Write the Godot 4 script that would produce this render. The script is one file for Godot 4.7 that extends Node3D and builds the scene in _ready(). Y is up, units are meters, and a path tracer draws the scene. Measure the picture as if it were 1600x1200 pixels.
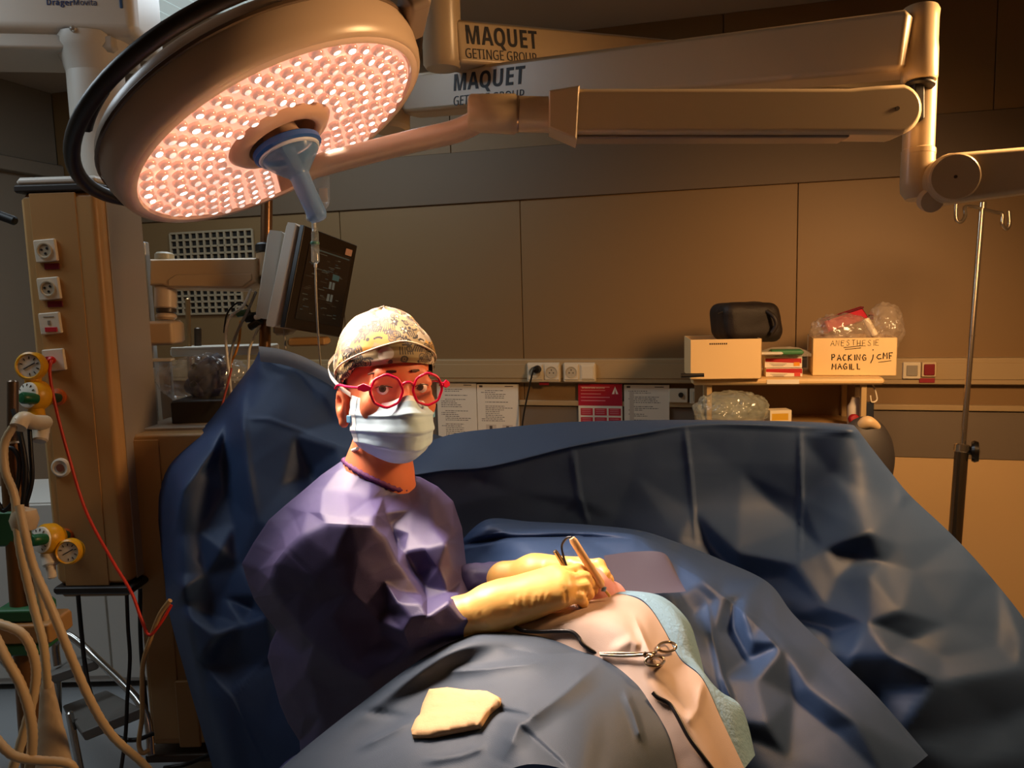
extends Node3D

const F := 1200.0
var cam: Camera3D
var WX: Transform3D          # frame of the back wall: x along it, y up, z into the room
var used := {}
var mats := {}


# ---------------------------------------------------------------- places
func P(px: float, py: float, d: float) -> Vector3:
	return cam.transform * Vector3((px - 800.0) / F * d, (600.0 - py) / F * d, -d)


func hit(px: float, py: float, o: Vector3, n: Vector3) -> Vector3:
	var e := cam.transform.origin
	var r := P(px, py, 1.0) - e
	return e + r * ((o - e).dot(n) / r.dot(n))


func W(px: float, py: float, off := 0.0) -> Vector3:
	return hit(px, py, WX.origin + WX.basis.z * off, WX.basis.z)


func wl(px: float, py: float, off := 0.0) -> Vector3:     # the same in the wall's own axes
	return WX.affine_inverse() * W(px, py, off)


func pts(a: Array) -> Array:      # flat list px, py, d ... to points
	var o := []
	for i in range(0, a.size(), 3):
		o.append(P(a[i], a[i + 1], a[i + 2]))
	return o


func smooth(p: Array, k := 6) -> Array:
	var o := []
	for i in p.size() - 1:
		var a = p[maxi(i - 1, 0)]
		var d = p[mini(i + 2, p.size() - 1)]
		for j in k:
			o.append(p[i].cubic_interpolate(p[i + 1], a, d, float(j) / k))
	o.append(p[-1])
	return o


# ---------------------------------------------------------------- geometry
class G:
	var v := PackedVector3Array()
	var n := PackedVector3Array()
	var uv := PackedVector2Array()
	var ix := PackedInt32Array()

	func add(p: Vector3, m: Vector3, t := Vector2.ZERO) -> int:
		v.append(p); n.append(m); uv.append(t)
		return v.size() - 1

	func tri(a: int, b: int, c: int) -> void:
		var f := (v[b] - v[a]).cross(v[c] - v[a])
		if f.dot(n[a] + n[b] + n[c]) > 0.0:
			ix.append(a); ix.append(c); ix.append(b)
		else:
			ix.append(a); ix.append(b); ix.append(c)

	func quad(a: int, b: int, c: int, d: int) -> void:
		tri(a, b, c); tri(a, c, d)

	func face(p: Array, m: Vector3, t: Array = []) -> void:
		var s := v.size()
		for i in p.size():
			add(p[i], m, t[i] if t else Vector2.ZERO)
		for i in range(1, p.size() - 1):
			tri(s, s + i, s + i + 1)

	func box(x: Transform3D, size: Vector3, bev := 0.004) -> G:
		var h := size / 2.0
		bev = minf(bev, minf(h.x, minf(h.y, h.z)) * 0.9)
		var at := {}
		var s := v.size()
		for c in 8:
			var sg := Vector3(1 if c & 1 else -1, 1 if c & 2 else -1, 1 if c & 4 else -1)
			for a in 3:
				var p := sg * (h - Vector3.ONE * bev)
				p[a] = sg[a] * h[a]
				var m := Vector3.ZERO
				m[a] = sg[a]
				var t := Vector2(p[(a + 1) % 3], p[(a + 2) % 3])
				at[c * 3 + a] = add(x * p, (x.basis * m).normalized(), t)
		for a in 3:
			var u := 1 << ((a + 1) % 3)
			var w := 1 << ((a + 2) % 3)
			for k in 2:
				var o := (1 << a) * k
				quad(at[o * 3 + a], at[(o | u) * 3 + a], at[(o | u | w) * 3 + a], at[(o | w) * 3 + a])
			var b := (a + 1) % 3
			var e := 1 << ((a + 2) % 3)
			for k in 4:
				var o := ((1 << a) if k & 1 else 0) | ((1 << b) if k & 2 else 0)
				quad(at[o * 3 + a], at[o * 3 + b], at[(o | e) * 3 + b], at[(o | e) * 3 + a])
		for c in 8:
			tri(at[c * 3], at[c * 3 + 1], at[c * 3 + 2])
		return self

	func tube(p: Array, r: Variant, sides := 10, caps := true, closed := false) -> G:
		var k := p.size()
		var up := Vector3.UP
		var rings := []
		var last := Vector3.ZERO
		for i in k:
			var t: Vector3
			if closed:
				t = (p[(i + 1) % k] - p[(i - 1 + k) % k]).normalized()
			else:
				t = (p[mini(i + 1, k - 1)] - p[maxi(i - 1, 0)]).normalized()
			if i == 0:
				up = t.cross(Vector3.UP if absf(t.y) < 0.9 else Vector3.RIGHT).normalized()
			else:
				up = (up - t * up.dot(t)).normalized()
			var w := t.cross(up)
			var rr: float = r[i] if r is Array else r
			var ring := []
			for j in sides + 1:
				var a := TAU * j / sides
				var m := up * cos(a) + w * sin(a)
				ring.append(add(p[i] + m * rr, m, Vector2(float(j) / sides, i)))
			rings.append(ring)
			last = t
		for i in (k if closed else k - 1):
			var a = rings[i]
			var b = rings[(i + 1) % k]
			for j in sides:
				quad(a[j], a[j + 1], b[j + 1], b[j])
		if caps and not closed:
			for e in [0, k - 1]:
				var m: Vector3 = (p[0] - p[1]).normalized() if e == 0 else (p[k - 1] - p[k - 2]).normalized()
				var f := []
				for j in sides:
					f.append(v[rings[e][j]])
				face(f, m)
		return self

	func lathe(x: Transform3D, q: Array, seg := 28, a0 := 0.0, a1 := TAU) -> G:
		var nm := []
		for i in q.size() - 1:
			var d: Vector2 = (q[i + 1] - q[i]).normalized()
			nm.append(Vector2(d.y, -d.x))
		for i in q.size() - 1:
			if q[i].distance_to(q[i + 1]) < 1e-6:
				continue
			var ma: Vector2 = nm[i]
			var mb: Vector2 = nm[i]
			if i > 0 and nm[i].dot(nm[i - 1]) > 0.75:
				ma = (nm[i] + nm[i - 1]).normalized()
			if i < q.size() - 2 and nm[i].dot(nm[i + 1]) > 0.75:
				mb = (nm[i] + nm[i + 1]).normalized()
			var s := v.size()
			for j in seg + 1:
				var a := lerpf(a0, a1, float(j) / seg)
				var c := cos(a)
				var e := sin(a)
				add(x * Vector3(q[i].x * c, q[i].y, q[i].x * e), (x.basis * Vector3(ma.x * c, ma.y, ma.x * e)).normalized(), Vector2(float(j) / seg, q[i].y))
				add(x * Vector3(q[i + 1].x * c, q[i + 1].y, q[i + 1].x * e), (x.basis * Vector3(mb.x * c, mb.y, mb.x * e)).normalized(), Vector2(float(j) / seg, q[i + 1].y))
			for j in seg:
				quad(s + 2 * j, s + 2 * j + 1, s + 2 * j + 3, s + 2 * j + 2)
		return self

	func prism(x: Transform3D, poly: Array, depth: float, bev := 0.003) -> G:
		var k := poly.size()
		var area := 0.0
		for i in k:
			area += poly[i].cross(poly[(i + 1) % k])
		var pl := poly.duplicate()
		if area < 0.0:
			pl.reverse()
		var nm := []
		for i in k:
			var d: Vector2 = (pl[(i + 1) % k] - pl[i]).normalized()
			nm.append(Vector2(d.y, -d.x))
		var inset := []
		for i in k:
			var b: Vector2 = nm[i] + nm[(i - 1 + k) % k]
			inset.append(pl[i] - b * (bev / maxf(0.5 * b.length_squared(), 0.3)))
		var packed := PackedVector2Array(inset)
		var t := Geometry2D.triangulate_polygon(packed)
		var h := depth / 2.0
		var fr := []
		for sg in [1.0, -1.0]:
			var s := v.size()
			fr.append(s)
			for i in k:
				add(x * Vector3(inset[i].x, inset[i].y, h * sg), (x.basis * Vector3(0, 0, sg)).normalized(), inset[i])
			for i in range(0, t.size(), 3):
				tri(s + t[i], s + t[i + 1], s + t[i + 2])
		for i in k:
			var j := (i + 1) % k
			var ma: Vector2 = nm[i]
			var mb: Vector2 = nm[i]
			if nm[i].dot(nm[(i - 1 + k) % k]) > 0.75:
				ma = (nm[i] + nm[(i - 1 + k) % k]).normalized()
			if nm[i].dot(nm[j]) > 0.75:
				mb = (nm[i] + nm[j]).normalized()
			var na := (x.basis * Vector3(ma.x, ma.y, 0)).normalized()
			var nb := (x.basis * Vector3(mb.x, mb.y, 0)).normalized()
			var a := add(x * Vector3(pl[i].x, pl[i].y, h - bev), na)
			var b := add(x * Vector3(pl[j].x, pl[j].y, h - bev), nb)
			var c := add(x * Vector3(pl[j].x, pl[j].y, bev - h), nb)
			var e := add(x * Vector3(pl[i].x, pl[i].y, bev - h), na)
			quad(a, b, c, e)
			quad(a, b, fr[0] + j, fr[0] + i)
			quad(e, c, fr[1] + j, fr[1] + i)
		return self

	# rows of points; faces towards «eye» count as the front
	func sheet(rows: Array, wrap := false, eye: Variant = null, uvs := Vector2.ONE) -> G:
		var s := v.size()
		var R := rows.size()
		var C: int = rows[0].size()
		for i in R:
			for j in C:
				add(rows[i][j], Vector3.ZERO, Vector2(float(j) / (C - 1), float(i) / (R - 1)) * uvs)
		var sign_ := 1.0
		var mid := PackedVector3Array()
		mid.resize(R * C)
		for i in R - 1:
			for j in (C if wrap else C - 1):
				var a := i * C + j
				var b := i * C + (j + 1) % C
				var c := a + C
				var d := b + C
				var f := (v[s + d] - v[s + a]).cross(v[s + c] - v[s + b])
				mid[a] += f; mid[b] += f; mid[c] += f; mid[d] += f
		if eye != null:
			var tot := 0.0
			for i in range(0, R * C, maxi(1, R * C / 200)):
				tot += signf(mid[i].dot(eye - v[s + i]))
			sign_ = 1.0 if tot >= 0 else -1.0
		for i in R * C:
			n[s + i] = (mid[i] * sign_).normalized() if mid[i].length_squared() > 0.0 else Vector3.UP
		for i in R - 1:
			for j in (C if wrap else C - 1):
				var b := (j + 1) % C
				quad(s + i * C + j, s + i * C + b, s + (i + 1) * C + b, s + (i + 1) * C + j)
		return self

	func renormal() -> void:
		for i in n.size():
			n[i] = Vector3.ZERO
		for i in range(0, ix.size(), 3):
			var a := ix[i]
			var b := ix[i + 1]
			var c := ix[i + 2]
			var f := (v[c] - v[a]).cross(v[b] - v[a])
			n[a] += f; n[b] += f; n[c] += f
		for i in n.size():
			n[i] = n[i].normalized()

	func mesh(inv: Transform3D) -> ArrayMesh:
		var a := []
		a.resize(Mesh.ARRAY_MAX)
		var p := PackedVector3Array()
		p.resize(v.size())
		for i in v.size():
			p[i] = inv * v[i]
		var q := PackedVector3Array()
		q.resize(n.size())
		for i in n.size():
			q[i] = inv.basis * n[i]
		a[Mesh.ARRAY_VERTEX] = p
		a[Mesh.ARRAY_NORMAL] = q
		a[Mesh.ARRAY_TEX_UV] = uv
		a[Mesh.ARRAY_INDEX] = ix
		var m := ArrayMesh.new()
		m.add_surface_from_arrays(Mesh.PRIMITIVE_TRIANGLES, a)
		return m


# ---------------------------------------------------------------- objects
func numbered(nm: String) -> String:
	var k: int = used.get(nm, 0)
	used[nm] = k + 1
	return nm if k == 0 else "%s_%03d" % [nm, k]


func tag(o: Node3D, label: String, category: String, group := "", kind := "") -> Node3D:
	o.set_meta("label", label)
	o.set_meta("category", category)
	if group:
		o.set_meta("group", group)
	if kind:
		o.set_meta("kind", kind)
	return o


func thing(nm: String, label: String, category: String, at: Vector3, group := "") -> Node3D:
	var o := Node3D.new()
	o.name = numbered(nm)
	add_child(o)
	o.position = at
	return tag(o, label, category, group)


func part(nm: String, g: G, m: Material, parent: Node3D, label := "") -> MeshInstance3D:
	var o := MeshInstance3D.new()
	o.name = nm
	parent.add_child(o, true)
	o.mesh = g.mesh(parent.global_transform.affine_inverse())
	o.material_override = m
	if label:
		o.set_meta("label", label)
	return o


func single(nm: String, g: G, m: Material, label: String, category: String, at: Vector3, group := "") -> MeshInstance3D:
	var o := MeshInstance3D.new()
	o.name = numbered(nm)
	add_child(o)
	o.position = at
	o.mesh = g.mesh(Transform3D(Basis(), -at))
	o.material_override = m
	tag(o, label, category, group)
	return o


func struct(nm: String, g: G, m: Material) -> MeshInstance3D:
	var o := MeshInstance3D.new()
	o.name = nm
	add_child(o)
	o.mesh = g.mesh(Transform3D())
	o.material_override = m
	o.set_meta("kind", "structure")
	return o


func lettering(nm: String, s: String, size: float, x: Transform3D, m: Material, parent: Node3D, bold := false, squeeze := 1.0) -> MeshInstance3D:
	var t := TextMesh.new()
	var f := SystemFont.new()
	f.font_names = PackedStringArray(["Droid Sans"])
	if bold:
		f.font_weight = 700
	t.font = f
	t.text = s
	t.font_size = 48
	t.pixel_size = size / 48.0
	t.depth = 0.0008
	t.curve_step = 2.0
	var o := MeshInstance3D.new()
	o.name = nm
	parent.add_child(o, true)
	o.mesh = t
	o.material_override = m
	o.transform = parent.global_transform.affine_inverse() * (x * Transform3D(Basis.from_scale(Vector3(squeeze, 1, 1)), Vector3.ZERO))
	return o


# ---------------------------------------------------------------- materials
func mat(c: String, rough := 0.6, metal := 0.0, tex := "", scale := 1.0, amount := 0.0) -> StandardMaterial3D:
	var key := "%s|%s|%s|%s|%s|%s" % [c, rough, metal, tex, scale, amount]
	if mats.has(key):
		return mats[key]
	var m := StandardMaterial3D.new()
	m.albedo_color = Color(c)
	m.roughness = rough
	m.metallic = metal
	if tex:
		m.uv1_triplanar = true
		m.uv1_scale = Vector3.ONE * scale
		m.heightmap_enabled = true
		m.heightmap_texture = noise(tex)
		m.heightmap_scale = amount
		m.cull_mode = BaseMaterial3D.CULL_DISABLED
	mats[key] = m
	return m


func noise(kind: String) -> Texture2D:
	if mats.has("noise" + kind):
		return mats["noise" + kind]
	var f := FastNoiseLite.new()
	f.seed = 7
	var t := NoiseTexture2D.new()
	t.width = 256
	t.height = 256
	t.seamless = true
	if kind == "weave":
		f.noise_type = FastNoiseLite.TYPE_SIMPLEX
		f.frequency = 0.12
	elif kind == "cells":
		f.noise_type = FastNoiseLite.TYPE_CELLULAR
		f.cellular_return_type = FastNoiseLite.RETURN_DISTANCE2_SUB
		f.frequency = 0.03
	else:
		f.noise_type = FastNoiseLite.TYPE_PERLIN
		f.frequency = 0.02
		f.fractal_octaves = 4
	t.noise = f
	mats["noise" + kind] = t
	return t


func glow(c: String, e: float) -> StandardMaterial3D:
	var m := mat(c, 0.3).duplicate() as StandardMaterial3D
	m.emission_enabled = true
	m.emission = Color(c)
	m.emission_energy_multiplier = e
	return m


func clear(c: String, alpha: float, rough := 0.08) -> StandardMaterial3D:
	var m := StandardMaterial3D.new()
	m.albedo_color = Color(Color(c), alpha)
	m.transparency = BaseMaterial3D.TRANSPARENCY_ALPHA
	m.roughness = rough
	m.cull_mode = BaseMaterial3D.CULL_DISABLED
	return m


# ---------------------------------------------------------------- cloth
func net_at(c: Array, u: float, w: float) -> Vector3:
	var R := c.size()
	var C: int = c[0].size()
	var fi := clampf(w * (R - 1), 0.0, R - 1.0001)
	var fj := clampf(u * (C - 1), 0.0, C - 1.0001)
	var i := int(fi)
	var j := int(fj)
	var col := []
	for k in 4:
		var r: Array = c[clampi(i - 1 + k, 0, R - 1)]
		col.append(r[j].cubic_interpolate(r[mini(j + 1, C - 1)], r[maxi(j - 1, 0)], r[mini(j + 2, C - 1)], fj - j))
	return col[1].cubic_interpolate(col[2], col[0], col[3], fi - i)


func stroke_at(s: Array, x: float, y: float) -> float:
	# s: amount, width on one side, width on the other, [x, y, ...], box
	var b: Rect2 = s[4]
	if x < b.position.x or y < b.position.y or x > b.end.x or y > b.end.y:
		return 0.0
	var q: Array = s[3]
	var best := 1e9
	var side := 1.0
	var along := 0.0
	var p := Vector2(x, y)
	var k := q.size() - 1
	for i in k:
		var a: Vector2 = q[i]
		var d: Vector2 = q[i + 1] - a
		var t := clampf((p - a).dot(d) / d.length_squared(), 0.0, 1.0)
		var e := p - a - d * t
		var l := e.length()
		if l < best:
			best = l
			side = d.cross(e)
			along = (i + t) / k
	var w: float = s[1] if side < 0.0 else s[2]
	if best >= w:
		return 0.0
	var f := 1.0 - best / w
	return s[0] * pow(f, 1.6) * minf(1.0, 5.0 * minf(along, 1.0 - along) + 0.12)


func strokes(a: Array) -> Array:
	var o := []
	for s in a:
		var q := []
		var m: float = maxf(s[1], s[2])
		var b := Rect2(s[3], s[4], 0, 0)
		for i in range(3, s.size(), 2):
			q.append(Vector2(s[i], s[i + 1]))
			b = b.expand(q[-1])
		o.append([s[0], s[1], s[2], q, b.grow(m)])
	return o


var crumple: FastNoiseLite


# facets between scattered points: px, py, value; outside the hull NAN
class Facets:
	const STEP := 4.0
	const NX := 450
	const NY := 350
	const OX := -80.0
	const OY := -60.0
	var a := PackedFloat32Array()

	func _init(p: Array, soften := 1) -> void:
		a.resize(NX * NY)
		a.fill(NAN)
		var q := PackedVector2Array()
		for i in range(0, p.size(), 3):
			q.append(Vector2(p[i], p[i + 1]))
		var t := Geometry2D.triangulate_delaunay(q)
		for k in range(0, t.size(), 3):
			var A := q[t[k]]
			var B := q[t[k + 1]]
			var C := q[t[k + 2]]
			var den := (B - A).cross(C - A)
			if absf(den) < 1e-6:
				continue
			var lo := A.min(B).min(C)
			var hi := A.max(B).max(C)
			for y in range(maxi(0, int((lo.y - OY) / STEP)), mini(NY - 1, int((hi.y - OY) / STEP) + 1) + 1):
				for x in range(maxi(0, int((lo.x - OX) / STEP)), mini(NX - 1, int((hi.x - OX) / STEP) + 1) + 1):
					var w := Vector2(OX + x * STEP, OY + y * STEP)
					var u := (w - A).cross(C - A) / den
					var v := (B - A).cross(w - A) / den
					if u >= -0.001 and v >= -0.001 and u + v <= 1.001:
						a[y * NX + x] = p[t[k] * 3 + 2] * (1.0 - u - v) + p[t[k + 1] * 3 + 2] * u + p[t[k + 2] * 3 + 2] * v
		for pass_ in soften:
			var b := a.duplicate()
			for y in range(1, NY - 1):
				for x in range(1, NX - 1):
					var i := y * NX + x
					if is_nan(a[i]):
						continue
					var s := 0.0
					var n := 0.0
					for o in [-1, 1, -NX, NX]:
						if not is_nan(a[i + o]):
							s += a[i + o]
							n += 1.0
					b[i] = a[i] * 0.4 + (s / n if n > 0.0 else a[i]) * 0.6
			a = b

	func at(x: float, y: float) -> float:
		var fx := (x - OX) / STEP
		var fy := (y - OY) / STEP
		if fx < 0.0 or fy < 0.0 or fx >= NX - 1 or fy >= NY - 1:
			return NAN
		var i := int(fx)
		var j := int(fy)
		var u := fx - i
		var v := fy - j
		var k := j * NX + i
		return lerpf(lerpf(a[k], a[k + 1], u), lerpf(a[k + NX], a[k + NX + 1], u), v)


func cloth(g: G, net: Array, st: Array, nu: int, nv: int, amp := 0.004, freq := 9.0, fac: Variant = null) -> G:
	var c := []
	for r in net:
		var row := []
		for i in range(0, r.size(), 3):
			row.append(Vector3(r[i], r[i + 1], r[i + 2]))
		c.append(row)
	var ss := strokes(st)
	var rows := []
	for i in nv + 1:
		var row := PackedVector3Array()
		for j in nu + 1:
			var q := net_at(c, float(j) / nu, float(i) / nv)
			var d := q.z
			for s in ss:
				d -= stroke_at(s, q.x, q.y)
			var p := P(q.x, q.y, q.z)
			if fac != null:
				var e: float = fac.at(q.x, q.y)
				if not is_nan(e):
					d -= e
			d -= amp * crumple.get_noise_3dv(p * freq)
			row.append(P(q.x, q.y, d))
		rows.append(row)
	return g.sheet(rows, false, cam.transform.origin, Vector2(4, 4))


# ---------------------------------------------------------------- bodies
func sc(p: Vector3, a: Vector3, b: Vector3, ra: float, rb: float) -> float:
	var ba := b - a
	var h := clampf((p - a).dot(ba) / ba.length_squared(), 0.0, 1.0)
	return (p - a - ba * h).length() - lerpf(ra, rb, h)


func smin(a: float, b: float, k: float) -> float:
	var h := maxf(k - absf(a - b), 0.0) / k
	return minf(a, b) - h * h * k * 0.25


func ell(p: Vector3, r: Vector3) -> float:
	var q := p / r
	var l := q.length()
	return l * (l - 1.0) / maxf((q / r).length(), 1e-6)


func bones(b: Array) -> Callable:     # [a, b, ra, rb, k]
	return func(p: Vector3) -> float:
		var d := 1e3
		for e in b:
			d = smin(d, sc(p, e[0], e[1], e[2], e[3]), e[4])
		return d


func nets(g: G, f: Callable, lo: Vector3, hi: Vector3, c: float) -> G:
	const B := 4
	var nb := Vector3i(((hi - lo) / (c * B)).ceil())
	var nx := nb.x * B + 1
	var ny := nb.y * B + 1
	var nz := nb.z * B + 1
	var val := PackedFloat32Array()
	val.resize(nx * ny * nz)
	val.fill(1e3)
	var live := []
	for bz in nb.z:
		for by in nb.y:
			for bx in nb.x:
				var d: float = f.call(lo + (Vector3(bx, by, bz) + Vector3.ONE * 0.5) * (c * B))
				if absf(d) < c * B * 1.25:
					live.append(Vector3i(bx, by, bz))
				elif d < 0.0:
					for z in B:
						for y in B:
							for x in B:
								var id := (bx * B + x) + nx * ((by * B + y) + ny * (bz * B + z))
								if val[id] == 1e3:
									val[id] = -1e3
	for b in live:
		for z in B + 1:
			for y in B + 1:
				for x in B + 1:
					var id: int = (b.x * B + x) + nx * ((b.y * B + y) + ny * (b.z * B + z))
					if absf(val[id]) == 1e3:
						val[id] = f.call(lo + Vector3(b.x * B + x, b.y * B + y, b.z * B + z) * c)
	var at := PackedInt32Array()
	at.resize(nx * ny * nz)
	at.fill(-1)
	var off := [0, 1, nx, nx + 1, nx * ny, nx * ny + 1, nx * ny + nx, nx * ny + nx + 1]
	var edges := [[0, 1], [2, 3], [4, 5], [6, 7], [0, 2], [1, 3], [4, 6], [5, 7], [0, 4], [1, 5], [2, 6], [3, 7]]
	var cells := []
	var s := g.v.size()
	for b in live:
		for z in B:
			for y in B:
				for x in B:
					var cx: int = b.x * B + x
					var cy: int = b.y * B + y
					var cz: int = b.z * B + z
					var id := cx + nx * (cy + ny * cz)
					var mask := 0
					for k in 8:
						if val[id + off[k]] < 0.0:
							mask |= 1 << k
					if mask == 0 or mask == 255:
						continue
					var sum := Vector3.ZERO
					var cnt := 0
					for e in edges:
						var i0: int = e[0]
						var i1: int = e[1]
						if ((mask >> i0) & 1) != ((mask >> i1) & 1):
							var v0 := clampf(val[id + off[i0]], -c, c)
							var v1 := clampf(val[id + off[i1]], -c, c)
							var t := v0 / (v0 - v1)
							var p0 := Vector3(i0 & 1, (i0 >> 1) & 1, i0 >> 2)
							var p1 := Vector3(i1 & 1, (i1 >> 1) & 1, i1 >> 2)
							sum += p0.lerp(p1, t)
							cnt += 1
					at[id] = g.add(lo + (Vector3(cx, cy, cz) + sum / cnt) * c, Vector3.ZERO)
					cells.append(Vector3i(cx, cy, cz))
	var st := [1, nx, nx * ny]
	for q in cells:
		var id: int = q.x + nx * (q.y + ny * q.z)
		for a in 3:
			var u: int = st[(a + 1) % 3]
			var w: int = st[(a + 2) % 3]
			if q[(a + 1) % 3] == 0 or q[(a + 2) % 3] == 0:
				continue
			var in0 := val[id] < 0.0
			var in1 := val[id + st[a]] < 0.0
			if in0 == in1:
				continue
			var i0 := at[id]
			var i1 := at[id - u]
			var i2 := at[id - u - w]
			var i3 := at[id - w]
			if i0 < 0 or i1 < 0 or i2 < 0 or i3 < 0:
				continue
			if in0:
				g.ix.append_array(PackedInt32Array([i0, i2, i1, i0, i3, i2]))
			else:
				g.ix.append_array(PackedInt32Array([i0, i1, i2, i0, i2, i3]))
	g.renormal()
	return g


# ================================================================ the scene
func _ready() -> void:
	cam = Camera3D.new()
	cam.name = "camera"
	add_child(cam)
	cam.transform = Transform3D(Basis(Vector3.RIGHT, deg_to_rad(-6.5)) * Basis(Vector3.BACK, deg_to_rad(-1.5)), Vector3(0, 1.5, 0))
	cam.fov = 53.13
	cam.near = 0.05
	cam.current = true
	var we := WorldEnvironment.new()
	we.name = "world_environment"
	var e := Environment.new()
	e.background_mode = Environment.BG_COLOR
	e.background_color = Color.BLACK
	e.tonemap_mode = Environment.TONE_MAPPER_LINEAR
	e.tonemap_exposure = 1.0
	e.sdfgi_enabled = true
	e.ssao_enabled = true
	e.ssil_enabled = true
	we.environment = e
	add_child(we)
	crumple = FastNoiseLite.new()
	crumple.seed = 3
	crumple.noise_type = FastNoiseLite.TYPE_CELLULAR
	crumple.cellular_return_type = FastNoiseLite.RETURN_DISTANCE
	crumple.frequency = 1.0
	var along := Vector3(0.9635, 0, 0.268).normalized()
	var p0 := P(800, 580, 3.85)
	WX = Transform3D(Basis(along, Vector3.UP, along.cross(Vector3.UP)), Vector3(p0.x, 0, p0.z))
	lights()
	room()
	wall_things()
	big_lamp()
	lamp_arms()
	pendant()
	machine()
	monitor_things()
	left_things()
	cart()
	drip_stand()
	drapes()
	surgeon()
	field_things()


func lamp_light(nm: String, at: Vector3, to: Vector3, c: Color, energy: float, angle: float, soft: float, size: float) -> void:
	var l := SpotLight3D.new()
	l.name = nm
	add_child(l)
	l.look_at_from_position(at, to, Vector3(0.3, 0.2, 1).normalized())
	l.light_color = c
	l.light_energy = energy
	l.spot_angle = angle
	l.spot_angle_attenuation = soft
	l.spot_range = 12.0
	l.spot_attenuation = 2.0
	l.light_size = size
	l.shadow_enabled = true


const LAMP_N := Vector3(0.504, -0.863, -0.033)      # the way the big lamp faces, in the camera's axes
var lamp_c: Vector3
var lamp_n: Vector3


func lin(r: float, g: float, b: float) -> Color:
	return Color(r, g, b).linear_to_srgb()


const LAMP_S := 1.03
var lamp_d := 1.42


func lights() -> void:
	lamp_c = P(439, 214, lamp_d)
	lamp_n = (cam.transform.basis * LAMP_N).normalized()
	var u := lamp_n.cross(Vector3.UP).normalized()
	var w := lamp_n.cross(u)
	var aim := P(850, 950, 1.22)
	for k in 12:
		var a := TAU * (k + 0.5) / 8.0 if k < 8 else TAU * (k + 0.25) / 4.0
		var o := lamp_c + (u * cos(a) + w * sin(a)) * (0.215 if k < 8 else 0.125) + lamp_n * 0.03
		lamp_light("lamp_spot_%d" % k, o, aim + (o - lamp_c) * 0.25, lin(1.0, 0.78, 0.62), 0.46, 29.0, 1.0, 0.06)
	# the second operating lamp, out of the frame on the right
	lamp2_c = P(2060, -60, 1.42)
	lamp2_n = (P(850, 1040, 1.1) - lamp2_c).normalized()
	lamp_light("second_lamp_spot", lamp2_c + lamp2_n * 0.06, lamp2_c + lamp2_n * 2.0, lin(1.0, 0.56, 0.24), 4.2, 74.0, 1.0, 0.2)
	lamp_light("second_lamp_spot_wide", lamp2_c + lamp2_n * 0.06, P(1420, 720, 3.0), lin(1.0, 0.56, 0.24), 5.0, 58.0, 1.0, 0.2)
	# cool ceiling panels over the left of the room: one at the top of the frame, one nearer
	var cp := ceil_at(215, 38)
	panel_at = [WX.affine_inverse() * cp, WX.affine_inverse() * (cp + WX.basis * Vector3(-0.8, 0, 1.5))]
	for k in 2:
		var l := AreaLight3D.new()
		l.name = "ceiling_panel_light_%d" % k
		add_child(l)
		var c: Vector3 = WX * (panel_at[k] + Vector3(0.6, -0.03, 0.3))
		l.look_at_from_position(c, c + Vector3.DOWN, WX.basis.z)
		l.area_size = Vector2(1.2, 0.6)
		l.light_color = lin(0.78, 0.9, 1.0)
		l.light_energy = [1.4, 1.5][k]
		l.area_range = 10.0
		l.area_attenuation = 2.0
		l.shadow_enabled = true


var panel_at := []


var lamp2_c: Vector3
var lamp2_n: Vector3
const CEIL := 2.72


func ceil_at(px: float, py: float) -> Vector3:
	return hit(px, py, Vector3(0, CEIL, 0), Vector3.UP)


func wbox(g: G, x0: float, x1: float, y0: float, y1: float, z0: float, z1: float, bev := 0.003) -> G:     # in the wall's axes
	return g.box(WX * Transform3D(Basis(), Vector3((x0 + x1) / 2, (y0 + y1) / 2, (z0 + z1) / 2)), Vector3(x1 - x0, y1 - y0, z1 - z0).abs(), bev)


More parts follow.
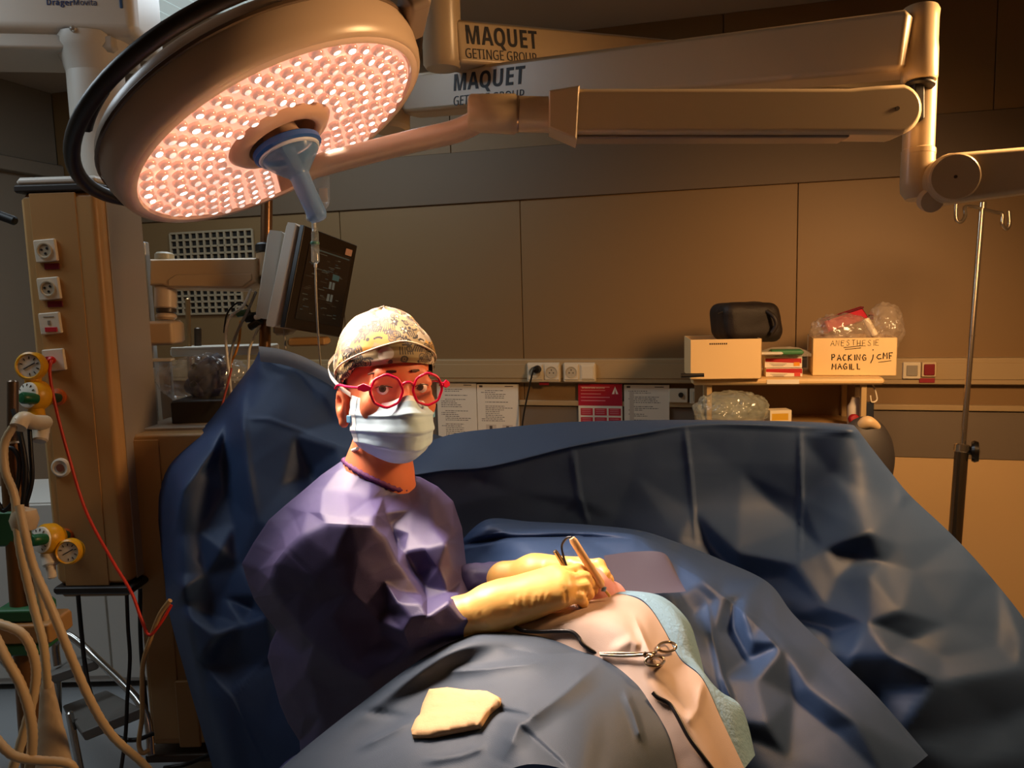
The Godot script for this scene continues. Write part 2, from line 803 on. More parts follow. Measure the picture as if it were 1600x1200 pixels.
func room() -> void:
	var wall := mat("#83663f", 0.55)
	var dark := mat("#6f6253", 0.6)
	var xl := wl(112, 500).x
	var xr := 3.0
	var zf := 6.0
	struct("floor", wbox(G.new(), xl - 0.1, xr + 0.1, -0.1, 0, -0.1, zf + 0.1), mat("#8d9092", 0.45, 0.0, "weave", 3.0, 0.02))
	struct("ceiling", wbox(G.new(), xl - 0.1, xr + 0.1, CEIL, CEIL + 0.1, -0.1, zf + 0.1), mat("#a89a88", 0.8))
	var wb := struct("wall_back", wbox(G.new(), xl - 0.1, xr + 0.1, 0, CEIL, -0.12, -0.012), mat("#8d8069", 0.7))
	struct("wall_left", wbox(G.new(), xl - 0.1, xl, 0, CEIL, 0, zf), mat("#7f7668", 0.6))
	struct("wall_right", wbox(G.new(), xr, xr + 0.1, 0, CEIL, 0, zf), wall)
	struct("wall_front", wbox(G.new(), xl, xr, 0, CEIL, zf, zf + 0.1), wall)
	# panels of the back wall between two bands
	var bt := wl(1600, 168).y
	var bb := wl(1600, 265).y
	var rt := wl(900, 560).y
	var rb := wl(900, 597).y
	var gt := wl(900, 635).y
	var gb := wl(1450, 715).y
	var xs := [xl]
	for px in [535, 815, 1245]:
		xs.append(wl(px, 430).x)
	xs.append(xs[-1] + 1.2)
	xs.append(xr)
	for i in xs.size() - 1:
		part("panel", wbox(G.new(), xs[i] + 0.0015, xs[i + 1] - 0.0015, bb, rt - 0.004, -0.012, 0, 0.002), wall, wb)
		part("panel", wbox(G.new(), xs[i] + 0.0015, xs[i + 1] - 0.0015, rb, gt, -0.012, 0, 0.002), wall, wb)
		part("panel", wbox(G.new(), xs[i] + 0.0015, xs[i + 1] - 0.0015, 0.0, gb, -0.012, 0, 0.002), mat("#c9a878", 0.5), wb)
	var us := [xl]
	for px in [700, 1130, 1555]:
		us.append(wl(px, 110).x)
	us.append(xr)
	for i in us.size() - 1:
		part("panel", wbox(G.new(), us[i] + 0.0015, us[i + 1] - 0.0015, bt, CEIL, -0.012, 0, 0.002), wall, wb)
	var b := G.new()
	wbox(b, xl, xr, bb, bt, -0.012, 0.012, 0.004)
	struct("trim_1", b, mat("#6b5842", 0.6))
	struct("trim_2", wbox(G.new(), xl, xr, gb, gt, -0.012, 0.006, 0.003), dark)
	# cable duct along the wall
	var t3 := struct("trim_3", wbox(G.new(), xl, xr, rb, rt, -0.01, 0.045, 0.006), mat("#a58d66", 0.5))
	part("cover_strip", wbox(G.new(), xl, xr, lerpf(rb, rt, 0.2), lerpf(rb, rt, 0.8), 0.04, 0.049, 0.002), mat("#a58d66", 0.5), t3)
	struct("trim_4", wbox(G.new(), xl, xr, gt + 0.004, gt + 0.03, 0.0, 0.02, 0.004), mat("#a58d66", 0.5))
	# cornice of the left wall
	struct("trim_5", wbox(G.new(), xl, xl + 0.05, bt + 0.02, bt + 0.1, 0, zf, 0.01), mat("#7f7668", 0.6))
	# ceiling light panels
	for i in 2:
		var cp: Vector3 = panel_at[i]
		var t := thing("ceiling_light", ["cool white ceiling light panel with a ribbed glass cover above the pale boom", "cool white ceiling light panel nearer to the viewer than the one above the boom"][i], "ceiling light", WX * Vector3(cp.x + 0.6, CEIL, cp.z + 0.3))
		var fr := G.new()
		for k in [[0, 1.2, 0, 0.025], [0, 1.2, 0.575, 0.6], [0, 0.025, 0.025, 0.575], [1.175, 1.2, 0.025, 0.575]]:
			wbox(fr, cp.x + k[0], cp.x + k[1], CEIL - 0.018, CEIL, cp.z + k[2], cp.z + k[3], 0.004)
		part("frame", fr, mat("#d8d8d4", 0.4, 0.2), t)
		var gm := glow("#c9dbdc", 0.5)
		for k in 12:
			part("diffuser_strip", wbox(G.new(), cp.x + 0.026 + k * 0.0957, cp.x + 0.118 + k * 0.0957, CEIL - 0.012, CEIL, cp.z + 0.026, cp.z + 0.574, 0.003), gm, t)


# ---------------------------------------------------------------- on the back wall
func wfit(px0: float, px1: float, py0: float, py1: float) -> Rect2:      # pixels to the wall's own x, y
	var a := wl((px0 + px1) / 2, (py0 + py1) / 2)
	var w := wl(px1, (py0 + py1) / 2).x - wl(px0, (py0 + py1) / 2).x
	var h := wl((px0 + px1) / 2, py0).y - wl((px0 + px1) / 2, py1).y
	return Rect2(a.x - w / 2, a.y - h / 2, w, h)


func wplate(g: G, r: Rect2, z0: float, z1: float, bev := 0.003) -> G:
	return wbox(g, r.position.x, r.end.x, r.position.y, r.end.y, z0, z1, bev)


func page_image(w: int, h: int, kind: int) -> ImageTexture:
	var rng := RandomNumberGenerator.new()
	rng.seed = 11 + kind
	var im := Image.create(w, h, false, Image.FORMAT_RGB8)
	im.fill(Color("#e6dcc8"))
	var ink := Color("#5a5048")
	if kind < 3:
		im.fill_rect(Rect2i(w * 0.68, h * 0.03, w * 0.2, 4), ink)
		im.fill_rect(Rect2i(w * 0.06, h * 0.02, w * 0.08, 10), ink)
		var y := int(h * 0.1)
		while y < h * (0.95 if kind != 1 else 0.62):
			var x := int(w * (0.1 if rng.randf() < 0.3 else 0.2))
			var end := x + int(w * rng.randf_range(0.3, 0.66))
			while x < end:
				var l := rng.randi_range(4, 16)
				im.fill_rect(Rect2i(x, y, mini(l, end - x), 3), ink)
				x += l + 3
			y += 9 if rng.randf() < 0.75 else 20
		if kind == 1:
			for k in 2:
				im.fill_rect(Rect2i(w * (0.2 + 0.4 * k), h * 0.68, w * 0.25, h * 0.1), Color("#cdbfae"))
				im.fill_rect(Rect2i(w * (0.29 + 0.4 * k), h * 0.7, w * 0.07, h * 0.06), ink)
		if kind == 2:
			im.fill_rect(Rect2i(w * 0.12, h * 0.12, w * 0.1, h * 0.6), Color("#c9bba8"))
	else:
		var red := Color("#b3122c")
		im.fill_rect(Rect2i(0, 0, w, h * 0.36), red)
		for k in 5:
			im.fill_rect(Rect2i(w * 0.06, h * (0.05 + 0.055 * k), w * (0.66 - 0.1 * (k % 3)), 4), Color("#d98a90"))
		for c in 3:
			for r in 4:
				im.fill_rect(Rect2i(w * (0.05 + 0.32 * c), h * (0.4 + 0.15 * r), w * 0.28, h * 0.12), Color("#c4293a"))
				for k in 3:
					im.fill_rect(Rect2i(w * (0.08 + 0.32 * c), h * (0.42 + 0.15 * r + 0.03 * k), w * 0.2, 3), Color("#dd8d90"))
	return ImageTexture.create_from_image(im)


func paper(label: String, px0: float, px1: float, py0: float, py1: float, kind: int) -> Node3D:
	var r := wfit(px0, px1, py0, py1)
	var m := StandardMaterial3D.new()
	m.albedo_texture = page_image(200, 290, kind)
	m.roughness = 0.6
	var g := G.new()
	var a := [Vector3(r.position.x, r.end.y, 0.0), Vector3(r.position.x, r.position.y, 0), Vector3(r.end.x, r.position.y, 0), Vector3(r.end.x, r.end.y, 0)]
	var f := []
	for k in a:
		f.append(WX * (k + Vector3(0, 0, 0.0215)))
	g.face(f, WX.basis.z, [Vector2(0, 0), Vector2(0, 1), Vector2(1, 1), Vector2(1, 0)])
	var t := thing("poster" if kind == 3 else "notice_sheet", label, "poster" if kind == 3 else "notice", WX * Vector3(r.get_center().x, r.position.y, 0.01))
	part("backing", wplate(G.new(), r, 0.004, 0.0208, 0.001), mat("#d9cdb6", 0.6), t)
	part("print", g, m, t)
	return t


func wall_socket(parent: Node3D, r: Rect2, z: float, kind: int) -> void:
	var cream := mat("#d9cdb4", 0.4)
	var s := part("socket_frame", wplate(G.new(), r, z, z + 0.008, 0.003), cream, parent)
	var c := r.get_center()
	if kind == 0:
		part("blank_cover", wplate(G.new(), r.grow(-0.006), z + 0.006, z + 0.011, 0.002), cream, s)
		return
	var x := WX * Transform3D(Basis(Vector3.RIGHT, PI / 2), Vector3(c.x, c.y, z + 0.0081))
	var rr := r.size.x * 0.4
	part("socket_well", G.new().lathe(x, [Vector2(rr, 0), Vector2(rr, 0.003), Vector2(rr * 0.9, 0.003), Vector2(rr * 0.86, 0.0005), Vector2(0, 0.0005)], 20), mat("#b9ab90", 0.5), s)
	var g := G.new()
	for k in [[-0.0095, -0.003], [0.0095, -0.003], [0, 0.011]]:
		g.lathe(WX * Transform3D(Basis(Vector3.RIGHT, PI / 2), Vector3(c.x + k[0], c.y + k[1], z + 0.0086)), [Vector2(0.003, 0), Vector2(0.003, 0.0012), Vector2(0, 0.0012)], 8)
	part("socket_hole", g, mat("#2a2520", 0.5), s)


func wall_things() -> void:
	# two double sockets on the duct
	for k in [[828, 879, "double wall socket on the cable duct with a black plug in its left half"], [884, 934, "double wall socket on the cable duct with a blank right half, nothing plugged in"]]:
		var r := wfit(k[0], k[1], 565, 595)
		var t := thing("wall_socket", k[2], "socket", WX * Vector3(r.get_center().x, r.position.y, 0.05), "sockets on the cable duct")
		part("base_plate", wplate(G.new(), r, 0.044, 0.066, 0.006), mat("#d2c4a8", 0.45), t)
		var a := Rect2(r.position + Vector2(0.006, 0.012), Vector2(r.size.x / 2 - 0.01, r.size.y - 0.02))
		wall_socket(t, a, 0.064, 1)
		a.position.x += r.size.x / 2
		wall_socket(t, a, 0.064, 1 if k[0] == 828 else 0)
	var lr := wfit(846, 861, 594, 600)
	single("red_label", wplate(G.new(), lr, 0.044, 0.05, 0.001), mat("#8c1020", 0.5), "small dark red label under the double socket with the black plug", "label", WX * Vector3(lr.get_center().x, lr.position.y, 0.045))
	var t := thing("power_plug", "black power plug in the wall socket with its cable hanging down", "plug", W(840, 577, 0.075))
	part("plug_body", G.new().lathe(Transform3D(WX.basis * Basis(Vector3.RIGHT, PI / 2), W(840, 577, 0.07)), [Vector2(0, 0), Vector2(0.02, 0), Vector2(0.02, 0.02), Vector2(0.015, 0.034), Vector2(0, 0.036)], 16), mat("#17140f", 0.4), t)
	part("cable", G.new().tube(smooth([W(838, 577, 0.1), W(833, 580, 0.11), W(826, 610, 0.08), W(818, 650, 0.06), W(812, 700, 0.06)]), 0.0045, 8), mat("#17140f", 0.5), t)
	# the right-hand plates
	var r1 := wfit(1406, 1434, 564, 590)
	t = thing("wall_outlet", "square cream wall outlet with a grey insert left of the red switch", "outlet", WX * Vector3(r1.get_center().x, r1.position.y, 0.05))
	part("frame", wplate(G.new(), r1, 0.044, 0.06, 0.004), mat("#d2c4a8", 0.45), t)
	part("insert", wplate(G.new(), r1.grow(-0.014), 0.058, 0.064, 0.002), mat("#8f8676", 0.5), t)
	var r2 := wfit(1435, 1458, 564, 587)
	t = thing("wall_switch", "dark red wall switch above a red label beside the shelf cart", "switch", WX * Vector3(r2.get_center().x, r2.position.y, 0.05))
	part("frame", wplate(G.new(), r2, 0.044, 0.06, 0.004), mat("#c9b28c", 0.45), t)
	part("rocker", wplate(G.new(), r2.grow(-0.008), 0.058, 0.066, 0.003), mat("#7d0d18", 0.4), t)
	part("label_strip", wplate(G.new(), wfit(1432, 1456, 589, 596), 0.044, 0.05, 0.001), mat("#8e1022", 0.5), t)
	var r3 := wfit(1594, 1622, 562, 590)
	t = thing("wall_outlet", "cream wall outlet on the cable duct at the right edge behind the drip stand", "outlet", WX * Vector3(r3.get_center().x, r3.position.y, 0.05))
	part("frame", wplate(G.new(), r3, 0.044, 0.06, 0.004), mat("#d2c4a8", 0.45), t)
	part("insert", wplate(G.new(), r3.grow(-0.014), 0.058, 0.064, 0.002), mat("#b8ab92", 0.5), t)
	var r4 := wfit(1046, 1075, 606, 628)
	t = thing("wall_outlet", "cream gas outlet with a dark round port next to the white notice", "outlet", WX * Vector3(r4.get_center().x, r4.position.y, 0.01))
	part("frame", wplate(G.new(), r4, 0.0, 0.03, 0.004), mat("#d2c4a8", 0.45), t)
	part("port", G.new().lathe(Transform3D(WX.basis * Basis(Vector3.RIGHT, PI / 2), W(1064, 617, 0.029)), [Vector2(0.012, 0), Vector2(0.012, 0.008), Vector2(0, 0.008)], 14), mat("#251f18", 0.5), t)
	var r5 := wfit(1078, 1112, 606, 630)
	t = thing("wall_outlet", "cream double wall outlet half hidden behind the shelf cart's left post", "outlet", WX * Vector3(r5.get_center().x, r5.position.y, 0.01))
	part("frame", wplate(G.new(), r5, 0.0, 0.03, 0.004), mat("#d2c4a8", 0.45), t)
	part("insert", wplate(G.new(), r5.grow(-0.014), 0.028, 0.034, 0.002), mat("#b8ab92", 0.5), t)
	paper("white notice sheet of typed paragraphs, nearest to the surgeon's glasses", 686, 747, 598, 690, 0)
	paper("white notice sheet with two small diagrams, left of the hanging plug cable", 748, 812, 600, 692, 1)
	paper("white notice sheet with a grey side column, right of the red poster", 976, 1046, 601, 692, 2)
	t = paper("red and white poster with rows of red boxes and a white triangle sign", 905, 973, 599, 694, 3)
	var q := wfit(957, 967, 603, 615)
	part("emblem", G.new().prism(WX * Transform3D(Basis(), Vector3(q.get_center().x, q.get_center().y, 0.022)), [Vector2(-q.size.x / 2, -q.size.y / 2), Vector2(-q.size.x * 0.12, -q.size.y / 2), Vector2(0, q.size.y * 0.2), Vector2(q.size.x * 0.12, -q.size.y / 2), Vector2(q.size.x / 2, -q.size.y / 2), Vector2(0, q.size.y / 2)], 0.001, 0.0001), mat("#f0e4d4", 0.6), t)
	lettering("title", "INTERVENTIONS URGENTES", 0.0085, WX * Transform3D(Basis(), wl(928, 604) + Vector3(0, -0.004, 0.022)), mat("#f0e4d4", 0.6), t, true)
	# ventilation grilles
	for k in [[268, 396, 362, 407, 12, 4, "upper air grille of square holes behind the beige boom"], [277, 380, 452, 490, 10, 4, "lower air grille of square holes under the beige boom"]]:
		var r := wfit(k[0], k[1], k[2], k[3])
		t = thing("air_grille", k[6], "grille", WX * Vector3(r.get_center().x, r.position.y, 0.01))
		part("dark_back", wplate(G.new(), r, 0.0, 0.004, 0.001), mat("#1d1812", 0.8), t)
		for i in k[4] + 1:
			var x := lerpf(r.position.x, r.end.x, float(i) / k[4])
			part("bar", wbox(G.new(), x - 0.006, x + 0.006, r.position.y, r.end.y, 0.002, 0.016, 0.002), mat("#a8977a", 0.5), t)
		for i in k[5] + 1:
			var y := lerpf(r.position.y, r.end.y, float(i) / k[5])
			part("bar", wbox(G.new(), r.position.x, r.end.x, y - 0.006, y + 0.006, 0.002, 0.016, 0.002), mat("#a8977a", 0.5), t)


# ---------------------------------------------------------------- lamp and arms
func beam_frame(a: Vector3, b: Vector3) -> Transform3D:
	var x := (b - a).normalized()
	var z := x.cross(Vector3.UP).normalized()
	return Transform3D(Basis(x, z.cross(x), z), (a + b) / 2.0)


func axis_frame(o: Vector3, y: Vector3) -> Transform3D:
	var yy := y.normalized()
	var x := yy.cross(Vector3.UP if absf(yy.y) < 0.9 else Vector3.RIGHT).normalized()
	return Transform3D(Basis(x, yy, x.cross(yy)), o)


func rod(g: G, a: Vector3, b: Vector3, r: float, seg := 24, round_ := 0.004) -> G:
	var l := a.distance_to(b)
	return g.lathe(axis_frame(a, b - a), [Vector2(0, 0), Vector2(r - round_, 0), Vector2(r, round_), Vector2(r, l - round_), Vector2(r - round_, l), Vector2(0, l)], seg)


func big_lamp() -> void:
	var n := lamp_n
	# in the face: e1 along the long side of the ellipse, e2 down it
	var view := (lamp_c - cam.transform.origin).normalized()
	var e1 := view.cross(n).normalized()
	if (cam.transform.basis.inverse() * e1).x < 0:
		e1 = -e1
	var e2 := n.cross(e1).normalized()
	if (cam.transform.basis.inverse() * e2).y > 0:
		e2 = -e2
	var x := Transform3D(Basis(e1, n, e2) * Basis.from_scale(Vector3.ONE * LAMP_S), lamp_c)
	var white := mat("#cdb49c", 0.3)
	var t := thing("surgical_lamp", "large round operating lamp of many glowing lenses with a black ring handle", "surgical lamp", lamp_c)
	part("housing", G.new().lathe(x, [Vector2(0.268, 0.0), Vector2(0.275, 0.004), Vector2(0.281, 0.004), Vector2(0.287, 0.0), Vector2(0.293, -0.013), Vector2(0.298, -0.035), Vector2(0.298, -0.058), Vector2(0.294, -0.074), Vector2(0.285, -0.082), Vector2(0.2, -0.11), Vector2(0.1, -0.125), Vector2(0, -0.13)], 72), white, t)
	part("seam_ring", G.new().lathe(x, [Vector2(0.2985, -0.052), Vector2(0.301, -0.054), Vector2(0.301, -0.059), Vector2(0.2985, -0.061)], 72), mat("#6b5643", 0.4), t)
	var pm := glow("#f0b89c", 0.85)
	var panel := part("light_panel", G.new().lathe(x, [Vector2(0.098, -0.002), Vector2(0.262, -0.002), Vector2(0.270, 0.002)], 64), pm, t)
	part("lens_rim", G.new().lathe(x, [Vector2(0.262, 0.001), Vector2(0.266, 0.006), Vector2(0.276, 0.006), Vector2(0.28, 0.003)], 64), mat("#f0d3c2", 0.15), t)
	# hub with its recess
	part("hub_ring", G.new().lathe(x, [Vector2(0.062, -0.02), Vector2(0.066, 0.008), Vector2(0.074, 0.012), Vector2(0.09, 0.008), Vector2(0.100, -0.002)], 48), mat("#d9b299", 0.3), t)
	part("hub_recess", G.new().lathe(x, [Vector2(0.066, 0.006), Vector2(0.058, -0.018), Vector2(0.0, -0.02)], 40), mat("#8a6a58", 0.4), t)
	# lenses: a cup with a shining core
	var cup := G.new().lathe(Transform3D(), [Vector2(0.0112, 0.0), Vector2(0.0112, 0.004), Vector2(0.0098, 0.0076), Vector2(0.0064, 0.0098)], 10)
	var core := G.new().lathe(Transform3D(), [Vector2(0.0064, 0.0098), Vector2(0.0035, 0.0110), Vector2(0.0, 0.0113)], 10)
	var cup_m := glow("#e0a78f", 0.5)
	cup_m.metallic = 0.3
	cup_m.roughness = 0.12
	var meshes := []
	for k in 3:
		var m := cup.mesh(Transform3D())
		var a := []
		a.resize(Mesh.ARRAY_MAX)
		a[Mesh.ARRAY_VERTEX] = core.v
		a[Mesh.ARRAY_NORMAL] = core.n
		a[Mesh.ARRAY_INDEX] = core.ix
		m.add_surface_from_arrays(Mesh.PRIMITIVE_TRIANGLES, a)
		m.surface_set_material(0, cup_m)
		m.surface_set_material(1, glow("#ffe9dc", [0.8, 2.0, 5.0][k]))
		meshes.append(m)
	var rng := RandomNumberGenerator.new()
	rng.seed = 5
	for ring in 6:
		var r := 0.117 + 0.0262 * ring
		var cnt := int(TAU * r / 0.0335)
		for k in cnt:
			var a := TAU * (k + 0.37 * ring) / cnt
			var dev := absf(wrapf(a - PI * 0.54, -PI, PI)) * r
			if dev < 0.031 and r > 0.1:
				continue
			var o := MeshInstance3D.new()
			o.name = "led_lens"
			panel.add_child(o, true)
			o.mesh = meshes[rng.randi() % 3]
			var jr := r + rng.randf_range(-0.003, 0.003)
			var q := x * Vector3(cos(a) * jr, -0.002, sin(a) * jr)
			o.transform = panel.global_transform.affine_inverse() * Transform3D(x.basis * Basis(Vector3.UP, rng.randf() * TAU) * Basis(Vector3.RIGHT, rng.randf_range(-0.25, 0.25)) * Basis.from_scale(Vector3.ONE * rng.randf_range(0.85, 1.12)), q)
	# control pad with two buttons
	var ca := PI * 0.54
	var cd := Vector3(cos(ca), 0, sin(ca))
	var cx := Transform3D(x.basis * Basis(cd.cross(Vector3.UP), Vector3.UP, cd), x * (cd * 0.186 + Vector3(0, 0.001, 0)))
	var pad := part("control_pad", G.new().box(cx, Vector3(0.052, 0.006, 0.145), 0.002), mat("#dca48b", 0.35), t)
	for k in 2:
		var g := G.new().lathe(cx * Transform3D(Basis(), Vector3(-0.006, 0.003, -0.03 + 0.033 * k)), [Vector2(0.009, 0), Vector2(0.009, 0.002), Vector2(0.007, 0.003), Vector2(0, 0.003)], 16)
		part("button", g, mat("#f3d9cc", 0.3), pad)
	# black handle ring round the back
	var rp := []
	for k in 49:
		var f := float(k) / 48.0
		var a := lerpf(2.42, 2.42 + 4.05, f)
		var e := minf(1.0, minf(f, 1.0 - f) * 9.0)
		e = e * e * (3.0 - 2.0 * e)
		var r := lerpf(0.295, 0.328, e)
		rp.append(x * Vector3(cos(a) * r, lerpf(-0.03, -0.074, e), sin(a) * r))
	part("ring_handle", G.new().tube(rp, 0.0125, 14), mat("#1c1614", 0.4), t)
	for a in [3.9, 4.7]:
		var g := G.new()
		var bp := []
		for k in 7:
			var aa: float = a + 0.3 * (k / 6.0 - 0.5)
			bp.append(x * Vector3(cos(aa) * 0.3, -0.078, sin(aa) * 0.324))
		part("ring_bracket", g.tube(bp, 0.009, 10), mat("#d8d4cc" if a > 4.0 else "#241d1a", 0.3), t)
	part("bracket_plate", G.new().box(x * Transform3D(Basis(Vector3.UP, -0.16), Vector3(0.308, -0.06, -0.06)), Vector3(0.05, 0.05, 0.12), 0.012), mat("#8b7a6c", 0.4), t)
	# yoke tube to the arm
	part("yoke_tube", G.new().tube(smooth(pts([470, 266, 1.52, 545, 246, 1.54, 640, 222, 1.54, 712, 205, 1.52, 752, 186, 1.50]), 8), 0.0225, 18), white, t)
	# sterile cover on the handle
	var hb := lamp_c + n * 0.03
	var h := thing("lamp_handle_cover", "translucent blue sterile sleeve with a darker blue collar hanging from the lamp's centre", "handle cover", hb)
	var hx := Transform3D(x.basis.orthonormalized(), lamp_c + n * 0.018)
	# the handle hangs a little steeper than the lamp's axis
	var dir := (P(489, 322, lamp_d) - hx.origin).normalized()
	hx = axis_frame(hx.origin, dir)
	var sleeve := clear("#6f9bd0", 0.62, 0.3)
	part("collar", G.new().lathe(hx, [Vector2(0.052, 0.004), Vector2(0.06, 0.0), Vector2(0.0645, 0.003), Vector2(0.0645, 0.012), Vector2(0.06, 0.016), Vector2(0.052, 0.014)], 48), mat("#2458a8", 0.45), h)
	part("white_band", G.new().lathe(hx, [Vector2(0.0585, 0.0155), Vector2(0.0575, 0.019), Vector2(0.054, 0.0205), Vector2(0.05, 0.016)], 48), mat("#cfd8e8", 0.4), h)
	var cone := G.new()
	var rows := []
	var prof := [[0.054, 0.018], [0.05, 0.026], [0.041, 0.038], [0.029, 0.05], [0.0205, 0.058], [0.0185, 0.066], [0.0182, 0.09], [0.0178, 0.12], [0.018, 0.142], [0.015, 0.15], [0.0, 0.152]]
	for q in prof:
		var row := PackedVector3Array()
		for k in 37:
			var a := TAU * k / 36.0
			var fold: float = 1.0 + (0.035 * sin(a * 7.0 + q[1] * 60.0) + 0.03 * sin(a * 3.0 + q[1] * 120.0)) * (1.0 if q[1] > 0.02 else 0.0)
			row.append(hx * Vector3(cos(a) * q[0] * fold, q[1], sin(a) * q[0] * fold))
		rows.append(row)
	cone.sheet(rows, false, hx.origin + dir * 0.05 + Vector3(0, 0, 5))
	cone.renormal()
	part("sleeve", cone, sleeve, h)
	part("handle_core", rod(G.new(), hx.origin - dir * 0.05, hx.origin + dir * 0.146, 0.0135), mat("#8fa9cc", 0.4), h)
	part("hub_stem", G.new().lathe(axis_frame(hx.origin - dir * 0.05, dir), [Vector2(0.03, 0), Vector2(0.034, 0.03), Vector2(0.05, 0.05), Vector2(0, 0.052)], 32), mat("#d9b7a4", 0.4), h)


func beam(g: G, a: Vector3, b: Vector3, h: float, w: float, bev := 0.012) -> G:
	return g.box(beam_frame(a, b), Vector3(a.distance_to(b), h, w), bev)


func brand(parent: Node3D, a: Vector3, b: Vector3, w: float, px: float, y1: float, y2: float, s1: float, s2: float, right: float) -> void:
	# two lines of lettering on the near side of a beam
	var x := beam_frame(a, b)
	var ink := mat("#161826", 0.5)
	for k in 2:
		var o := hit(px, y1 if k == 0 else y2, x.origin + x.basis.z * (w / 2.0 + 0.0008), x.basis.z)
		var o2 := hit(right, y1 if k == 0 else y2, x.origin + x.basis.z * (w / 2.0 + 0.0008), x.basis.z)
		var width := o.distance_to(o2)
		var s := s1 if k == 0 else s2
		var q := lettering("lettering", "MAQUET" if k == 0 else "GETINGE GROUP", s, Transform3D(x.basis, (o + o2) / 2.0), ink, parent, k == 0)
		var bb: AABB = q.mesh.get_aabb()
		q.scale = Vector3(width / maxf(bb.size.x, 0.001), 1, 1)


func lamp_arms() -> void:
	var white := mat("#cdb795", 0.28)
	var seam := mat("#4a3b2c", 0.5)
	# spring arm that carries the big lamp
	var a := P(880, 180, 1.50)
	var b := P(1388, 178, 1.47)
	var t := thing("spring_arm", "long pale spring arm with a rounded end, lowest of the lamp arms", "lamp arm", a)
	var x := beam_frame(a, b)
	var L := a.distance_to(b)
	var poly := []
	for q in [[-L / 2, 0.041], [L * 0.36, 0.0385], [L * 0.44, 0.043]]:
		poly.append(Vector2(q[0], q[1]))
	for k in 13:
		var an := PI * 0.42 - PI * 0.86 * k / 12.0
		poly.append(Vector2(L / 2 + cos(an) * 0.047, sin(an) * 0.047))
	poly.append(Vector2(L * 0.4, -0.045))
	poly.append(Vector2(-L / 2, -0.043))
	part("arm_cover", G.new().prism(x, poly, 0.085, 0.01), white, t)
	part("under_strip", G.new().box(x * Transform3D(Basis(), Vector3(-L * 0.05, -0.046, 0)), Vector3(L * 0.84, 0.008, 0.06), 0.003), mat("#9b8f86", 0.3, 0.3), t)
	part("pivot_screw", G.new().lathe(x * Transform3D(Basis(Vector3.RIGHT, PI / 2), Vector3(L / 2 - 0.002, 0.0, 0.0425)), [Vector2(0.004, 0), Vector2(0.004, 0.002), Vector2(0, 0.002)], 10), seam, t)
	var ax := axis_frame(P(732, 177, 1.50), P(880, 180, 1.50) - P(732, 177, 1.50))
	part("wrist_joint", G.new().lathe(ax, [Vector2(0, 0), Vector2(0.032, 0.0), Vector2(0.036, 0.005), Vector2(0.038, 0.09), Vector2(0.034, 0.095), Vector2(0.034, 0.099)], 32), white, t)
	part("joint_ring", G.new().lathe(ax, [Vector2(0.0335, 0.094), Vector2(0.035, 0.095), Vector2(0.035, 0.098), Vector2(0.0335, 0.099)], 32), mat("#b59a80", 0.2, 0.6), t)
	part("sleeve_joint", G.new().lathe(ax, [Vector2(0.034, 0.098), Vector2(0.034, 0.158), Vector2(0.033, 0.162)], 32), white, t)
	var fl := G.new()
	var fx := beam_frame(a, b)
	fl.prism(fx * Transform3D(Basis(), Vector3(-L / 2, 0, 0)), [Vector2(-0.028, -0.032), Vector2(0.026, -0.055), Vector2(0.03, 0.045), Vector2(-0.028, 0.036)], 0.092, 0.004)
	part("end_flange", fl, white, t)
	# upper arm with the vertical joint
	var c := P(640, 152, 2.36)
	var d := P(1425, 70, 1.5)
	t = thing("extension_arm", "long pale extension arm with lettering, running up to the upright joint on the right", "lamp arm", c)
	part("arm_cover", beam(G.new(), c, d, 0.112, 0.1, 0.012), white, t)
	brand(t, c, d, 0.1, 709, 124, 153, 0.062, 0.036, 818)
	var top := P(1438, 14, 1.5)
	var low := P(1436, 128, 1.5)
	part("upright_joint", G.new().lathe(axis_frame(low, top - low), [Vector2(0, 0), Vector2(0.030, 0.0), Vector2(0.033, 0.006), Vector2(0.0335, 0.06), Vector2(0.0325, 0.075), Vector2(0.0335, 0.12), Vector2(0.035, 0.135), Vector2(0.032, 0.142), Vector2(0, 0.143)], 36), white, t)
	part("black_collar", rod(G.new(), P(1438, 128, 1.5), P(1437, 137, 1.5), 0.027), mat("#15110e", 0.5), t)
	part("black_bracket", G.new().box(Transform3D(cam.transform.basis, P(1431, 160, 1.5)), Vector3(0.022, 0.075, 0.03), 0.004), mat("#15110e", 0.5), t)
	part("hub", rod(G.new(), P(609, 130, 2.36), P(609, 205, 2.36), 0.062, 32, 0.012), white, t)
	# far arm on its spindle
	c = P(702, 72, 2.1)
	d = P(1395, 124, 3.05)
	t = thing("extension_arm", "far pale extension arm with lettering, fixed to the fat ceiling spindle", "lamp arm", c)
	part("arm_cover", beam(G.new(), c, d, 0.115, 0.1, 0.012), white, t)
	brand(t, c, d, 0.1, 728, 59, 87, 0.066, 0.036, 838)
	var s0 := P(692, 108, 2.1)
	part("spindle", G.new().lathe(Transform3D(Basis(), s0), [Vector2(0, 0), Vector2(0.045, 0.0), Vector2(0.053, 0.012), Vector2(0.053, CEIL - s0.y - 0.001)], 32), white, t)
	# right-hand arm to the second lamp
	t = thing("spring_arm", "pale lamp arm leaving the frame at the right edge from a round elbow", "lamp arm", P(1440, 300, 1.52))
	var e0 := P(1439, 122, 1.53)
	var e1 := P(1434, 250, 1.53)
	part("down_tube", rod(G.new(), e1, e0, 0.0295, 32), white, t)
	part("tube_ring", rod(G.new(), P(1435, 246, 1.53), P(1435, 232, 1.53), 0.0315, 32), white, t)
	part("elbow_block", G.new().lathe(axis_frame(P(1432, 312, 1.53), e0 - e1), [Vector2(0, 0), Vector2(0.02, 0), Vector2(0.03, 0.014), Vector2(0.0315, 0.03), Vector2(0.031, 0.092), Vector2(0, 0.094)], 32), white, t)
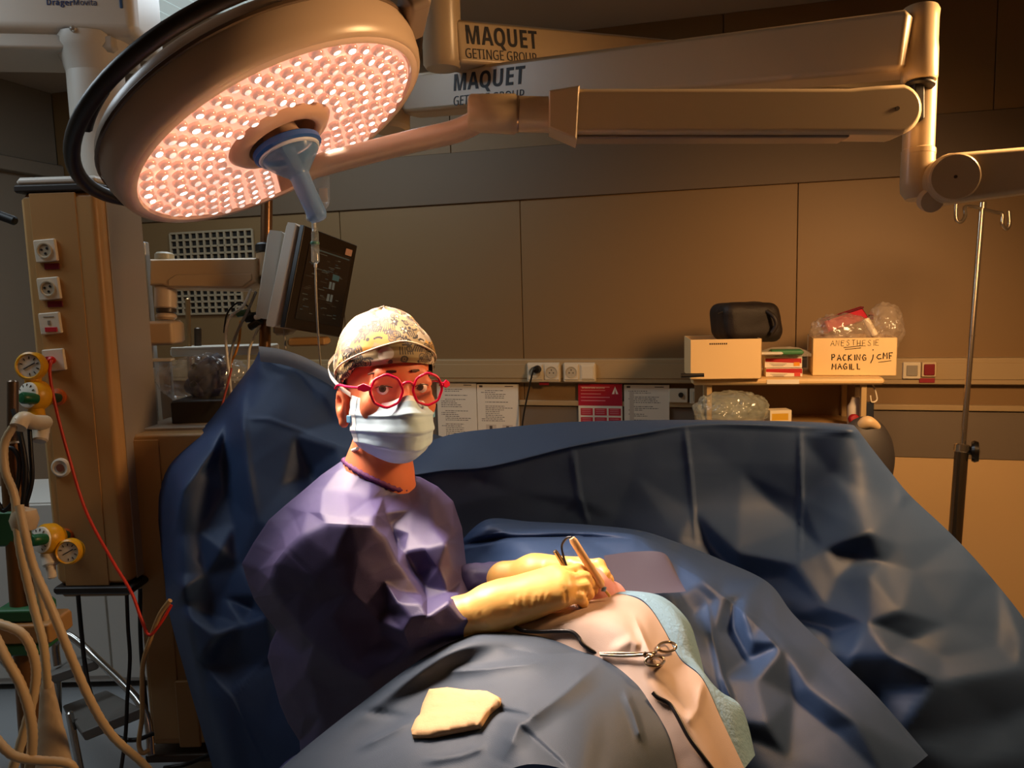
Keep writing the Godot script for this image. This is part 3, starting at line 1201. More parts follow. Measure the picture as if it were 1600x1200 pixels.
	part("elbow_cap", G.new().lathe(axis_frame(P(1450, 312, 1.5), P(1470, 318, 1.45) - P(1450, 312, 1.5)), [Vector2(0, 0), Vector2(0.022, 0), Vector2(0.022, 0.02), Vector2(0.0, 0.024)], 20), mat("#c9b59a", 0.3), t)
	var f0 := P(1484, 281, 1.48)
	var f1 := P(1680, 262, 1.42)
	x = beam_frame(f0, f1)
	L = f0.distance_to(f1)
	poly = [Vector2(L / 2, 0.041), Vector2(-L / 2 + 0.03, 0.0455)]
	for k in 13:
		var an := PI * 0.55 + PI * 0.9 * k / 12.0
		poly.append(Vector2(-L / 2 + cos(an) * 0.047, sin(an) * 0.047))
	poly.append(Vector2(-L / 2 + 0.03, -0.044))
	poly.append(Vector2(L / 2, -0.036))
	part("arm_cover", G.new().prism(x, poly, 0.07, 0.01), white, t)
	part("end_disc", G.new().lathe(x * Transform3D(Basis(Vector3.RIGHT, PI / 2), Vector3(-L / 2, 0, 0.033)), [Vector2(0.044, 0), Vector2(0.044, 0.006), Vector2(0.041, 0.009), Vector2(0, 0.009)], 36), white, t)
	part("pivot_screw", G.new().lathe(x * Transform3D(Basis(Vector3.RIGHT, PI / 2), Vector3(-L / 2, 0, 0.042)), [Vector2(0.003, 0), Vector2(0.003, 0.002), Vector2(0, 0.002)], 10), seam, t)
	# the second lamp itself hangs beyond the frame
	var lc := lamp2_c
	var ln := lamp2_n
	var t2 := thing("surgical_lamp", "second round operating lamp on the arm that leaves at the right edge", "surgical lamp", lc)
	var lx := axis_frame(lc - ln * 0.02, ln)
	part("housing", G.new().lathe(lx, [Vector2(0, -0.12), Vector2(0.2, -0.1), Vector2(0.3, -0.07), Vector2(0.31, -0.03), Vector2(0.29, 0.0)], 48), white, t2)
	part("light_panel", G.new().lathe(lx, [Vector2(0.29, -0.002), Vector2(0, -0.002)], 48), glow("#ffd9a8", 0.8), t2)
	part("yoke_tube", G.new().tube(smooth([f1, P(1850, 250, 1.35), P(2150, 190, 1.2), lc - ln * 0.12]), 0.022, 14), white, t2)


# ---------------------------------------------------------------- ceiling pendant on the left
var PD: Transform3D       # frame of the pendant cabinet, on its front plane


func pd(px: float, py: float, off := 0.0) -> Vector3:
	return hit(px, py, PD.origin + PD.basis.z * off, PD.basis.z)


func pdl(px: float, py: float) -> Vector3:
	return PD.affine_inverse() * pd(px, py)


func pbox(g: G, c: Vector3, s: Vector3, bev := 0.003) -> G:
	return g.box(PD * Transform3D(Basis(), c), s, bev)


func pendant() -> void:
	PD = Transform3D(Basis(Vector3.UP, deg_to_rad(-2)), P(90, 600, 2.15))
	var grey := mat("#cdc6ba", 0.4)
	var t := thing("pendant_boom", "pale ceiling boom with blue lettering and a fat column down to the supply cabinet", "boom", P(145, 70, 2.2))
	var bx := Transform3D(Basis(Vector3.UP, deg_to_rad(8)), P(60, 10, 2.15))
	var g := G.new()
	var be := bx.affine_inverse() * hit(212, 30, bx.origin, bx.basis.z)
	g.box(bx * Transform3D(Basis(), Vector3(be.x - 0.6, 0.04, -0.14)), Vector3(1.2, 0.22, 0.28), 0.03)
	part("beam", g, grey, t)
	part("blue_stripe", G.new().box(bx * Transform3D(Basis(), Vector3(be.x - 0.036, 0.06, -0.001)), Vector3(0.009, 0.12, 0.006), 0.002), mat("#3a567f", 0.4), t)
	part("under_plate", G.new().box(bx * Transform3D(Basis(), Vector3(be.x - 0.62, -0.085, -0.14)), Vector3(1.1, 0.05, 0.24), 0.012), mat("#b9b2a6", 0.4), t)
	var bo := bx.affine_inverse() * hit(114, 45, bx.origin, bx.basis.z)
	part("bolt", G.new().lathe(bx * Transform3D(Basis(Vector3.RIGHT, PI / 2), Vector3(bo.x, bo.y, 0)), [Vector2(0.009, 0), Vector2(0.009, 0.003), Vector2(0.006, 0.007), Vector2(0, 0.008)], 16), mat("#d0cdc6", 0.2, 0.8), t)
	for k in [["Dräger", 93, "#1e2f63", true], ["Movita", 133, "#3d4a70", false]]:
		var l0 := bx.affine_inverse() * hit(k[1], 4, bx.origin, bx.basis.z)
		lettering("lettering", k[0], 0.0215, bx * Transform3D(Basis(), Vector3(l0.x, l0.y, 0.0008)), mat(k[2], 0.5), t, k[3])
	var c0 := P(145, 62, 2.27)
	part("column_collar", G.new().lathe(Transform3D(Basis(), c0 + Vector3(0, -0.10, 0)), [Vector2(0.078, 0), Vector2(0.084, 0.02), Vector2(0.098, 0.06), Vector2(0.102, 0.07), Vector2(0.102, 0.1)], 32), grey, t)
	part("column", G.new().lathe(Transform3D(Basis(), Vector3(c0.x, P(150, 285, 2.27).y - 0.03, c0.z)), [Vector2(0.078, 0), Vector2(0.078, 0.5)], 32), grey, t)

	# cabinet
	var tl := pdl(25, 300)
	var tr := pdl(150, 300)
	var yb := pdl(110, 918).y
	var w := tr.x - tl.x
	var h := tl.y - yb
	var cx := (tl.x + tr.x) / 2
	t = thing("supply_cabinet", "tall beige hanging supply cabinet with sockets, white top and dark bottom rim", "cabinet", PD * Vector3(cx, yb, -0.12))
	var beige := mat("#bb9059", 0.42)
	var dk := mat("#2b231d", 0.5)
	part("body", pbox(G.new(), Vector3(cx, yb + h / 2, -0.12), Vector3(w, h, 0.24), 0.02), beige, t)
	part("front_strip", pbox(G.new(), Vector3(cx - 0.012, yb + h / 2, -0.001), Vector3(w * 0.58, h - 0.01, 0.006), 0.002), mat("#b28650", 0.45), t)
	part("side_panel", pbox(G.new(), Vector3(cx + w / 2, yb + h / 2, -0.135), Vector3(0.006, h - 0.02, 0.19), 0.002), mat("#a89c8c", 0.3, 0.3), t)
	part("top_rim", pbox(G.new(), Vector3(cx, yb + h + 0.008, -0.12), Vector3(w + 0.012, 0.022, 0.25), 0.006), dk, t)
	part("top_cap", pbox(G.new(), Vector3(cx, yb + h + 0.028, -0.12), Vector3(w + 0.004, 0.022, 0.24), 0.011), mat("#d9d5cb", 0.35), t)
	part("bottom_rim", pbox(G.new(), Vector3(cx + 0.006, yb - 0.008, -0.12), Vector3(w + 0.016, 0.024, 0.26), 0.008), dk, t)
	part("bottom_cap", pbox(G.new(), Vector3(cx, yb - 0.026, -0.12), Vector3(w - 0.02, 0.016, 0.22), 0.008), mat("#a37f52", 0.4), t)
	# sockets
	var cream := mat("#e2d6bf", 0.4)
	var red := mat("#8e1328", 0.45)
	for k in [[75, 392, 34, 0], [80, 451, 34, 0], [82, 505, 33, 1], [88, 562, 34, 2]]:
		var p := pdl(k[0], k[1])
		var s: float = k[2] * 2.15 / F
		var f := part("socket_plate", G.new().box(PD * Transform3D(Basis(Vector3.BACK, 0.06), Vector3(p.x, p.y, 0.008)), Vector3(s, s, 0.012), 0.003), cream, t)
		if k[3] == 0:
			var rx := PD * Transform3D(Basis(Vector3.RIGHT, PI / 2), Vector3(p.x, p.y, 0.0141))
			part("socket_well", G.new().lathe(rx, [Vector2(0.021, 0), Vector2(0.021, 0.004), Vector2(0.018, 0.004), Vector2(0.016, 0.001), Vector2(0, 0.001)], 24), mat("#b7a88c", 0.45), f)
			var hg := G.new()
			for o in [[-0.008, 0.002], [0.007, 0.006], [0.002, -0.008]]:
				hg.lathe(rx * Transform3D(Basis(), Vector3(o[0], 0.001, -o[1])), [Vector2(0.0035, 0), Vector2(0.0035, 0.001), Vector2(0, 0.001)], 8)
			part("socket_hole", hg, mat("#1d1712", 0.5), f)
			part("red_tag", G.new().box(PD * Transform3D(Basis(), Vector3(p.x + 0.009, p.y - s * 0.5 - 0.012, 0.003)), Vector3(0.042, 0.017, 0.004), 0.001), mat("#6d1024", 0.45), t)
		elif k[3] == 1:
			part("red_tag", G.new().box(PD * Transform3D(Basis(), Vector3(p.x + 0.004, p.y - 0.017, 0.0145)), Vector3(0.034, 0.013, 0.004), 0.001), mat("#c02430", 0.45), f)
			var ig := G.new()
			ig.box(PD * Transform3D(Basis(), Vector3(p.x, p.y + 0.002, 0.0145)), Vector3(0.008, 0.012, 0.002), 0.0005)
			ig.box(PD * Transform3D(Basis(), Vector3(p.x, p.y + 0.018, 0.0145)), Vector3(0.03, 0.003, 0.001), 0.0003)
			part("printed_symbol", ig, mat("#8a7f70", 0.5), f)
		else:
			part("red_socket", G.new().lathe(PD * Transform3D(Basis(Vector3.RIGHT, PI / 2), Vector3(p.x - 0.01, p.y, 0.014)), [Vector2(0.011, 0), Vector2(0.011, 0.012), Vector2(0, 0.012)], 16), mat("#b02030", 0.4), f)
	var rp := pdl(97, 730)
	var rx2 := PD * Transform3D(Basis(Vector3.RIGHT, PI / 2), Vector3(rp.x, rp.y, 0.002))
	var rs := part("round_socket", G.new().lathe(rx2, [Vector2(0.027, 0), Vector2(0.027, 0.006), Vector2(0.022, 0.009), Vector2(0.016, 0.006), Vector2(0, 0.006)], 28), mat("#d9cdb8", 0.4), t)
	part("socket_hole", G.new().lathe(rx2 * Transform3D(Basis(), Vector3(0, 0.006, 0)), [Vector2(0.011, 0), Vector2(0.011, 0.002), Vector2(0, 0.002)], 16), mat("#7a4a3a", 0.4), rs)
	# red outlets that carry the regulators
	for k in [[92, 620], [104, 838]]:
		var p := pdl(k[0], k[1])
		part("gas_outlet", G.new().lathe(PD * Transform3D(Basis(Vector3.RIGHT, PI / 2), Vector3(p.x, p.y, 0.002)), [Vector2(0.024, 0), Vector2(0.024, 0.01), Vector2(0.016, 0.014), Vector2(0.012, 0.03), Vector2(0, 0.03)], 24), mat("#b3541f", 0.4), t)
	# two yellow regulators: dial, knob, valve body
	regulator("yellow gas regulator high on the cabinet, its dial above a green knob", [48, 572, 22], [56, 618, 24], [40, 622], [92, 622], 2.04)
	regulator("yellow gas regulator low on the cabinet, its dial to the lower right", [108, 862, 20], [76, 842, 24], [56, 844], [104, 836], 2.04)
	# red cable from the fourth socket
	var rc := thing("red_cable", "thin red cable hanging from the lowest square socket of the supply cabinet", "cable", P(80, 562, 2.1))
	part("plug", rod(G.new(), P(80, 562, 2.13), P(81, 563, 2.06), 0.010, 14), mat("#c8281e", 0.4), rc)
	part("cord", G.new().tube(smooth(pts([81, 563, 2.06, 78, 585, 2.05, 88, 640, 2.05, 108, 715, 2.05, 135, 800, 2.04, 175, 875, 2.02, 205, 925, 2.0, 220, 965, 1.98, 233, 992, 1.97, 250, 975, 1.97, 268, 945, 1.98]), 8), 0.0042, 8), mat("#c8321c", 0.4), rc)


func regulator(label: String, dial: Array, valve: Array, knob: Array, port: Array, d: float) -> void:
	var yellow := mat("#e0a414", 0.35)
	var white := mat("#ece4d2", 0.35)
	var t := thing("gas_regulator", label, "gas regulator", P(valve[0], valve[1], d))
	var out := (cam.transform.basis * Vector3(-0.35, 0.08, 1)).normalized()
	var vx := axis_frame(P(valve[0], valve[1], d), out)
	var r: float = valve[2] * d / F
	part("valve_body", G.new().lathe(vx, [Vector2(0, -r * 0.9), Vector2(r * 0.7, -r * 0.8), Vector2(r, -r * 0.3), Vector2(r, r * 0.25), Vector2(r * 0.86, r * 0.5), Vector2(0, r * 0.52)], 28), yellow, t)
	part("valve_scale", G.new().lathe(vx, [Vector2(r * 0.84, r * 0.5), Vector2(r * 0.8, r * 0.62), Vector2(r * 0.4, r * 0.75), Vector2(0, r * 0.76)], 28), white, t)
	for k in 9:
		var a := TAU * k / 12.0
		part("scale_mark", G.new().box(vx * Transform3D(Basis(Vector3.UP, -a), Vector3(cos(a), 0, sin(a)) * r * 0.64 + Vector3(0, r * 0.69, 0)), Vector3(r * 0.16, r * 0.06, r * 0.05), 0.0003), mat("#3a332a", 0.5), t)
	var kx := axis_frame(P(knob[0], knob[1], d - 0.055), out)
	part("green_knob", G.new().lathe(kx, [Vector2(0, -0.03), Vector2(0.014, -0.03), Vector2(0.0155, -0.01), Vector2(0.0155, 0.008), Vector2(0.012, 0.013), Vector2(0, 0.014)], 16), mat("#155c33", 0.4), t)
	var gx := axis_frame(P(dial[0], dial[1], d - 0.01), (cam.transform.basis * Vector3(0.05, 0.0, 1)).normalized())
	var s: float = dial[2] * d / F
	var di := part("dial_case", G.new().lathe(gx, [Vector2(0, -s * 0.9), Vector2(s * 0.8, -s * 0.85), Vector2(s, -s * 0.4), Vector2(s, s * 0.2), Vector2(s * 0.86, s * 0.32), Vector2(s * 0.78, s * 0.2)], 32), yellow, t)
	part("dial_face", G.new().lathe(gx, [Vector2(s * 0.8, s * 0.16), Vector2(0, s * 0.16)], 28), white, di)
	for k in 8:
		var a := TAU * k / 10.0 + 0.3
		part("dial_mark", G.new().box(gx * Transform3D(Basis(Vector3.UP, -a), Vector3(cos(a), 0, sin(a)) * s * 0.58 + Vector3(0, s * 0.18, 0)), Vector3(s * 0.18, s * 0.04, s * 0.06), 0.0002), mat("#2a241c", 0.5), di)
	part("needle", G.new().box(gx * Transform3D(Basis(Vector3.UP, 0.5), Vector3(0, s * 0.2, 0)), Vector3(s * 0.9, s * 0.05, s * 0.07), 0.0004), mat("#2a241c", 0.5), di)
	part("neck", rod(G.new(), P(valve[0], valve[1], d), P(dial[0], dial[1], d + 0.01), r * 0.5, 16), yellow, t)
	part("connector", rod(G.new(), P(valve[0], valve[1], d), P(port[0], port[1], 2.14), 0.013, 16), mat("#1d3b2c", 0.4), t)
	part("hose_outlet", rod(G.new(), P(valve[0], valve[1] + 20, d), P(valve[0] + 4, valve[1] + 42, d - 0.01), 0.02, 16), yellow if valve[1] < 700 else white, t)
	part("outlet_collar", rod(G.new(), P(valve[0] + 3, valve[1] + 40, d - 0.01), P(valve[0] + 5, valve[1] + 62, d - 0.01), 0.025 if valve[1] < 700 else 0.012, 18), white, t)


# ---------------------------------------------------------------- anaesthesia corner
func cbox(g: G, px0: float, px1: float, py0: float, py1: float, d: float, depth: float, bev := 0.004, yaw := 0.0) -> G:
	# a box whose front fills those pixels at that distance and that goes back from there
	var c := P((px0 + px1) / 2, (py0 + py1) / 2, d)
	var s := Vector3((px1 - px0) * d / F, (py1 - py0) * d / F, depth)
	var b := Basis(Vector3.UP, deg_to_rad(yaw))
	return g.box(Transform3D(b, c - b.z * depth / 2), s, bev)


func quadbox(g: G, a: Array, depth: float, bev := 0.003) -> G:
	# four corners (top left, top right, bottom right, bottom left) as px, py, d; extruded backwards
	var q := pts(a)
	var m: Vector3 = (q[1] - q[0]).cross(q[3] - q[0]).normalized()
	if m.dot(cam.transform.origin - q[0]) < 0:
		m = -m
	var xx: Vector3 = (q[1] - q[0]).normalized()
	var x := Transform3D(Basis(xx, m.cross(xx), m), q[0] - m * depth / 2)
	var poly := []
	for p in q:
		var l := x.affine_inverse() * (p as Vector3)
		poly.append(Vector2(l.x, l.y))
	return g.prism(x, poly, depth, bev)


func machine() -> void:
	var beige := mat("#b78a57", 0.45)
	var pale := mat("#c9ac86", 0.4)
	var alu := mat("#c3c6c6", 0.3, 0.5)
	var d := 2.45
	var t := thing("anaesthesia_machine", "brown anaesthesia machine cabinet with metal uprights beside the supply cabinet", "machine", P(262, 1185, 2.35))
	part("cabinet", cbox(G.new(), 216, 420, 674, 1178, 2.30, 0.5, 0.01), mat("#b28852", 0.45), t)
	part("door", cbox(G.new(), 222, 266, 684, 1170, 2.295, 0.012, 0.003), mat("#b28852", 0.42), t)
	part("door", cbox(G.new(), 270, 415, 684, 1050, 2.295, 0.012, 0.003), mat("#b28852", 0.42), t)
	part("drawer", cbox(G.new(), 276, 310, 1062, 1172, 2.292, 0.012, 0.004), mat("#9c713f", 0.45), t)
	part("base", cbox(G.new(), 226, 415, 1178, 1192, 2.36, 0.42, 0.006), mat("#4b3a2a", 0.5), t)
	part("tower_post", cbox(G.new(), 191, 210, 372, 925, 2.42, 0.05, 0.006), beige, t)
	part("upright", cbox(G.new(), 208, 222, 380, 672, 2.5, 0.03, 0.003), alu, t)
	part("upright", cbox(G.new(), 224, 238, 380, 672, 2.53, 0.03, 0.003), alu, t)
	part("top_plate", cbox(G.new(), 214, 405, 667, 676, 2.31, 0.46, 0.004), mat("#b9ac98", 0.35), t)
	part("white_panel", cbox(G.new(), 250, 269, 560, 672, 2.52, 0.02, 0.003), mat("#c9c3b6", 0.4), t)
	part("slim_rail", cbox(G.new(), 233, 241, 575, 645, 2.49, 0.02, 0.003), alu, t)
	var br := part("bracket", cbox(G.new(), 202, 224, 488, 549, 2.4, 0.05, 0.005), beige, t)
	var sg := G.new()
	for y in [495, 520, 542]:
		sg.lathe(axis_frame(P(212, y, 2.4), cam.transform.basis.z), [Vector2(0.003, 0), Vector2(0.003, 0.002), Vector2(0, 0.002)], 8)
	part("screw", sg, mat("#4a3520", 0.4, 0.5), br)
	part("pivot_block", cbox(G.new(), 222, 270, 502, 540, 2.42, 0.1, 0.012), pale, t)
	part("clip_rail", cbox(G.new(), 235, 268, 560, 566, 2.47, 0.03, 0.004), mat("#dedbd2", 0.3), t)
	t = single("monitor_box", cbox(G.new(), 266, 400, 625, 666, 2.38, 0.25, 0.008), mat("#2e2a26", 0.5), "dark flat box standing on the brown machine below the plastic bag", "equipment box", P(330, 671, 2.45))
	# boom arm with its clamp
	t = thing("equipment_boom", "beige horizontal boom clamped to the brown metal pole with a black cap", "boom", P(335, 430, 2.5))
	var poly := []
	var c := P(335, 430, 2.5)
	var k := 2.5 / F
	for q in [[-92, -22], [72, -24], [72, 14], [55, 24], [-60, 22], [-72, 18], [-92, 18]]:
		poly.append(Vector2(q[0] * k, -q[1] * k))
	part("boom_arm", G.new().prism(Transform3D(cam.transform.basis, c), poly, 0.09, 0.008), pale, t)
	part("raised_panel", G.new().prism(Transform3D(cam.transform.basis, c + cam.transform.basis.z * 0.045), [Vector2(-62, -20) * k, Vector2(52, -21) * k, Vector2(66, -10) * k, Vector2(66, -1) * k, Vector2(-50, -2) * k, Vector2(-62, -10) * k], 0.008, 0.003), pale, t)
	part("clamp_collar", rod(G.new(), P(417, 433, 2.5), P(417, 396, 2.5), 0.034, 28), pale, t)
	part("black_cap", rod(G.new(), P(416, 397, 2.5), P(416, 381, 2.5), 0.0345, 28, 0.006), mat("#15120f", 0.5), t)
	part("black_lever", cbox(G.new(), 430, 438, 412, 444, 2.47, 0.03, 0.006), mat("#15120f", 0.5), t)
	part("pivot_cylinder", rod(G.new(), P(259, 482, 2.5), P(259, 448, 2.5), 0.034, 28), mat("#cdb79c", 0.4), t)
	part("dark_ring", rod(G.new(), P(260, 490, 2.5), P(260, 481, 2.5), 0.031, 28), mat("#3b3028", 0.4), t)
	part("pivot_foot", rod(G.new(), P(260, 500, 2.5), P(260, 489, 2.5), 0.032, 28, 0.008), mat("#cdb79c", 0.4), t)
	part("top_disc", rod(G.new(), P(257, 408, 2.5), P(257, 395, 2.5), 0.03, 28, 0.006), mat("#b9b5a0", 0.35), t)
	var pf := P(412, 664, 2.5)
	t = thing("metal_pole", "brown metal pole rising through the clamp of the beige boom", "pole", pf)
	part("pole", rod(G.new(), pf, P(418, 236, 2.5), 0.0185, 24), mat("#8c6a4c", 0.3, 0.75), t)
	part("hook", G.new().tube(smooth([P(418, 240, 2.5), P(440, 232, 2.35), P(480, 238, 2.08), P(496, 246, 2.0), P(500, 250, 1.985), P(501, 244, 1.97)], 6), 0.004, 8), mat("#8c6a4c", 0.3, 0.75), t)
	single("metal_rod", rod(G.new(), P(297, 600, 2.72), P(293, 466, 2.72), 0.0085, 14), mat("#a98a60", 0.3, 0.8), "thin brassy rod in front of the lower air grille", "rod", P(297, 600, 2.72))
	single("metal_rod", rod(G.new(), P(310, 600, 2.74), P(309, 512, 2.74), 0.0125, 14), mat("#4c3f33", 0.35, 0.6), "short thick dark rod right of the thin brassy rod", "rod", P(310, 600, 2.74))
	t = thing("tray", "long white tray rail above the clear plastic bag on the machine", "tray", P(335, 552, 2.6))
	part("tray_plate", cbox(G.new(), 265, 412, 543, 556, 2.6, 0.18, 0.006), mat("#d9d2c2", 0.35), t)
	part("rim", cbox(G.new(), 266, 412, 541, 545, 2.595, 0.012, 0.003), mat("#e6e0d2", 0.3), t)
	# plastic bag with dark blue contents
	t = thing("plastic_bag", "crumpled clear plastic bag holding navy tubing on the dark box", "bag", P(325, 626, 2.45))
	var rng := RandomNumberGenerator.new()
	rng.seed = 9
	for q in [[310, 592, 346, 568, 30], [300, 602, 322, 620, 22], [322, 604, 352, 590, 30], [316, 614, 354, 606, 22]]:
		part("navy_pad", G.new().tube(smooth([P(q[0], q[1], 2.5), P((q[0] + q[2]) / 2.0, (q[1] + q[3]) / 2.0 - 3, 2.48), P(q[2], q[3], 2.5)], 6), q[4] * 2.5 / F * 0.62, 14), mat("#161c48", 0.5), t)
	for q in [[298, 603], [306, 590], [300, 575], [316, 572]]:
		part("black_tip", rod(G.new(), P(q[0], q[1], 2.46), P(q[0] + 9, q[1] - 5, 2.46), 0.01, 12), mat("#0f0f16", 0.35), t)
	var film := G.new()
	nets(film, func(p: Vector3) -> float:
		var l := cam.transform.basis.inverse() * (p - P(326, 596, 2.49))
		var r := ell(l, Vector3(0.125, 0.07, 0.075))
		r = smin(r, sc(l, Vector3(-0.06, 0, 0), Vector3(-0.13, 0.008, 0.02), 0.05, 0.012), 0.03)
		return r + crumple.get_noise_3dv(p * 24.0) * 0.026 + crumple.get_noise_3dv(p * 55.0) * 0.012, P(326, 596, 2.49) - Vector3(0.17, 0.11, 0.12), P(326, 596, 2.49) + Vector3(0.17, 0.11, 0.12), 0.0055)
	part("clear_film", film, clear("#dfe4ea", 0.14, 0.1), t)
	# cables
	for q in [
		["white_cable", "white cable looping down beside the boom, left of the orange one", "#d8d4c8", 0.0045, [392, 452, 2.46, 380, 478, 2.43, 360, 495, 2.42, 353, 520, 2.42, 355, 560, 2.4, 361, 612, 2.38, 362, 640, 2.37]],
		["grey_cable", "grey cable that slants from the boom to the machine behind the white one", "#8d8a84", 0.0045, [400, 456, 2.47, 385, 490, 2.44, 368, 525, 2.42, 360, 560, 2.41, 358, 600, 2.4, 360, 640, 2.38]],
		["orange_cable", "short orange cable hanging under the black connectors", "#d08a30", 0.004, [376, 502, 2.44, 374, 530, 2.43, 368, 552, 2.43, 361, 568, 2.44, 355, 600, 2.43]],
		["pale_cable", "pale curved cable ending at the top of the left drape", "#cfc9b6", 0.0042, [406, 508, 2.46, 398, 525, 2.44, 390, 545, 2.42, 388, 570, 2.38, 386, 600, 2.36]],
		["black_cable", "thin black cable arching over the connectors by the pole", "#191613", 0.003, [350, 520, 2.48, 355, 490, 2.47, 372, 473, 2.47, 388, 480, 2.47, 392, 500, 2.48]],
		["grey_cable", "thin grey cable bending down right of the metal pole", "#a39d90", 0.003, [425, 508, 2.46, 438, 504, 2.45, 444, 518, 2.44, 446, 545, 2.43]],
		["red_tube", "thin red tube running over the plastic bag towards the left drape", "#a33a2e", 0.0035, [362, 575, 2.38, 356, 600, 2.37, 350, 622, 2.36, 346, 640, 2.35]],
	]:
		single(q[0], G.new().tube(smooth(pts(q[4]), 8), q[3], 8), mat(q[2], 0.5), q[1], "tube" if q[0] == "red_tube" else "cable", P(q[4][0], q[4][1], q[4][2]))
	t = thing("cable_connector", "bundle of black and green cable connectors left of the metal pole", "connector", P(395, 500, 2.47))
	part("black_plug", rod(G.new(), P(383, 497, 2.47), P(408, 494, 2.46), 0.016, 14), mat("#14130f", 0.4), t)
	part("black_plug", rod(G.new(), P(390, 512, 2.47), P(407, 500, 2.45), 0.012, 14), mat("#14130f", 0.4), t)
	part("green_plug", rod(G.new(), P(370, 491, 2.47), P(388, 488, 2.46), 0.011, 14), mat("#2f5b35", 0.4), t)
	part("white_plug", rod(G.new(), P(398, 496, 2.44), P(406, 495, 2.43), 0.008, 12), mat("#e4e0d8", 0.3), t)


func monitor_things() -> void:
	var t := thing("patient_monitor", "tilted patient monitor with a white back and a dark screen beside the drip chamber", "monitor", P(480, 530, 2.5))
	part("bezel", quadbox(G.new(), [476, 352, 2.34, 559, 384, 2.62, 537, 528, 2.60, 445, 512, 2.32], 0.02, 0.004), mat("#150f0d", 0.35), t)
	var sm := StandardMaterial3D.new()
	var im := Image.create(160, 200, false, Image.FORMAT_RGB8)
	im.fill(Color("#120e0b"))
	var rng := RandomNumberGenerator.new()
	rng.seed = 4
	for k in 60:
		var c := [Color("#2c2a22"), Color("#3a4038"), Color("#2b3a3c")][rng.randi() % 3] as Color
		im.fill_rect(Rect2i(rng.randi_range(6, 130), rng.randi_range(8, 180), rng.randi_range(6, 24), 2), c)
	im.fill_rect(Rect2i(6, 6, 148, 4), Color("#33403c"))
	for k in 4:
		im.fill_rect(Rect2i(92 + 12 * (k % 2), 82 + 34 * (k / 2), 9, 20), Color("#4f5a58"))
	im.fill_rect(Rect2i(100, 60, 26, 16), Color("#2d4a4a"))
	sm.albedo_texture = ImageTexture.create_from_image(im)
	sm.roughness = 0.15
	sm.emission_enabled = true
	sm.emission_texture = sm.albedo_texture
	sm.emission_energy_multiplier = 0.35
	var q := pts([484, 381, 2.334, 549, 403, 2.558, 531, 511, 2.547, 461, 498, 2.32])
	var m: Vector3 = (q[1] - q[0]).cross(q[3] - q[0]).normalized()
	if m.dot(cam.transform.origin - q[0]) < 0:
		m = -m
	var bq := pts([476, 352, 2.34, 559, 384, 2.62, 445, 512, 2.32])
	var bm: Vector3 = (bq[1] - bq[0]).cross(bq[2] - bq[0]).normalized()
	if bm.dot(cam.transform.origin - bq[0]) < 0:
		bm = -bm
	var f := []
	for p in [[484, 381], [549, 403], [531, 511], [461, 498]]:
		f.append(hit(p[0], p[1], bq[0] + bm * 0.0015, bm))
	var g := G.new()
	g.face(f, bm, [Vector2(0, 0), Vector2(1, 0), Vector2(1, 1), Vector2(0, 1)])
	part("screen", g, sm, t)
	var lab := []
	for p in [[541, 388], [551, 391], [549, 401], [539, 398]]:
		lab.append(hit(p[0], p[1], bq[0] + bm * 0.002, bm))
	g = G.new()
	g.face(lab, bm)
	part("sticker", g, mat("#c9a090", 0.6), t)
	var back := mat("#cfc8ba", 0.4)
	part("back_shell", quadbox(G.new(), [466, 349, 2.345, 545, 381, 2.62, 525, 524, 2.61, 432, 512, 2.33], 0.05, 0.012), back, t)
	part("back_hump", quadbox(G.new(), [446, 362, 2.40, 500, 390, 2.62, 480, 500, 2.62, 425, 500, 2.40], 0.07, 0.015), back, t)
	part("mount_box", cbox(G.new(), 424, 450, 460, 524, 2.46, 0.09, 0.01), mat("#a79d8c", 0.45), t)
	part("handle_tray", cbox(G.new(), 448, 508, 528, 541, 2.42, 0.08, 0.008), mat("#b08a58", 0.45), t)
	# drip bag
	t = thing("drip_bag", "small clear drip bag hanging behind the lamp's blue sleeve", "drip bag", P(497, 330, 2.0))
	var film := G.new()
	var rows := []
	var cb := cam.transform.basis
	for r in [[268, 16, 3], [274, 18, 9], [295, 18.5, 13], [312, 18.5, 13], [322, 16, 9], [330, 8, 5], [334, 5, 4]]:
		var row := PackedVector3Array()
		for k in 21:
			var a := TAU * k / 20.0
			row.append(P(497, r[0], 2.0) + cb.x * (cos(a) * r[1] * 2.0 / F) + cb.z * (sin(a) * r[2] * 2.0 / F))
		rows.append(row)
	film.sheet(rows, true, cam.transform.origin)
	part("bag_film", film, clear("#c8d2dc", 0.30, 0.12), t)
	part("bag_label", cbox(G.new(), 499, 512, 294, 316, 1.977, 0.001, 0.0002), clear("#e4dcd0", 0.6, 0.4), t)
	part("hanger_loop", G.new().tube(smooth(pts([487, 268, 2.0, 492, 246, 2.0, 502, 246, 2.0, 507, 268, 2.0]), 5), 0.003, 8), mat("#cfd4d6", 0.4), t)
	part("port", rod(G.new(), P(490, 346, 2.0), P(490, 332, 2.0), 0.019, 20), mat("#d5d6d2", 0.35), t)
	part("port_rim", rod(G.new(), P(490, 336, 2.0), P(490, 331, 2.0), 0.022, 20), mat("#d5d6d2", 0.35), t)
	t = thing("drip_line", "drip chamber with a green ring and its thin tube below the small drip bag", "drip line", P(492, 400, 2.0))
	part("spike", rod(G.new(), P(491, 362, 2.0), P(490, 342, 2.0), 0.006, 12), mat("#cfd4d2", 0.3), t)
	part("chamber", G.new().lathe(axis_frame(P(493, 412, 2.0), P(492, 356, 2.0) - P(493, 412, 2.0)), [Vector2(0.004, 0), Vector2(0.0105, 0.006), Vector2(0.0105, 0.055), Vector2(0.0095, 0.06), Vector2(0.0095, 0.08), Vector2(0.006, 0.093)], 20), clear("#d6e4e2", 0.28, 0.08), t)
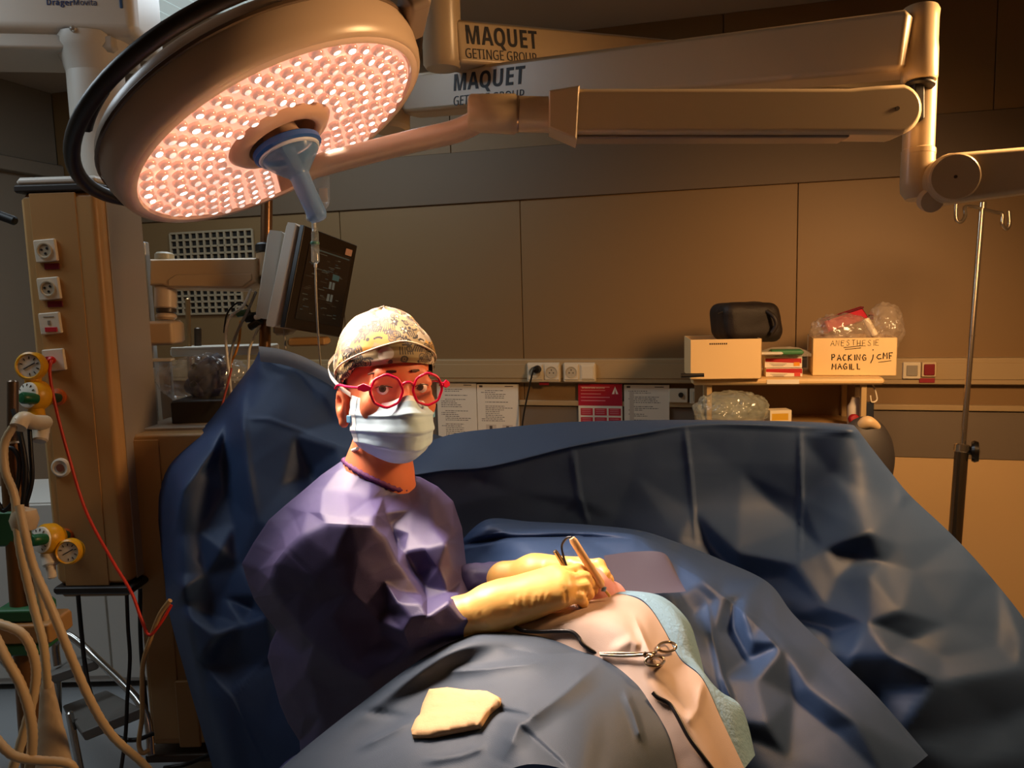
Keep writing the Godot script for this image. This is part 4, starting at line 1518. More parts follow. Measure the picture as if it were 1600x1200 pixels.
	part("green_ring", rod(G.new(), P(492, 382, 2.0), P(492, 378, 2.0), 0.0118, 20, 0.001), mat("#5f9c86", 0.35), t)
	part("tip", rod(G.new(), P(493, 420, 2.0), P(493, 410, 2.0), 0.004, 10), mat("#e6e6e0", 0.3), t)
	part("tube", G.new().tube(smooth(pts([493, 418, 2.0, 494, 460, 2.0, 497, 520, 2.1, 500, 560, 2.28, 502, 590, 2.36, 503, 640, 2.42]), 6), 0.0028, 8), mat("#bdb9a8", 0.35), t)


func left_things() -> void:
	var cream := mat("#cdb58c", 0.45)
	var green := mat("#2c6a43", 0.5)
	var steel := mat("#b5b3ae", 0.22, 0.9)
	var black := mat("#12100f", 0.5)
	# white cabinet behind the step stool
	var t := thing("white_cabinet", "low white cabinet with two plain doors behind the step stool", "cabinet", P(120, 1080, 3.0))
	part("body", cbox(G.new(), -60, 236, 780, 1075, 3.0, 0.4, 0.006), mat("#cfcac0", 0.5), t)
	part("door", cbox(G.new(), -55, 163, 786, 1066, 2.99, 0.012, 0.003), mat("#d3cec4", 0.45), t)
	part("door", cbox(G.new(), 166, 232, 786, 1066, 2.99, 0.012, 0.003), mat("#d3cec4", 0.45), t)
	# hose stand
	var d := 1.85
	t = thing("hose_stand", "brown metal hose stand with green clamps at the left edge", "stand", P(60, 1300, d))
	part("post", rod(G.new(), P(62, 1330, d), P(18, 690, d), 0.027, 24), mat("#7a5632", 0.35, 0.5), t)
	part("upper_post", rod(G.new(), P(20, 700, d + 0.03), P(20, 594, d + 0.03), 0.0125, 18), mat("#6d5a48", 0.3, 0.6), t)
	part("green_clamp", cbox(G.new(), -12, 22, 800, 856, d - 0.03, 0.07, 0.006), green, t)
	part("green_clamp", cbox(G.new(), -12, 56, 953, 976, d - 0.04, 0.09, 0.008), green, t)
	part("green_clamp", cbox(G.new(), -6, 62, 1006, 1028, d - 0.04, 0.09, 0.008), green, t)
	part("strap_block", cbox(G.new(), -12, 78, 976, 1010, d - 0.045, 0.1, 0.008), mat("#a9814c", 0.5), t)
	part("side_pipe", rod(G.new(), P(74, 980, d - 0.02), P(52, 880, d - 0.02), 0.008, 12), cream, t)
	part("base", rod(G.new(), Vector3(P(62, 1330, d).x, 0.0, P(62, 1330, d).z), P(62, 1330, d), 0.03, 20), mat("#7a5632", 0.35, 0.5), t)
	part("foot_plate", G.new().lathe(Transform3D(Basis(), Vector3(P(62, 1330, d).x, 0.0, P(62, 1330, d).z)), [Vector2(0.2, 0), Vector2(0.2, 0.02), Vector2(0.05, 0.05), Vector2(0.03, 0.08)], 28), mat("#5a4a3a", 0.5), t)
	# hoses
	var n := 0
	for q in [
		["cream hose hanging from the elbow joint down to the white bag", 0.0092, [30, 655, 1.74, 8, 690, 1.74, 8, 735, 1.73, 23, 778, 1.73, 31, 855, 1.72, 50, 939, 1.72, 68, 1008, 1.71, 74, 1075, 1.71]],
		["longest cream hose, slanting from the stand across the step stool to the floor", 0.0092, [30, 790, 1.70, 38, 830, 1.69, 52, 885, 1.69, 77, 943, 1.68, 107, 1016, 1.68, 142, 1096, 1.7, 176, 1150, 1.76, 225, 1195, 1.85, 260, 1240, 1.9]],
		["cream hose from the strap block, bending left in an outward curve at the bottom", 0.0100, [-10, 972, 1.66, 34, 990, 1.65, 54, 1031, 1.65, 54, 1077, 1.65, 36, 1150, 1.65, 12, 1225, 1.66]],
		["cream hose crossing the others low at the left edge", 0.0100, [-10, 990, 1.63, 10, 1030, 1.62, 33, 1072, 1.62, 48, 1123, 1.62, 50, 1170, 1.62, 40, 1240, 1.63]],
		["lowest cream hose running along the floor from the left edge", 0.0095, [-10, 1150, 1.6, 20, 1180, 1.6, 60, 1188, 1.62, 110, 1195, 1.64, 120, 1230, 1.66]],
	]:
		var p := smooth(pts(q[2]), 14)
		var r := []
		for i in p.size():
			r.append(q[1] * (1.0 + 0.05 * sin(i * 2.1)))
		single("hose", G.new().tube(p, r, 12), cream, q[0], "hose", p[0], "cream hoses on the hose stand")
	t = thing("hose_elbow", "cream elbow joint with a valve below the upper yellow regulator", "hose joint", P(45, 660, 1.78))
	part("elbow", G.new().tube(smooth(pts([70, 660, 1.9, 52, 660, 1.82, 36, 655, 1.76, 28, 668, 1.74]), 6), 0.018, 16), mat("#d9c7a4", 0.4), t)
	part("valve_end", rod(G.new(), P(66, 664, 1.9), P(62, 690, 1.88), 0.018, 16), mat("#d9cdb4", 0.35), t)
	part("bulb", G.new().lathe(axis_frame(P(38, 812, 1.74), cam.transform.basis.y), [Vector2(0, -0.03), Vector2(0.024, -0.022), Vector2(0.03, 0), Vector2(0.024, 0.022), Vector2(0, 0.03)], 20), mat("#cdb897", 0.4), t)
	t = thing("black_cables", "tangle of black cables hooked on the hose stand under the elbow joint", "cables", P(28, 740, 1.8))
	for q in [[[20, 640, 1.82, 34, 690, 1.8, 40, 740, 1.8, 34, 800, 1.8]], [[45, 655, 1.83, 48, 700, 1.82, 50, 750, 1.82, 40, 790, 1.82]], [[0, 735, 1.8, 14, 700, 1.8, 30, 720, 1.8, 24, 775, 1.8, 6, 798, 1.8, -6, 780, 1.8]], [[30, 665, 1.84, 40, 720, 1.84, 44, 775, 1.84, 20, 798, 1.84, 2, 790, 1.84]]]:
		part("cable", G.new().tube(smooth(pts(q[0]), 8), 0.0052, 8), black, t)
	# white bag at the bottom
	var bag := G.new()
	nets(bag, func(p: Vector3) -> float:
		var l := cam.transform.basis.inverse() * (p - P(86, 1140, 1.74))
		var r := sc(l * Vector3(1, 1, 1.7), Vector3(-0.018, 0.1, 0), Vector3(0.0, -0.12, 0), 0.012, 0.046)
		return r + crumple.get_noise_3dv(p * 12.0) * 0.006, P(86, 1140, 1.74) - Vector3(0.1, 0.26, 0.12), P(86, 1140, 1.74) + Vector3(0.1, 0.16, 0.12), 0.007)
	single("breathing_bag", bag, mat("#bfa98a", 0.5), "limp cream breathing bag hanging at the end of a hose, bottom left", "bag", P(86, 1140, 1.74))
	# step stool
	t = thing("step_stool", "chrome step stool with two grey treads behind the hoses", "step stool", P(150, 1190, 2.35))
	for s in [[0.0, 0.0], [-150.0, 0.12]]:
		var o: float = s[0]
		var z: float = s[1]
		part("side_rail", G.new().tube(smooth(pts([90 + o, 1040, 2.35 + z, 87 + o, 1008, 2.36 + z, 96 + o, 994, 2.36 + z, 112 + o, 995, 2.36 + z, 150 + o, 1028, 2.32 + z, 222 + o, 1104, 2.18 + z, 236 + o, 1180, 2.12 + z]), 6), 0.011, 12), steel, t)
		part("leg", rod(G.new(), P(128 + o, 1215, 2.25 + z), P(108 + o, 1112, 2.25 + z), 0.0105, 12), steel, t)
		part("leg", rod(G.new(), P(92 + o, 1180, 2.4 + z), P(90 + o, 1040, 2.4 + z), 0.0105, 12), steel, t)
	var tread := mat("#77746f", 0.5)
	var tr := pts([75, 1062, 2.30, 152, 1036, 2.32, 90, 1020, 2.62, 20, 1034, 2.60])
	part("tread", G.new().prism(tread_frame(tr), tread_poly(tr), 0.03, 0.005), tread, t)
	tr = pts([128, 1146, 2.14, 222, 1108, 2.16, 176, 1098, 2.44, 98, 1104, 2.44])
	part("tread", G.new().prism(tread_frame(tr), tread_poly(tr), 0.03, 0.005), tread, t)
	# black and beige cables under the cabinet
	for q in [
		["black cable hanging from the left of the supply cabinet and curving along the floor", "#14110f", 0.006, [122, 930, 2.16, 127, 985, 2.15, 133, 1040, 2.13, 142, 1085, 2.1, 160, 1128, 2.08, 185, 1152, 2.06, 212, 1156, 2.05, 240, 1146, 2.08]],
		["black cable hanging straight from the right of the supply cabinet", "#14110f", 0.0052, [198, 930, 2.12, 200, 980, 2.1, 203, 1030, 2.08, 199, 1090, 2.06, 196, 1150, 2.04, 188, 1210, 2.0]],
		["short black cable close to the brown machine", "#14110f", 0.006, [219, 920, 2.2, 219, 980, 2.2, 222, 1040, 2.2, 226, 1080, 2.22, 233, 1150, 2.25]],
		["beige braided cable looping from the drape down beside the brown machine", "#c09a63", 0.0062, [266, 938, 1.95, 250, 960, 1.96, 236, 995, 1.98, 224, 1035, 2.0, 222, 1075, 2.02, 222, 1120, 2.04, 217, 1160, 2.05, 222, 1176, 2.05, 234, 1172, 2.06]],
		["black cable lying on the floor at the foot of the brown machine", "#14110f", 0.006, [256, 1200, 2.15, 285, 1196, 2.15, 312, 1186, 2.18, 330, 1178, 2.2]],
	]:
		single("beige_cable" if q[1] != "#14110f" else "black_cable", G.new().tube(smooth(pts(q[3]), 8), q[2], 8), mat(q[1], 0.5), q[0], "cable", P(q[3][0], q[3][1], q[3][2]))
	single("black_bar", rod(G.new(), P(-40, 322, 2.2), P(25, 346, 2.2), 0.013, 14), black, "black bar sticking out of the left edge beside the supply cabinet's top", "bar", P(0, 335, 2.2))


func tread_frame(q: Array) -> Transform3D:
	var xx: Vector3 = (q[1] - q[0]).normalized()
	var m: Vector3 = xx.cross(q[3] - q[0]).normalized()
	if m.y < 0:
		m = -m
	return Transform3D(Basis(xx, m.cross(xx), m), (q[0] + q[1] + q[2] + q[3]) / 4.0)


func tread_poly(q: Array) -> Array:
	var x := tread_frame(q).affine_inverse()
	var o := []
	for p in q:
		var l := x * (p as Vector3)
		o.append(Vector2(l.x, l.y))
	return o


# ---------------------------------------------------------------- shelf cart and drip stand
func upright_frame(px: float, py: float, d: float, yaw: float) -> Transform3D:
	return Transform3D(Basis(Vector3.UP, deg_to_rad(yaw)), P(px, py, d))


const GLYPH := {
	"A": [[0, 0, 0.45, 1, 0.9, 0], [0.2, 0.4, 0.7, 0.4]], "N": [[0, 0, 0.05, 1, 0.7, 0, 0.75, 1]], "E": [[0.7, 1, 0, 1, 0, 0, 0.7, 0], [0, 0.5, 0.55, 0.5]], "S": [[0.7, 0.9, 0.3, 1, 0, 0.75, 0.6, 0.4, 0.6, 0.1, 0.2, 0, 0, 0.15]],
	"T": [[0, 1, 0.8, 1], [0.4, 1, 0.4, 0]], "H": [[0, 1, 0, 0], [0.7, 1, 0.7, 0], [0, 0.5, 0.7, 0.5]], "I": [[0.15, 1, 0.15, 0]], "P": [[0.1, 0, 0, 1, 0.5, 1, 0.65, 0.75, 0.5, 0.5, 0.05, 0.45]], "C": [[0.7, 0.9, 0.3, 1, 0, 0.5, 0.3, 0, 0.7, 0.1]],
	"K": [[0, 1, 0.05, 0], [0.7, 1, 0.05, 0.45, 0.75, 0]], "G": [[0.75, 0.85, 0.35, 1, 0, 0.5, 0.3, 0, 0.75, 0.1, 0.75, 0.45, 0.4, 0.45]], "M": [[0, 0, 0.05, 1, 0.4, 0.4, 0.8, 1, 0.85, 0]], "L": [[0, 1, 0.05, 0, 0.65, 0.05]],
	"F": [[0.7, 1, 0, 1, 0.05, 0], [0, 0.5, 0.5, 0.5]], "c": [[0.75, 0.75, 0.3, 0.7, 0, 0.3, 0.35, 0, 0.9, 0.1]], ";": [[0.3, 1.1, 0.3, 1.02], [0.35, 0.6, 0.3, 0.2, 0.0, -0.3]],
}


func scrawl(g: G, x: Transform3D, s: String, at: Vector2, h: float, thick: float) -> void:
	var rng := RandomNumberGenerator.new()
	rng.seed = hash(s)
	var cx := at.x
	for ch in s:
		if GLYPH.has(ch):
			for l in GLYPH[ch]:
				var p := []
				var dy := rng.randf_range(-0.06, 0.06)
				for i in range(0, l.size(), 2):
					p.append(x * Vector3(cx + (l[i] + rng.randf_range(-0.05, 0.05)) * h * 0.72, at.y + (l[i + 1] + dy) * h, 0.0006))
				g.tube(p, thick, 5)
		cx += h * (0.9 if ch != "I" else 0.4)


func cart() -> void:
	var d := 2.95
	var cream := mat("#e0bd84", 0.45)
	var X := upright_frame(1228, 596, d, -12)
	var k := d / F
	var t := thing("shelf_cart", "cream shelf cart against the back wall carrying two open boxes", "cart", P(1228, 980, d + 0.2))
	var ybase: float = -X.origin.y + 0.002
	part("top_shelf", G.new().box(X * Transform3D(Basis(), Vector3(0, 0, -0.2)), Vector3(288 * k, 0.028, 0.42), 0.012), cream, t)
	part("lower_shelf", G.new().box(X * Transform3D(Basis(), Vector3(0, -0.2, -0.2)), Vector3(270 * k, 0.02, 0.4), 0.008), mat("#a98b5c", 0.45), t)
	for sx in [-116, 116]:
		for sz in [-0.03, -0.37]:
			part("post", G.new().box(X * Transform3D(Basis(), Vector3(sx * k, ybase / 2, sz)), Vector3(0.022, -ybase, 0.022), 0.004), mat("#b99d6e", 0.4), t)
	part("shelf_label", G.new().box(X * Transform3D(Basis(), Vector3(-5 * k, 0.0, 0.011)), Vector3(48 * k, 0.017, 0.002), 0.0005), mat("#ece2cc", 0.5), t)
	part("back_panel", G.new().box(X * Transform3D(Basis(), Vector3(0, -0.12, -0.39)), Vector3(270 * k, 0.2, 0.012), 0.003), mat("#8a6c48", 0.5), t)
	# boxes
	var card := mat("#ecc98f", 0.6)
	for q in [[1134, 557, 108, 56, -8.0, "open cream cardboard box at the left of the shelf, below the black bag"], [1334, 556, 121, 58, -17.0, "open cream cardboard box with handwriting at the right of the shelf"]]:
		var B := upright_frame(q[0], q[1] + q[3] / 2.0 + 1, d, q[4])
		var w: float = q[2] * k
		var h: float = q[3] * k
		var dep := 0.28
		t = thing("cardboard_box", q[5], "box", B.origin, "")
		var bt: float = X.origin.y + 0.0145 - B.origin.y
		h -= bt
		B.origin.y += bt
		var th := 0.005
		part("front_side", G.new().box(B * Transform3D(Basis(), Vector3(0, h / 2, -th / 2)), Vector3(w, h, th), 0.002), card, t)
		part("back_side", G.new().box(B * Transform3D(Basis(), Vector3(0, h / 2, -dep)), Vector3(w, h, th), 0.002), card, t)
		for sx in [-1, 1]:
			part("end_side", G.new().box(B * Transform3D(Basis(), Vector3(sx * (w / 2 - th / 2), h / 2, -dep / 2)), Vector3(th, h, dep), 0.002), card, t)
		part("bottom", G.new().box(B * Transform3D(Basis(), Vector3(0, th / 2, -dep / 2)), Vector3(w, th, dep), 0.002), card, t)
		if q[0] < 1200:
			var lg := G.new()
			for i in 9:
				lg.box(B * Transform3D(Basis(), Vector3(-w / 2 + (30 + i * 3.1) * k, h - 7 * k, 0.0004)), Vector3(2.2 * k, 2.6 * k, 0.0008), 0.0002)
			part("printed_line", lg, mat("#4a3420", 0.6), t)
		else:
			var ink := G.new()
			var x2 := B
			scrawl(ink, x2, "ANESTHESIE", Vector2(-w / 2 + 26 * k, h - 12 * k), 8.5 * k, 0.0009)
			scrawl(ink, x2, "PACKING", Vector2(-w / 2 + 28 * k, h - 35 * k), 9.0 * k, 0.0021)
			scrawl(ink, x2, "MAGILL", Vector2(-w / 2 + 29 * k, h - 49 * k), 9.0 * k, 0.0021)
			scrawl(ink, x2, ";", Vector2(-w / 2 + 84 * k, h - 34 * k), 15 * k, 0.0019)
			scrawl(ink, x2, "cMF", Vector2(-w / 2 + 93 * k, h - 33 * k), 9.5 * k, 0.0021)
			for l in [[45, 15, 72, 12], [47, 18, 70, 15.5], [95, 38, 113, 35.5]]:
				ink.tube([x2 * Vector3(-w / 2 + l[0] * k, h - l[1] * k, 0.0006), x2 * Vector3(-w / 2 + l[2] * k, h - l[3] * k, 0.0006)], 0.0013, 5)
			part("handwriting", ink, mat("#17120e", 0.6), t)
	# black bag in the left box
	t = thing("black_bag", "soft black bag lying on top of the left cardboard box", "bag", P(1165, 532, d + 0.06))
	var g := G.new()
	var bc := P(1164, 503, d + 0.12)
	var ib := Basis(Vector3.UP, 0.15)
	nets(g, func(p: Vector3) -> float:
		var l := ib.inverse() * (p - bc)
		var s := Vector3(0.105, 0.066, 0.09)
		l.x += l.y * 0.12
		var q := l.abs() - s + Vector3.ONE * 0.03
		var r := q.max(Vector3.ZERO).length() + minf(maxf(q.x, maxf(q.y, q.z)), 0.0) - 0.03
		return r + crumple.get_noise_3dv(p * 9.0) * 0.012 - 0.006, bc - Vector3(0.17, 0.12, 0.16), bc + Vector3(0.17, 0.12, 0.16), 0.009)
	part("body", g, mat("#1d130c", 0.6, 0.0, "weave", 8.0, 0.1), t)
	part("handle", G.new().tube(smooth(pts([1198, 486, d + 0.02, 1209, 495, d, 1213, 508, d, 1206, 520, d + 0.01]), 6), 0.008, 10), mat("#1d130c", 0.6), t)
	part("seam", G.new().tube(smooth(pts([1122, 490, d + 0.04, 1150, 481, d + 0.03, 1198, 482, d + 0.04]), 6), 0.003, 8), mat("#0f0a07", 0.6), t)
	# medicine boxes and the packet on top
	for q in [[1224, 566, 56, 18, "white medicine box with a red flap, upper of the two between the cardboard boxes", 0], [1225, 582, 55, 14, "white medicine box with a red flap, lower of the two between the cardboard boxes", 1]]:
		var B := upright_frame(q[0], q[1], d + 0.03, -12)
		t = thing("medicine_box", q[4], "medicine box", B.origin + Vector3(0, -q[3] * k / 2, 0), "")
		part("carton", G.new().box(B * Transform3D(Basis(), Vector3(0, 0, -0.05)), Vector3(q[2] * k, q[3] * k - 0.002, 0.1), 0.001), mat("#eadfcc", 0.5), t)
		part("red_band", G.new().prism(B * Transform3D(Basis(), Vector3(0, 0, 0.0006)), [Vector2(-27, 1) * k, Vector2(27, -1.5) * k, Vector2(27, 6) * k, Vector2(-27, 6) * k], 0.0012, 0.0002), mat("#b5201f", 0.5), t)
		part("orange_patch", G.new().box(B * Transform3D(Basis(), Vector3(20 * k, -3 * k, 0.0008)), Vector3(9 * k, 6 * k, 0.001), 0.0002), mat("#e89a1c" if q[5] == 0 else "#d04a3a", 0.5), t)
		var lg := G.new()
		for i in 3:
			lg.box(B * Transform3D(Basis(), Vector3(-8 * k, (-2.5 - i * 1.6) * k, 0.0006)), Vector3((26 - 5 * i) * k, 0.7 * k, 0.0008), 0.0001)
		part("printed_line", lg, mat("#9a8f88", 0.6), t)
	t = thing("dressing_packet", "clear packet with green print on top of the medicine boxes", "packet", P(1228, 556, d + 0.03))
	var rows := []
	for i in 7:
		var row := PackedVector3Array()
		for j in 13:
			var u := j / 12.0
			var w := i / 6.0
			row.append(P(1186 + 82 * u, 545 + 9 * w - 6 * sin(u * PI) * (1 - w), d + 0.10 - 0.1 * w) + Vector3(0, 0.012 * crumple.get_noise_2d(u * 9.0, w * 7.0), 0))
		rows.append(row)
	part("film", G.new().sheet(rows, false, cam.transform.origin), clear("#dcd8cc", 0.45, 0.15), t)
	part("green_print", G.new().box(upright_frame(1228, 550, d + 0.02, -12), Vector3(50 * k, 0.02, 0.07), 0.008), mat("#3f7a4a", 0.5), t)
	part("white_print", G.new().box(upright_frame(1205, 552, d + 0.0, -12), Vector3(34 * k, 0.012, 0.04), 0.005), mat("#d9d2c2", 0.5), t)
	# red pouch and plastic bags in the right box
	t = thing("red_pouch", "red zipped pouch standing tilted in the right cardboard box", "pouch", P(1325, 525, d + 0.12))
	part("body", quadbox(G.new(), [1287, 498, d + 0.1, 1348, 478, d + 0.12, 1362, 498, d + 0.12, 1296, 520, d + 0.1], 0.05, 0.012), mat("#b40f2c", 0.45), t)
	part("zip", G.new().tube(pts([1288, 500, d + 0.095, 1349, 480, d + 0.115]), 0.004, 6), mat("#5d0718", 0.5), t)
	part("tab", cbox(G.new(), 1358, 365 + 1000, 492, 499, d + 0.11, 0.01, 0.002), mat("#3a0b12", 0.5), t)
	var i2 := 0
	for q in [[1316, 518, 0.1, 0.05, "crumpled clear plastic bag in front of the red pouch"], [1382, 512, 0.045, 0.075, "upright clear plastic bag at the right end of the right cardboard box"]]:
		var c := P(q[0], q[1], d + 0.1)
		var fg := G.new()
		nets(fg, func(p: Vector3) -> float: return ell(p - c, Vector3(q[2], q[3], 0.06)) + crumple.get_noise_3dv(p * 24.0) * 0.028 + crumple.get_noise_3dv(p * 52.0) * 0.016, c - Vector3(0.14, 0.11, 0.1), c + Vector3(0.14, 0.11, 0.1), 0.0055)
		single("plastic_bag", fg, clear("#d8c8b4", 0.24, 0.2), q[4], "bag", c - Vector3(0, q[3], 0))
	single("white_tube", rod(G.new(), P(1368, 525, d + 0.06), P(1352, 498, d + 0.07), 0.014, 14), mat("#dccdb4", 0.4), "short white tube leaning beside the red pouch", "tube", P(1368, 525, d + 0.06))
	single("black_pen", G.new().tube(pts([1064, 587, d - 0.02, 1100, 586, d - 0.03]), [0.009, 0.007], 12), mat("#16120f", 0.4), "black pen-like stick poking out at the left end of the shelf", "pen", P(1080, 587, d))
	# hanging from the right end and below
	t = thing("key_hook", "white hook with a dark strap hanging at the right end of the shelf", "hook", P(1364, 625, d))
	part("hook", G.new().tube(smooth(pts([1363, 600, d - 0.01, 1368, 612, d - 0.02, 1370, 625, d - 0.02, 1362, 628, d - 0.02, 1360, 618, d - 0.02]), 6), 0.003, 8), mat("#d9cdb4", 0.4), t)
	part("strap", cbox(G.new(), 1350, 1366, 628, 668, d - 0.01, 0.012, 0.004), mat("#1f2430", 0.5), t)
	single("plastic_bag", plastic_lump(P(1142, 640, d + 0.05), Vector3(0.12, 0.05, 0.08)), clear("#c2cabc", 0.3, 0.15), "crumpled clear plastic bag on the lower shelf at the left", "bag", P(1142, 658, d + 0.05))
	t = thing("yellow_box", "small cream box with a yellow label on the lower shelf", "box", P(1220, 660, d + 0.02))
	part("carton", cbox(G.new(), 1203, 1237, 641, 668, d + 0.02, 0.06, 0.002), mat("#e2d2b0", 0.5), t)
	part("yellow_label", cbox(G.new(), 1206, 1232, 646, 657, d + 0.019, 0.002, 0.0005), mat("#d0a020", 0.5), t)
	single("white_bottle", G.new().lathe(Transform3D(Basis(), P(1336, 668, d + 0.05)), [Vector2(0, 0), Vector2(0.028, 0.0), Vector2(0.03, 0.004), Vector2(0.03, 0.085), Vector2(0.02, 0.1), Vector2(0.015, 0.12), Vector2(0, 0.121)], 20), mat("#d9cfc0", 0.4), "white bottle on the lower shelf near the right end", "bottle", P(1336, 668, d + 0.05))
	single("red_disc", G.new().lathe(axis_frame(P(1333, 655, d), cam.transform.basis.z), [Vector2(0.02, 0), Vector2(0.02, 0.012), Vector2(0.016, 0.018), Vector2(0, 0.02)], 20), mat("#9b1420", 0.4), "round red disc in front of the white bottle", "disc", P(1333, 655, d))
	# grey chair back behind the drape
	var cg := G.new()
	var cc := P(1352, 716, 2.45)
	nets(cg, func(p: Vector3) -> float:
		var l := cam.transform.basis.inverse() * (p - cc)
		return ell(l, Vector3(0.092, 0.135, 0.05)) , cc - Vector3(0.12, 0.17, 0.1), cc + Vector3(0.12, 0.17, 0.1), 0.01)
	t = thing("grey_headrest", "grey rounded headrest with a beige top peeping over the drape", "headrest", cc - Vector3(0, 0.13, 0))
	part("cushion", cg, mat("#2b2728", 0.6), t)
	part("beige_top", G.new().tube(smooth(pts([1342, 668, 2.44, 1356, 660, 2.42, 1372, 668, 2.43]), 6), [0.012, 0.014, 0.016, 0.018, 0.02, 0.021, 0.021, 0.02, 0.018, 0.016, 0.014, 0.012, 0.010], 12), mat("#b59a72", 0.5), t)
	part("post", rod(G.new(), P(1356, 800, 2.46), P(1356, 740, 2.46), 0.015, 14), mat("#5a5a5a", 0.3, 0.7), t)
	part("frame", rod(G.new(), Vector3(P(1356, 800, 2.46).x, 0, P(1356, 800, 2.46).z), P(1356, 800, 2.46), 0.02, 14), mat("#5a5a5a", 0.3, 0.7), t)


func plastic_lump(c: Vector3, r: Vector3) -> G:
	var g := G.new()
	return nets(g, func(p: Vector3) -> float: return ell(p - c, r) + crumple.get_noise_3dv(p * 24.0) * 0.028 + crumple.get_noise_3dv(p * 52.0) * 0.016, c - r - Vector3.ONE * 0.03, c + r + Vector3.ONE * 0.03, 0.0055)


func drip_stand() -> void:
	var d := 2.5
	var chrome := mat("#b8aa98", 0.18, 0.95)
	var foot := P(1470, 1120, d)
	foot.y = 0.0
	var t := thing("drip_stand", "chrome drip stand with two hooks and a black clamp knob, right of the shelf cart", "drip stand", foot)
	part("rod", rod(G.new(), P(1504, 705, d), P(1535, 318, d), 0.0088, 16), chrome, t)
	part("lower_tube", rod(G.new(), foot + Vector3(0, 0.05, 0), P(1503, 699, d), 0.0205, 20), mat("#857868", 0.2, 0.95), t)
	part("clamp_collar", rod(G.new(), P(1502, 707, d), P(1504, 694, d), 0.0235, 20), chrome, t)
	var kx := axis_frame(P(1510, 705, d - 0.01), cam.transform.basis * Vector3(0.9, 0, 0.5))
	part("clamp_knob", G.new().lathe(kx, [Vector2(0, 0), Vector2(0.01, 0), Vector2(0.012, 0.012), Vector2(0.032, 0.014), Vector2(0.036, 0.022), Vector2(0.032, 0.034), Vector2(0, 0.038)], 24), mat("#0e0c0b", 0.25), t)
	part("hook", G.new().tube(smooth(pts([1534, 326, d, 1518, 323, d, 1508, 324, d - 0.01, 1508, 338, d - 0.02, 1501, 347, d - 0.025, 1494, 342, d - 0.025, 1494, 318, d - 0.025]), 8), 0.006, 10), chrome, t)
	part("hook", G.new().tube(smooth(pts([1534, 327, d, 1556, 332, d + 0.01, 1566, 335, d + 0.01, 1566, 350, d + 0.01, 1572, 358, d + 0.015, 1577, 350, d + 0.015, 1576, 330, d + 0.015]), 8), 0.006, 10), chrome, t)
	part("cap", rod(G.new(), P(1535, 328, d), P(1536, 315, d), 0.0105, 16), chrome, t)
	part("ring", rod(G.new(), P(1519, 526, d), P(1519, 523, d), 0.0105, 16), chrome, t)
	part("ring", rod(G.new(), P(1512, 604, d), P(1512, 601, d), 0.0105, 16), chrome, t)
	part("base_hub", G.new().lathe(Transform3D(Basis(), foot), [Vector2(0.05, 0.02), Vector2(0.05, 0.06), Vector2(0.03, 0.08)], 20), chrome, t)
	for k in 5:
		var a := TAU * k / 5.0
		var g := G.new()
		g.tube([foot + Vector3(0, 0.05, 0), foot + Vector3(cos(a) * 0.26, 0.04, sin(a) * 0.26)], 0.014, 10)
		var f := part("foot", g, chrome, t)
		part("caster", G.new().lathe(axis_frame(foot + Vector3(cos(a) * 0.26, 0.025, sin(a) * 0.26), Vector3(-sin(a), 0, cos(a))), [Vector2(0, -0.01), Vector2(0.025, -0.01), Vector2(0.025, 0.01), Vector2(0, 0.01)], 16), mat("#14110f", 0.5), f)


# ---------------------------------------------------------------- drapes
var laid := {}


func drape(nm: String, label: String, net: Array, st: Array, nu: int, nv: int, m: Material, amp := 0.004, freq := 9.0, key := "", fac: Variant = null) -> MeshInstance3D:
	var g := G.new()
	cloth(g, net, st, nu, nv, amp, freq, fac)
	if key:
		var inv := cam.transform.affine_inverse()
		var l := []
		for p in g.v:
			var q := inv * p
			l.append(Vector3(800.0 - q.x / q.z * F, 600.0 + q.y / q.z * F, -q.z))
		laid[key] = l
	return single(nm, g, m, label, "surgical drape", g.v[0])


func on(key: String, px: float, py: float, lift := 0.0) -> Vector3:      # a point on a laid cloth
	var best := [1e9, 1e9, 1e9]
	var dep := [0.0, 0.0, 0.0]
	for q in laid[key]:
		var e := Vector2(q.x - px, q.y - py).length_squared()
		if e < best[2]:
			var k := 0 if e < best[0] else 1 if e < best[1] else 2
			best.insert(k, e); dep.insert(k, q.z)
			best.pop_back(); dep.pop_back()
	var w := 0.0
	var s := 0.0
	for k in 3:
		var ww: float = 1.0 / (best[k] + 0.5)
		w += ww
		s += ww * dep[k]
	return P(px, py, s / w - lift)


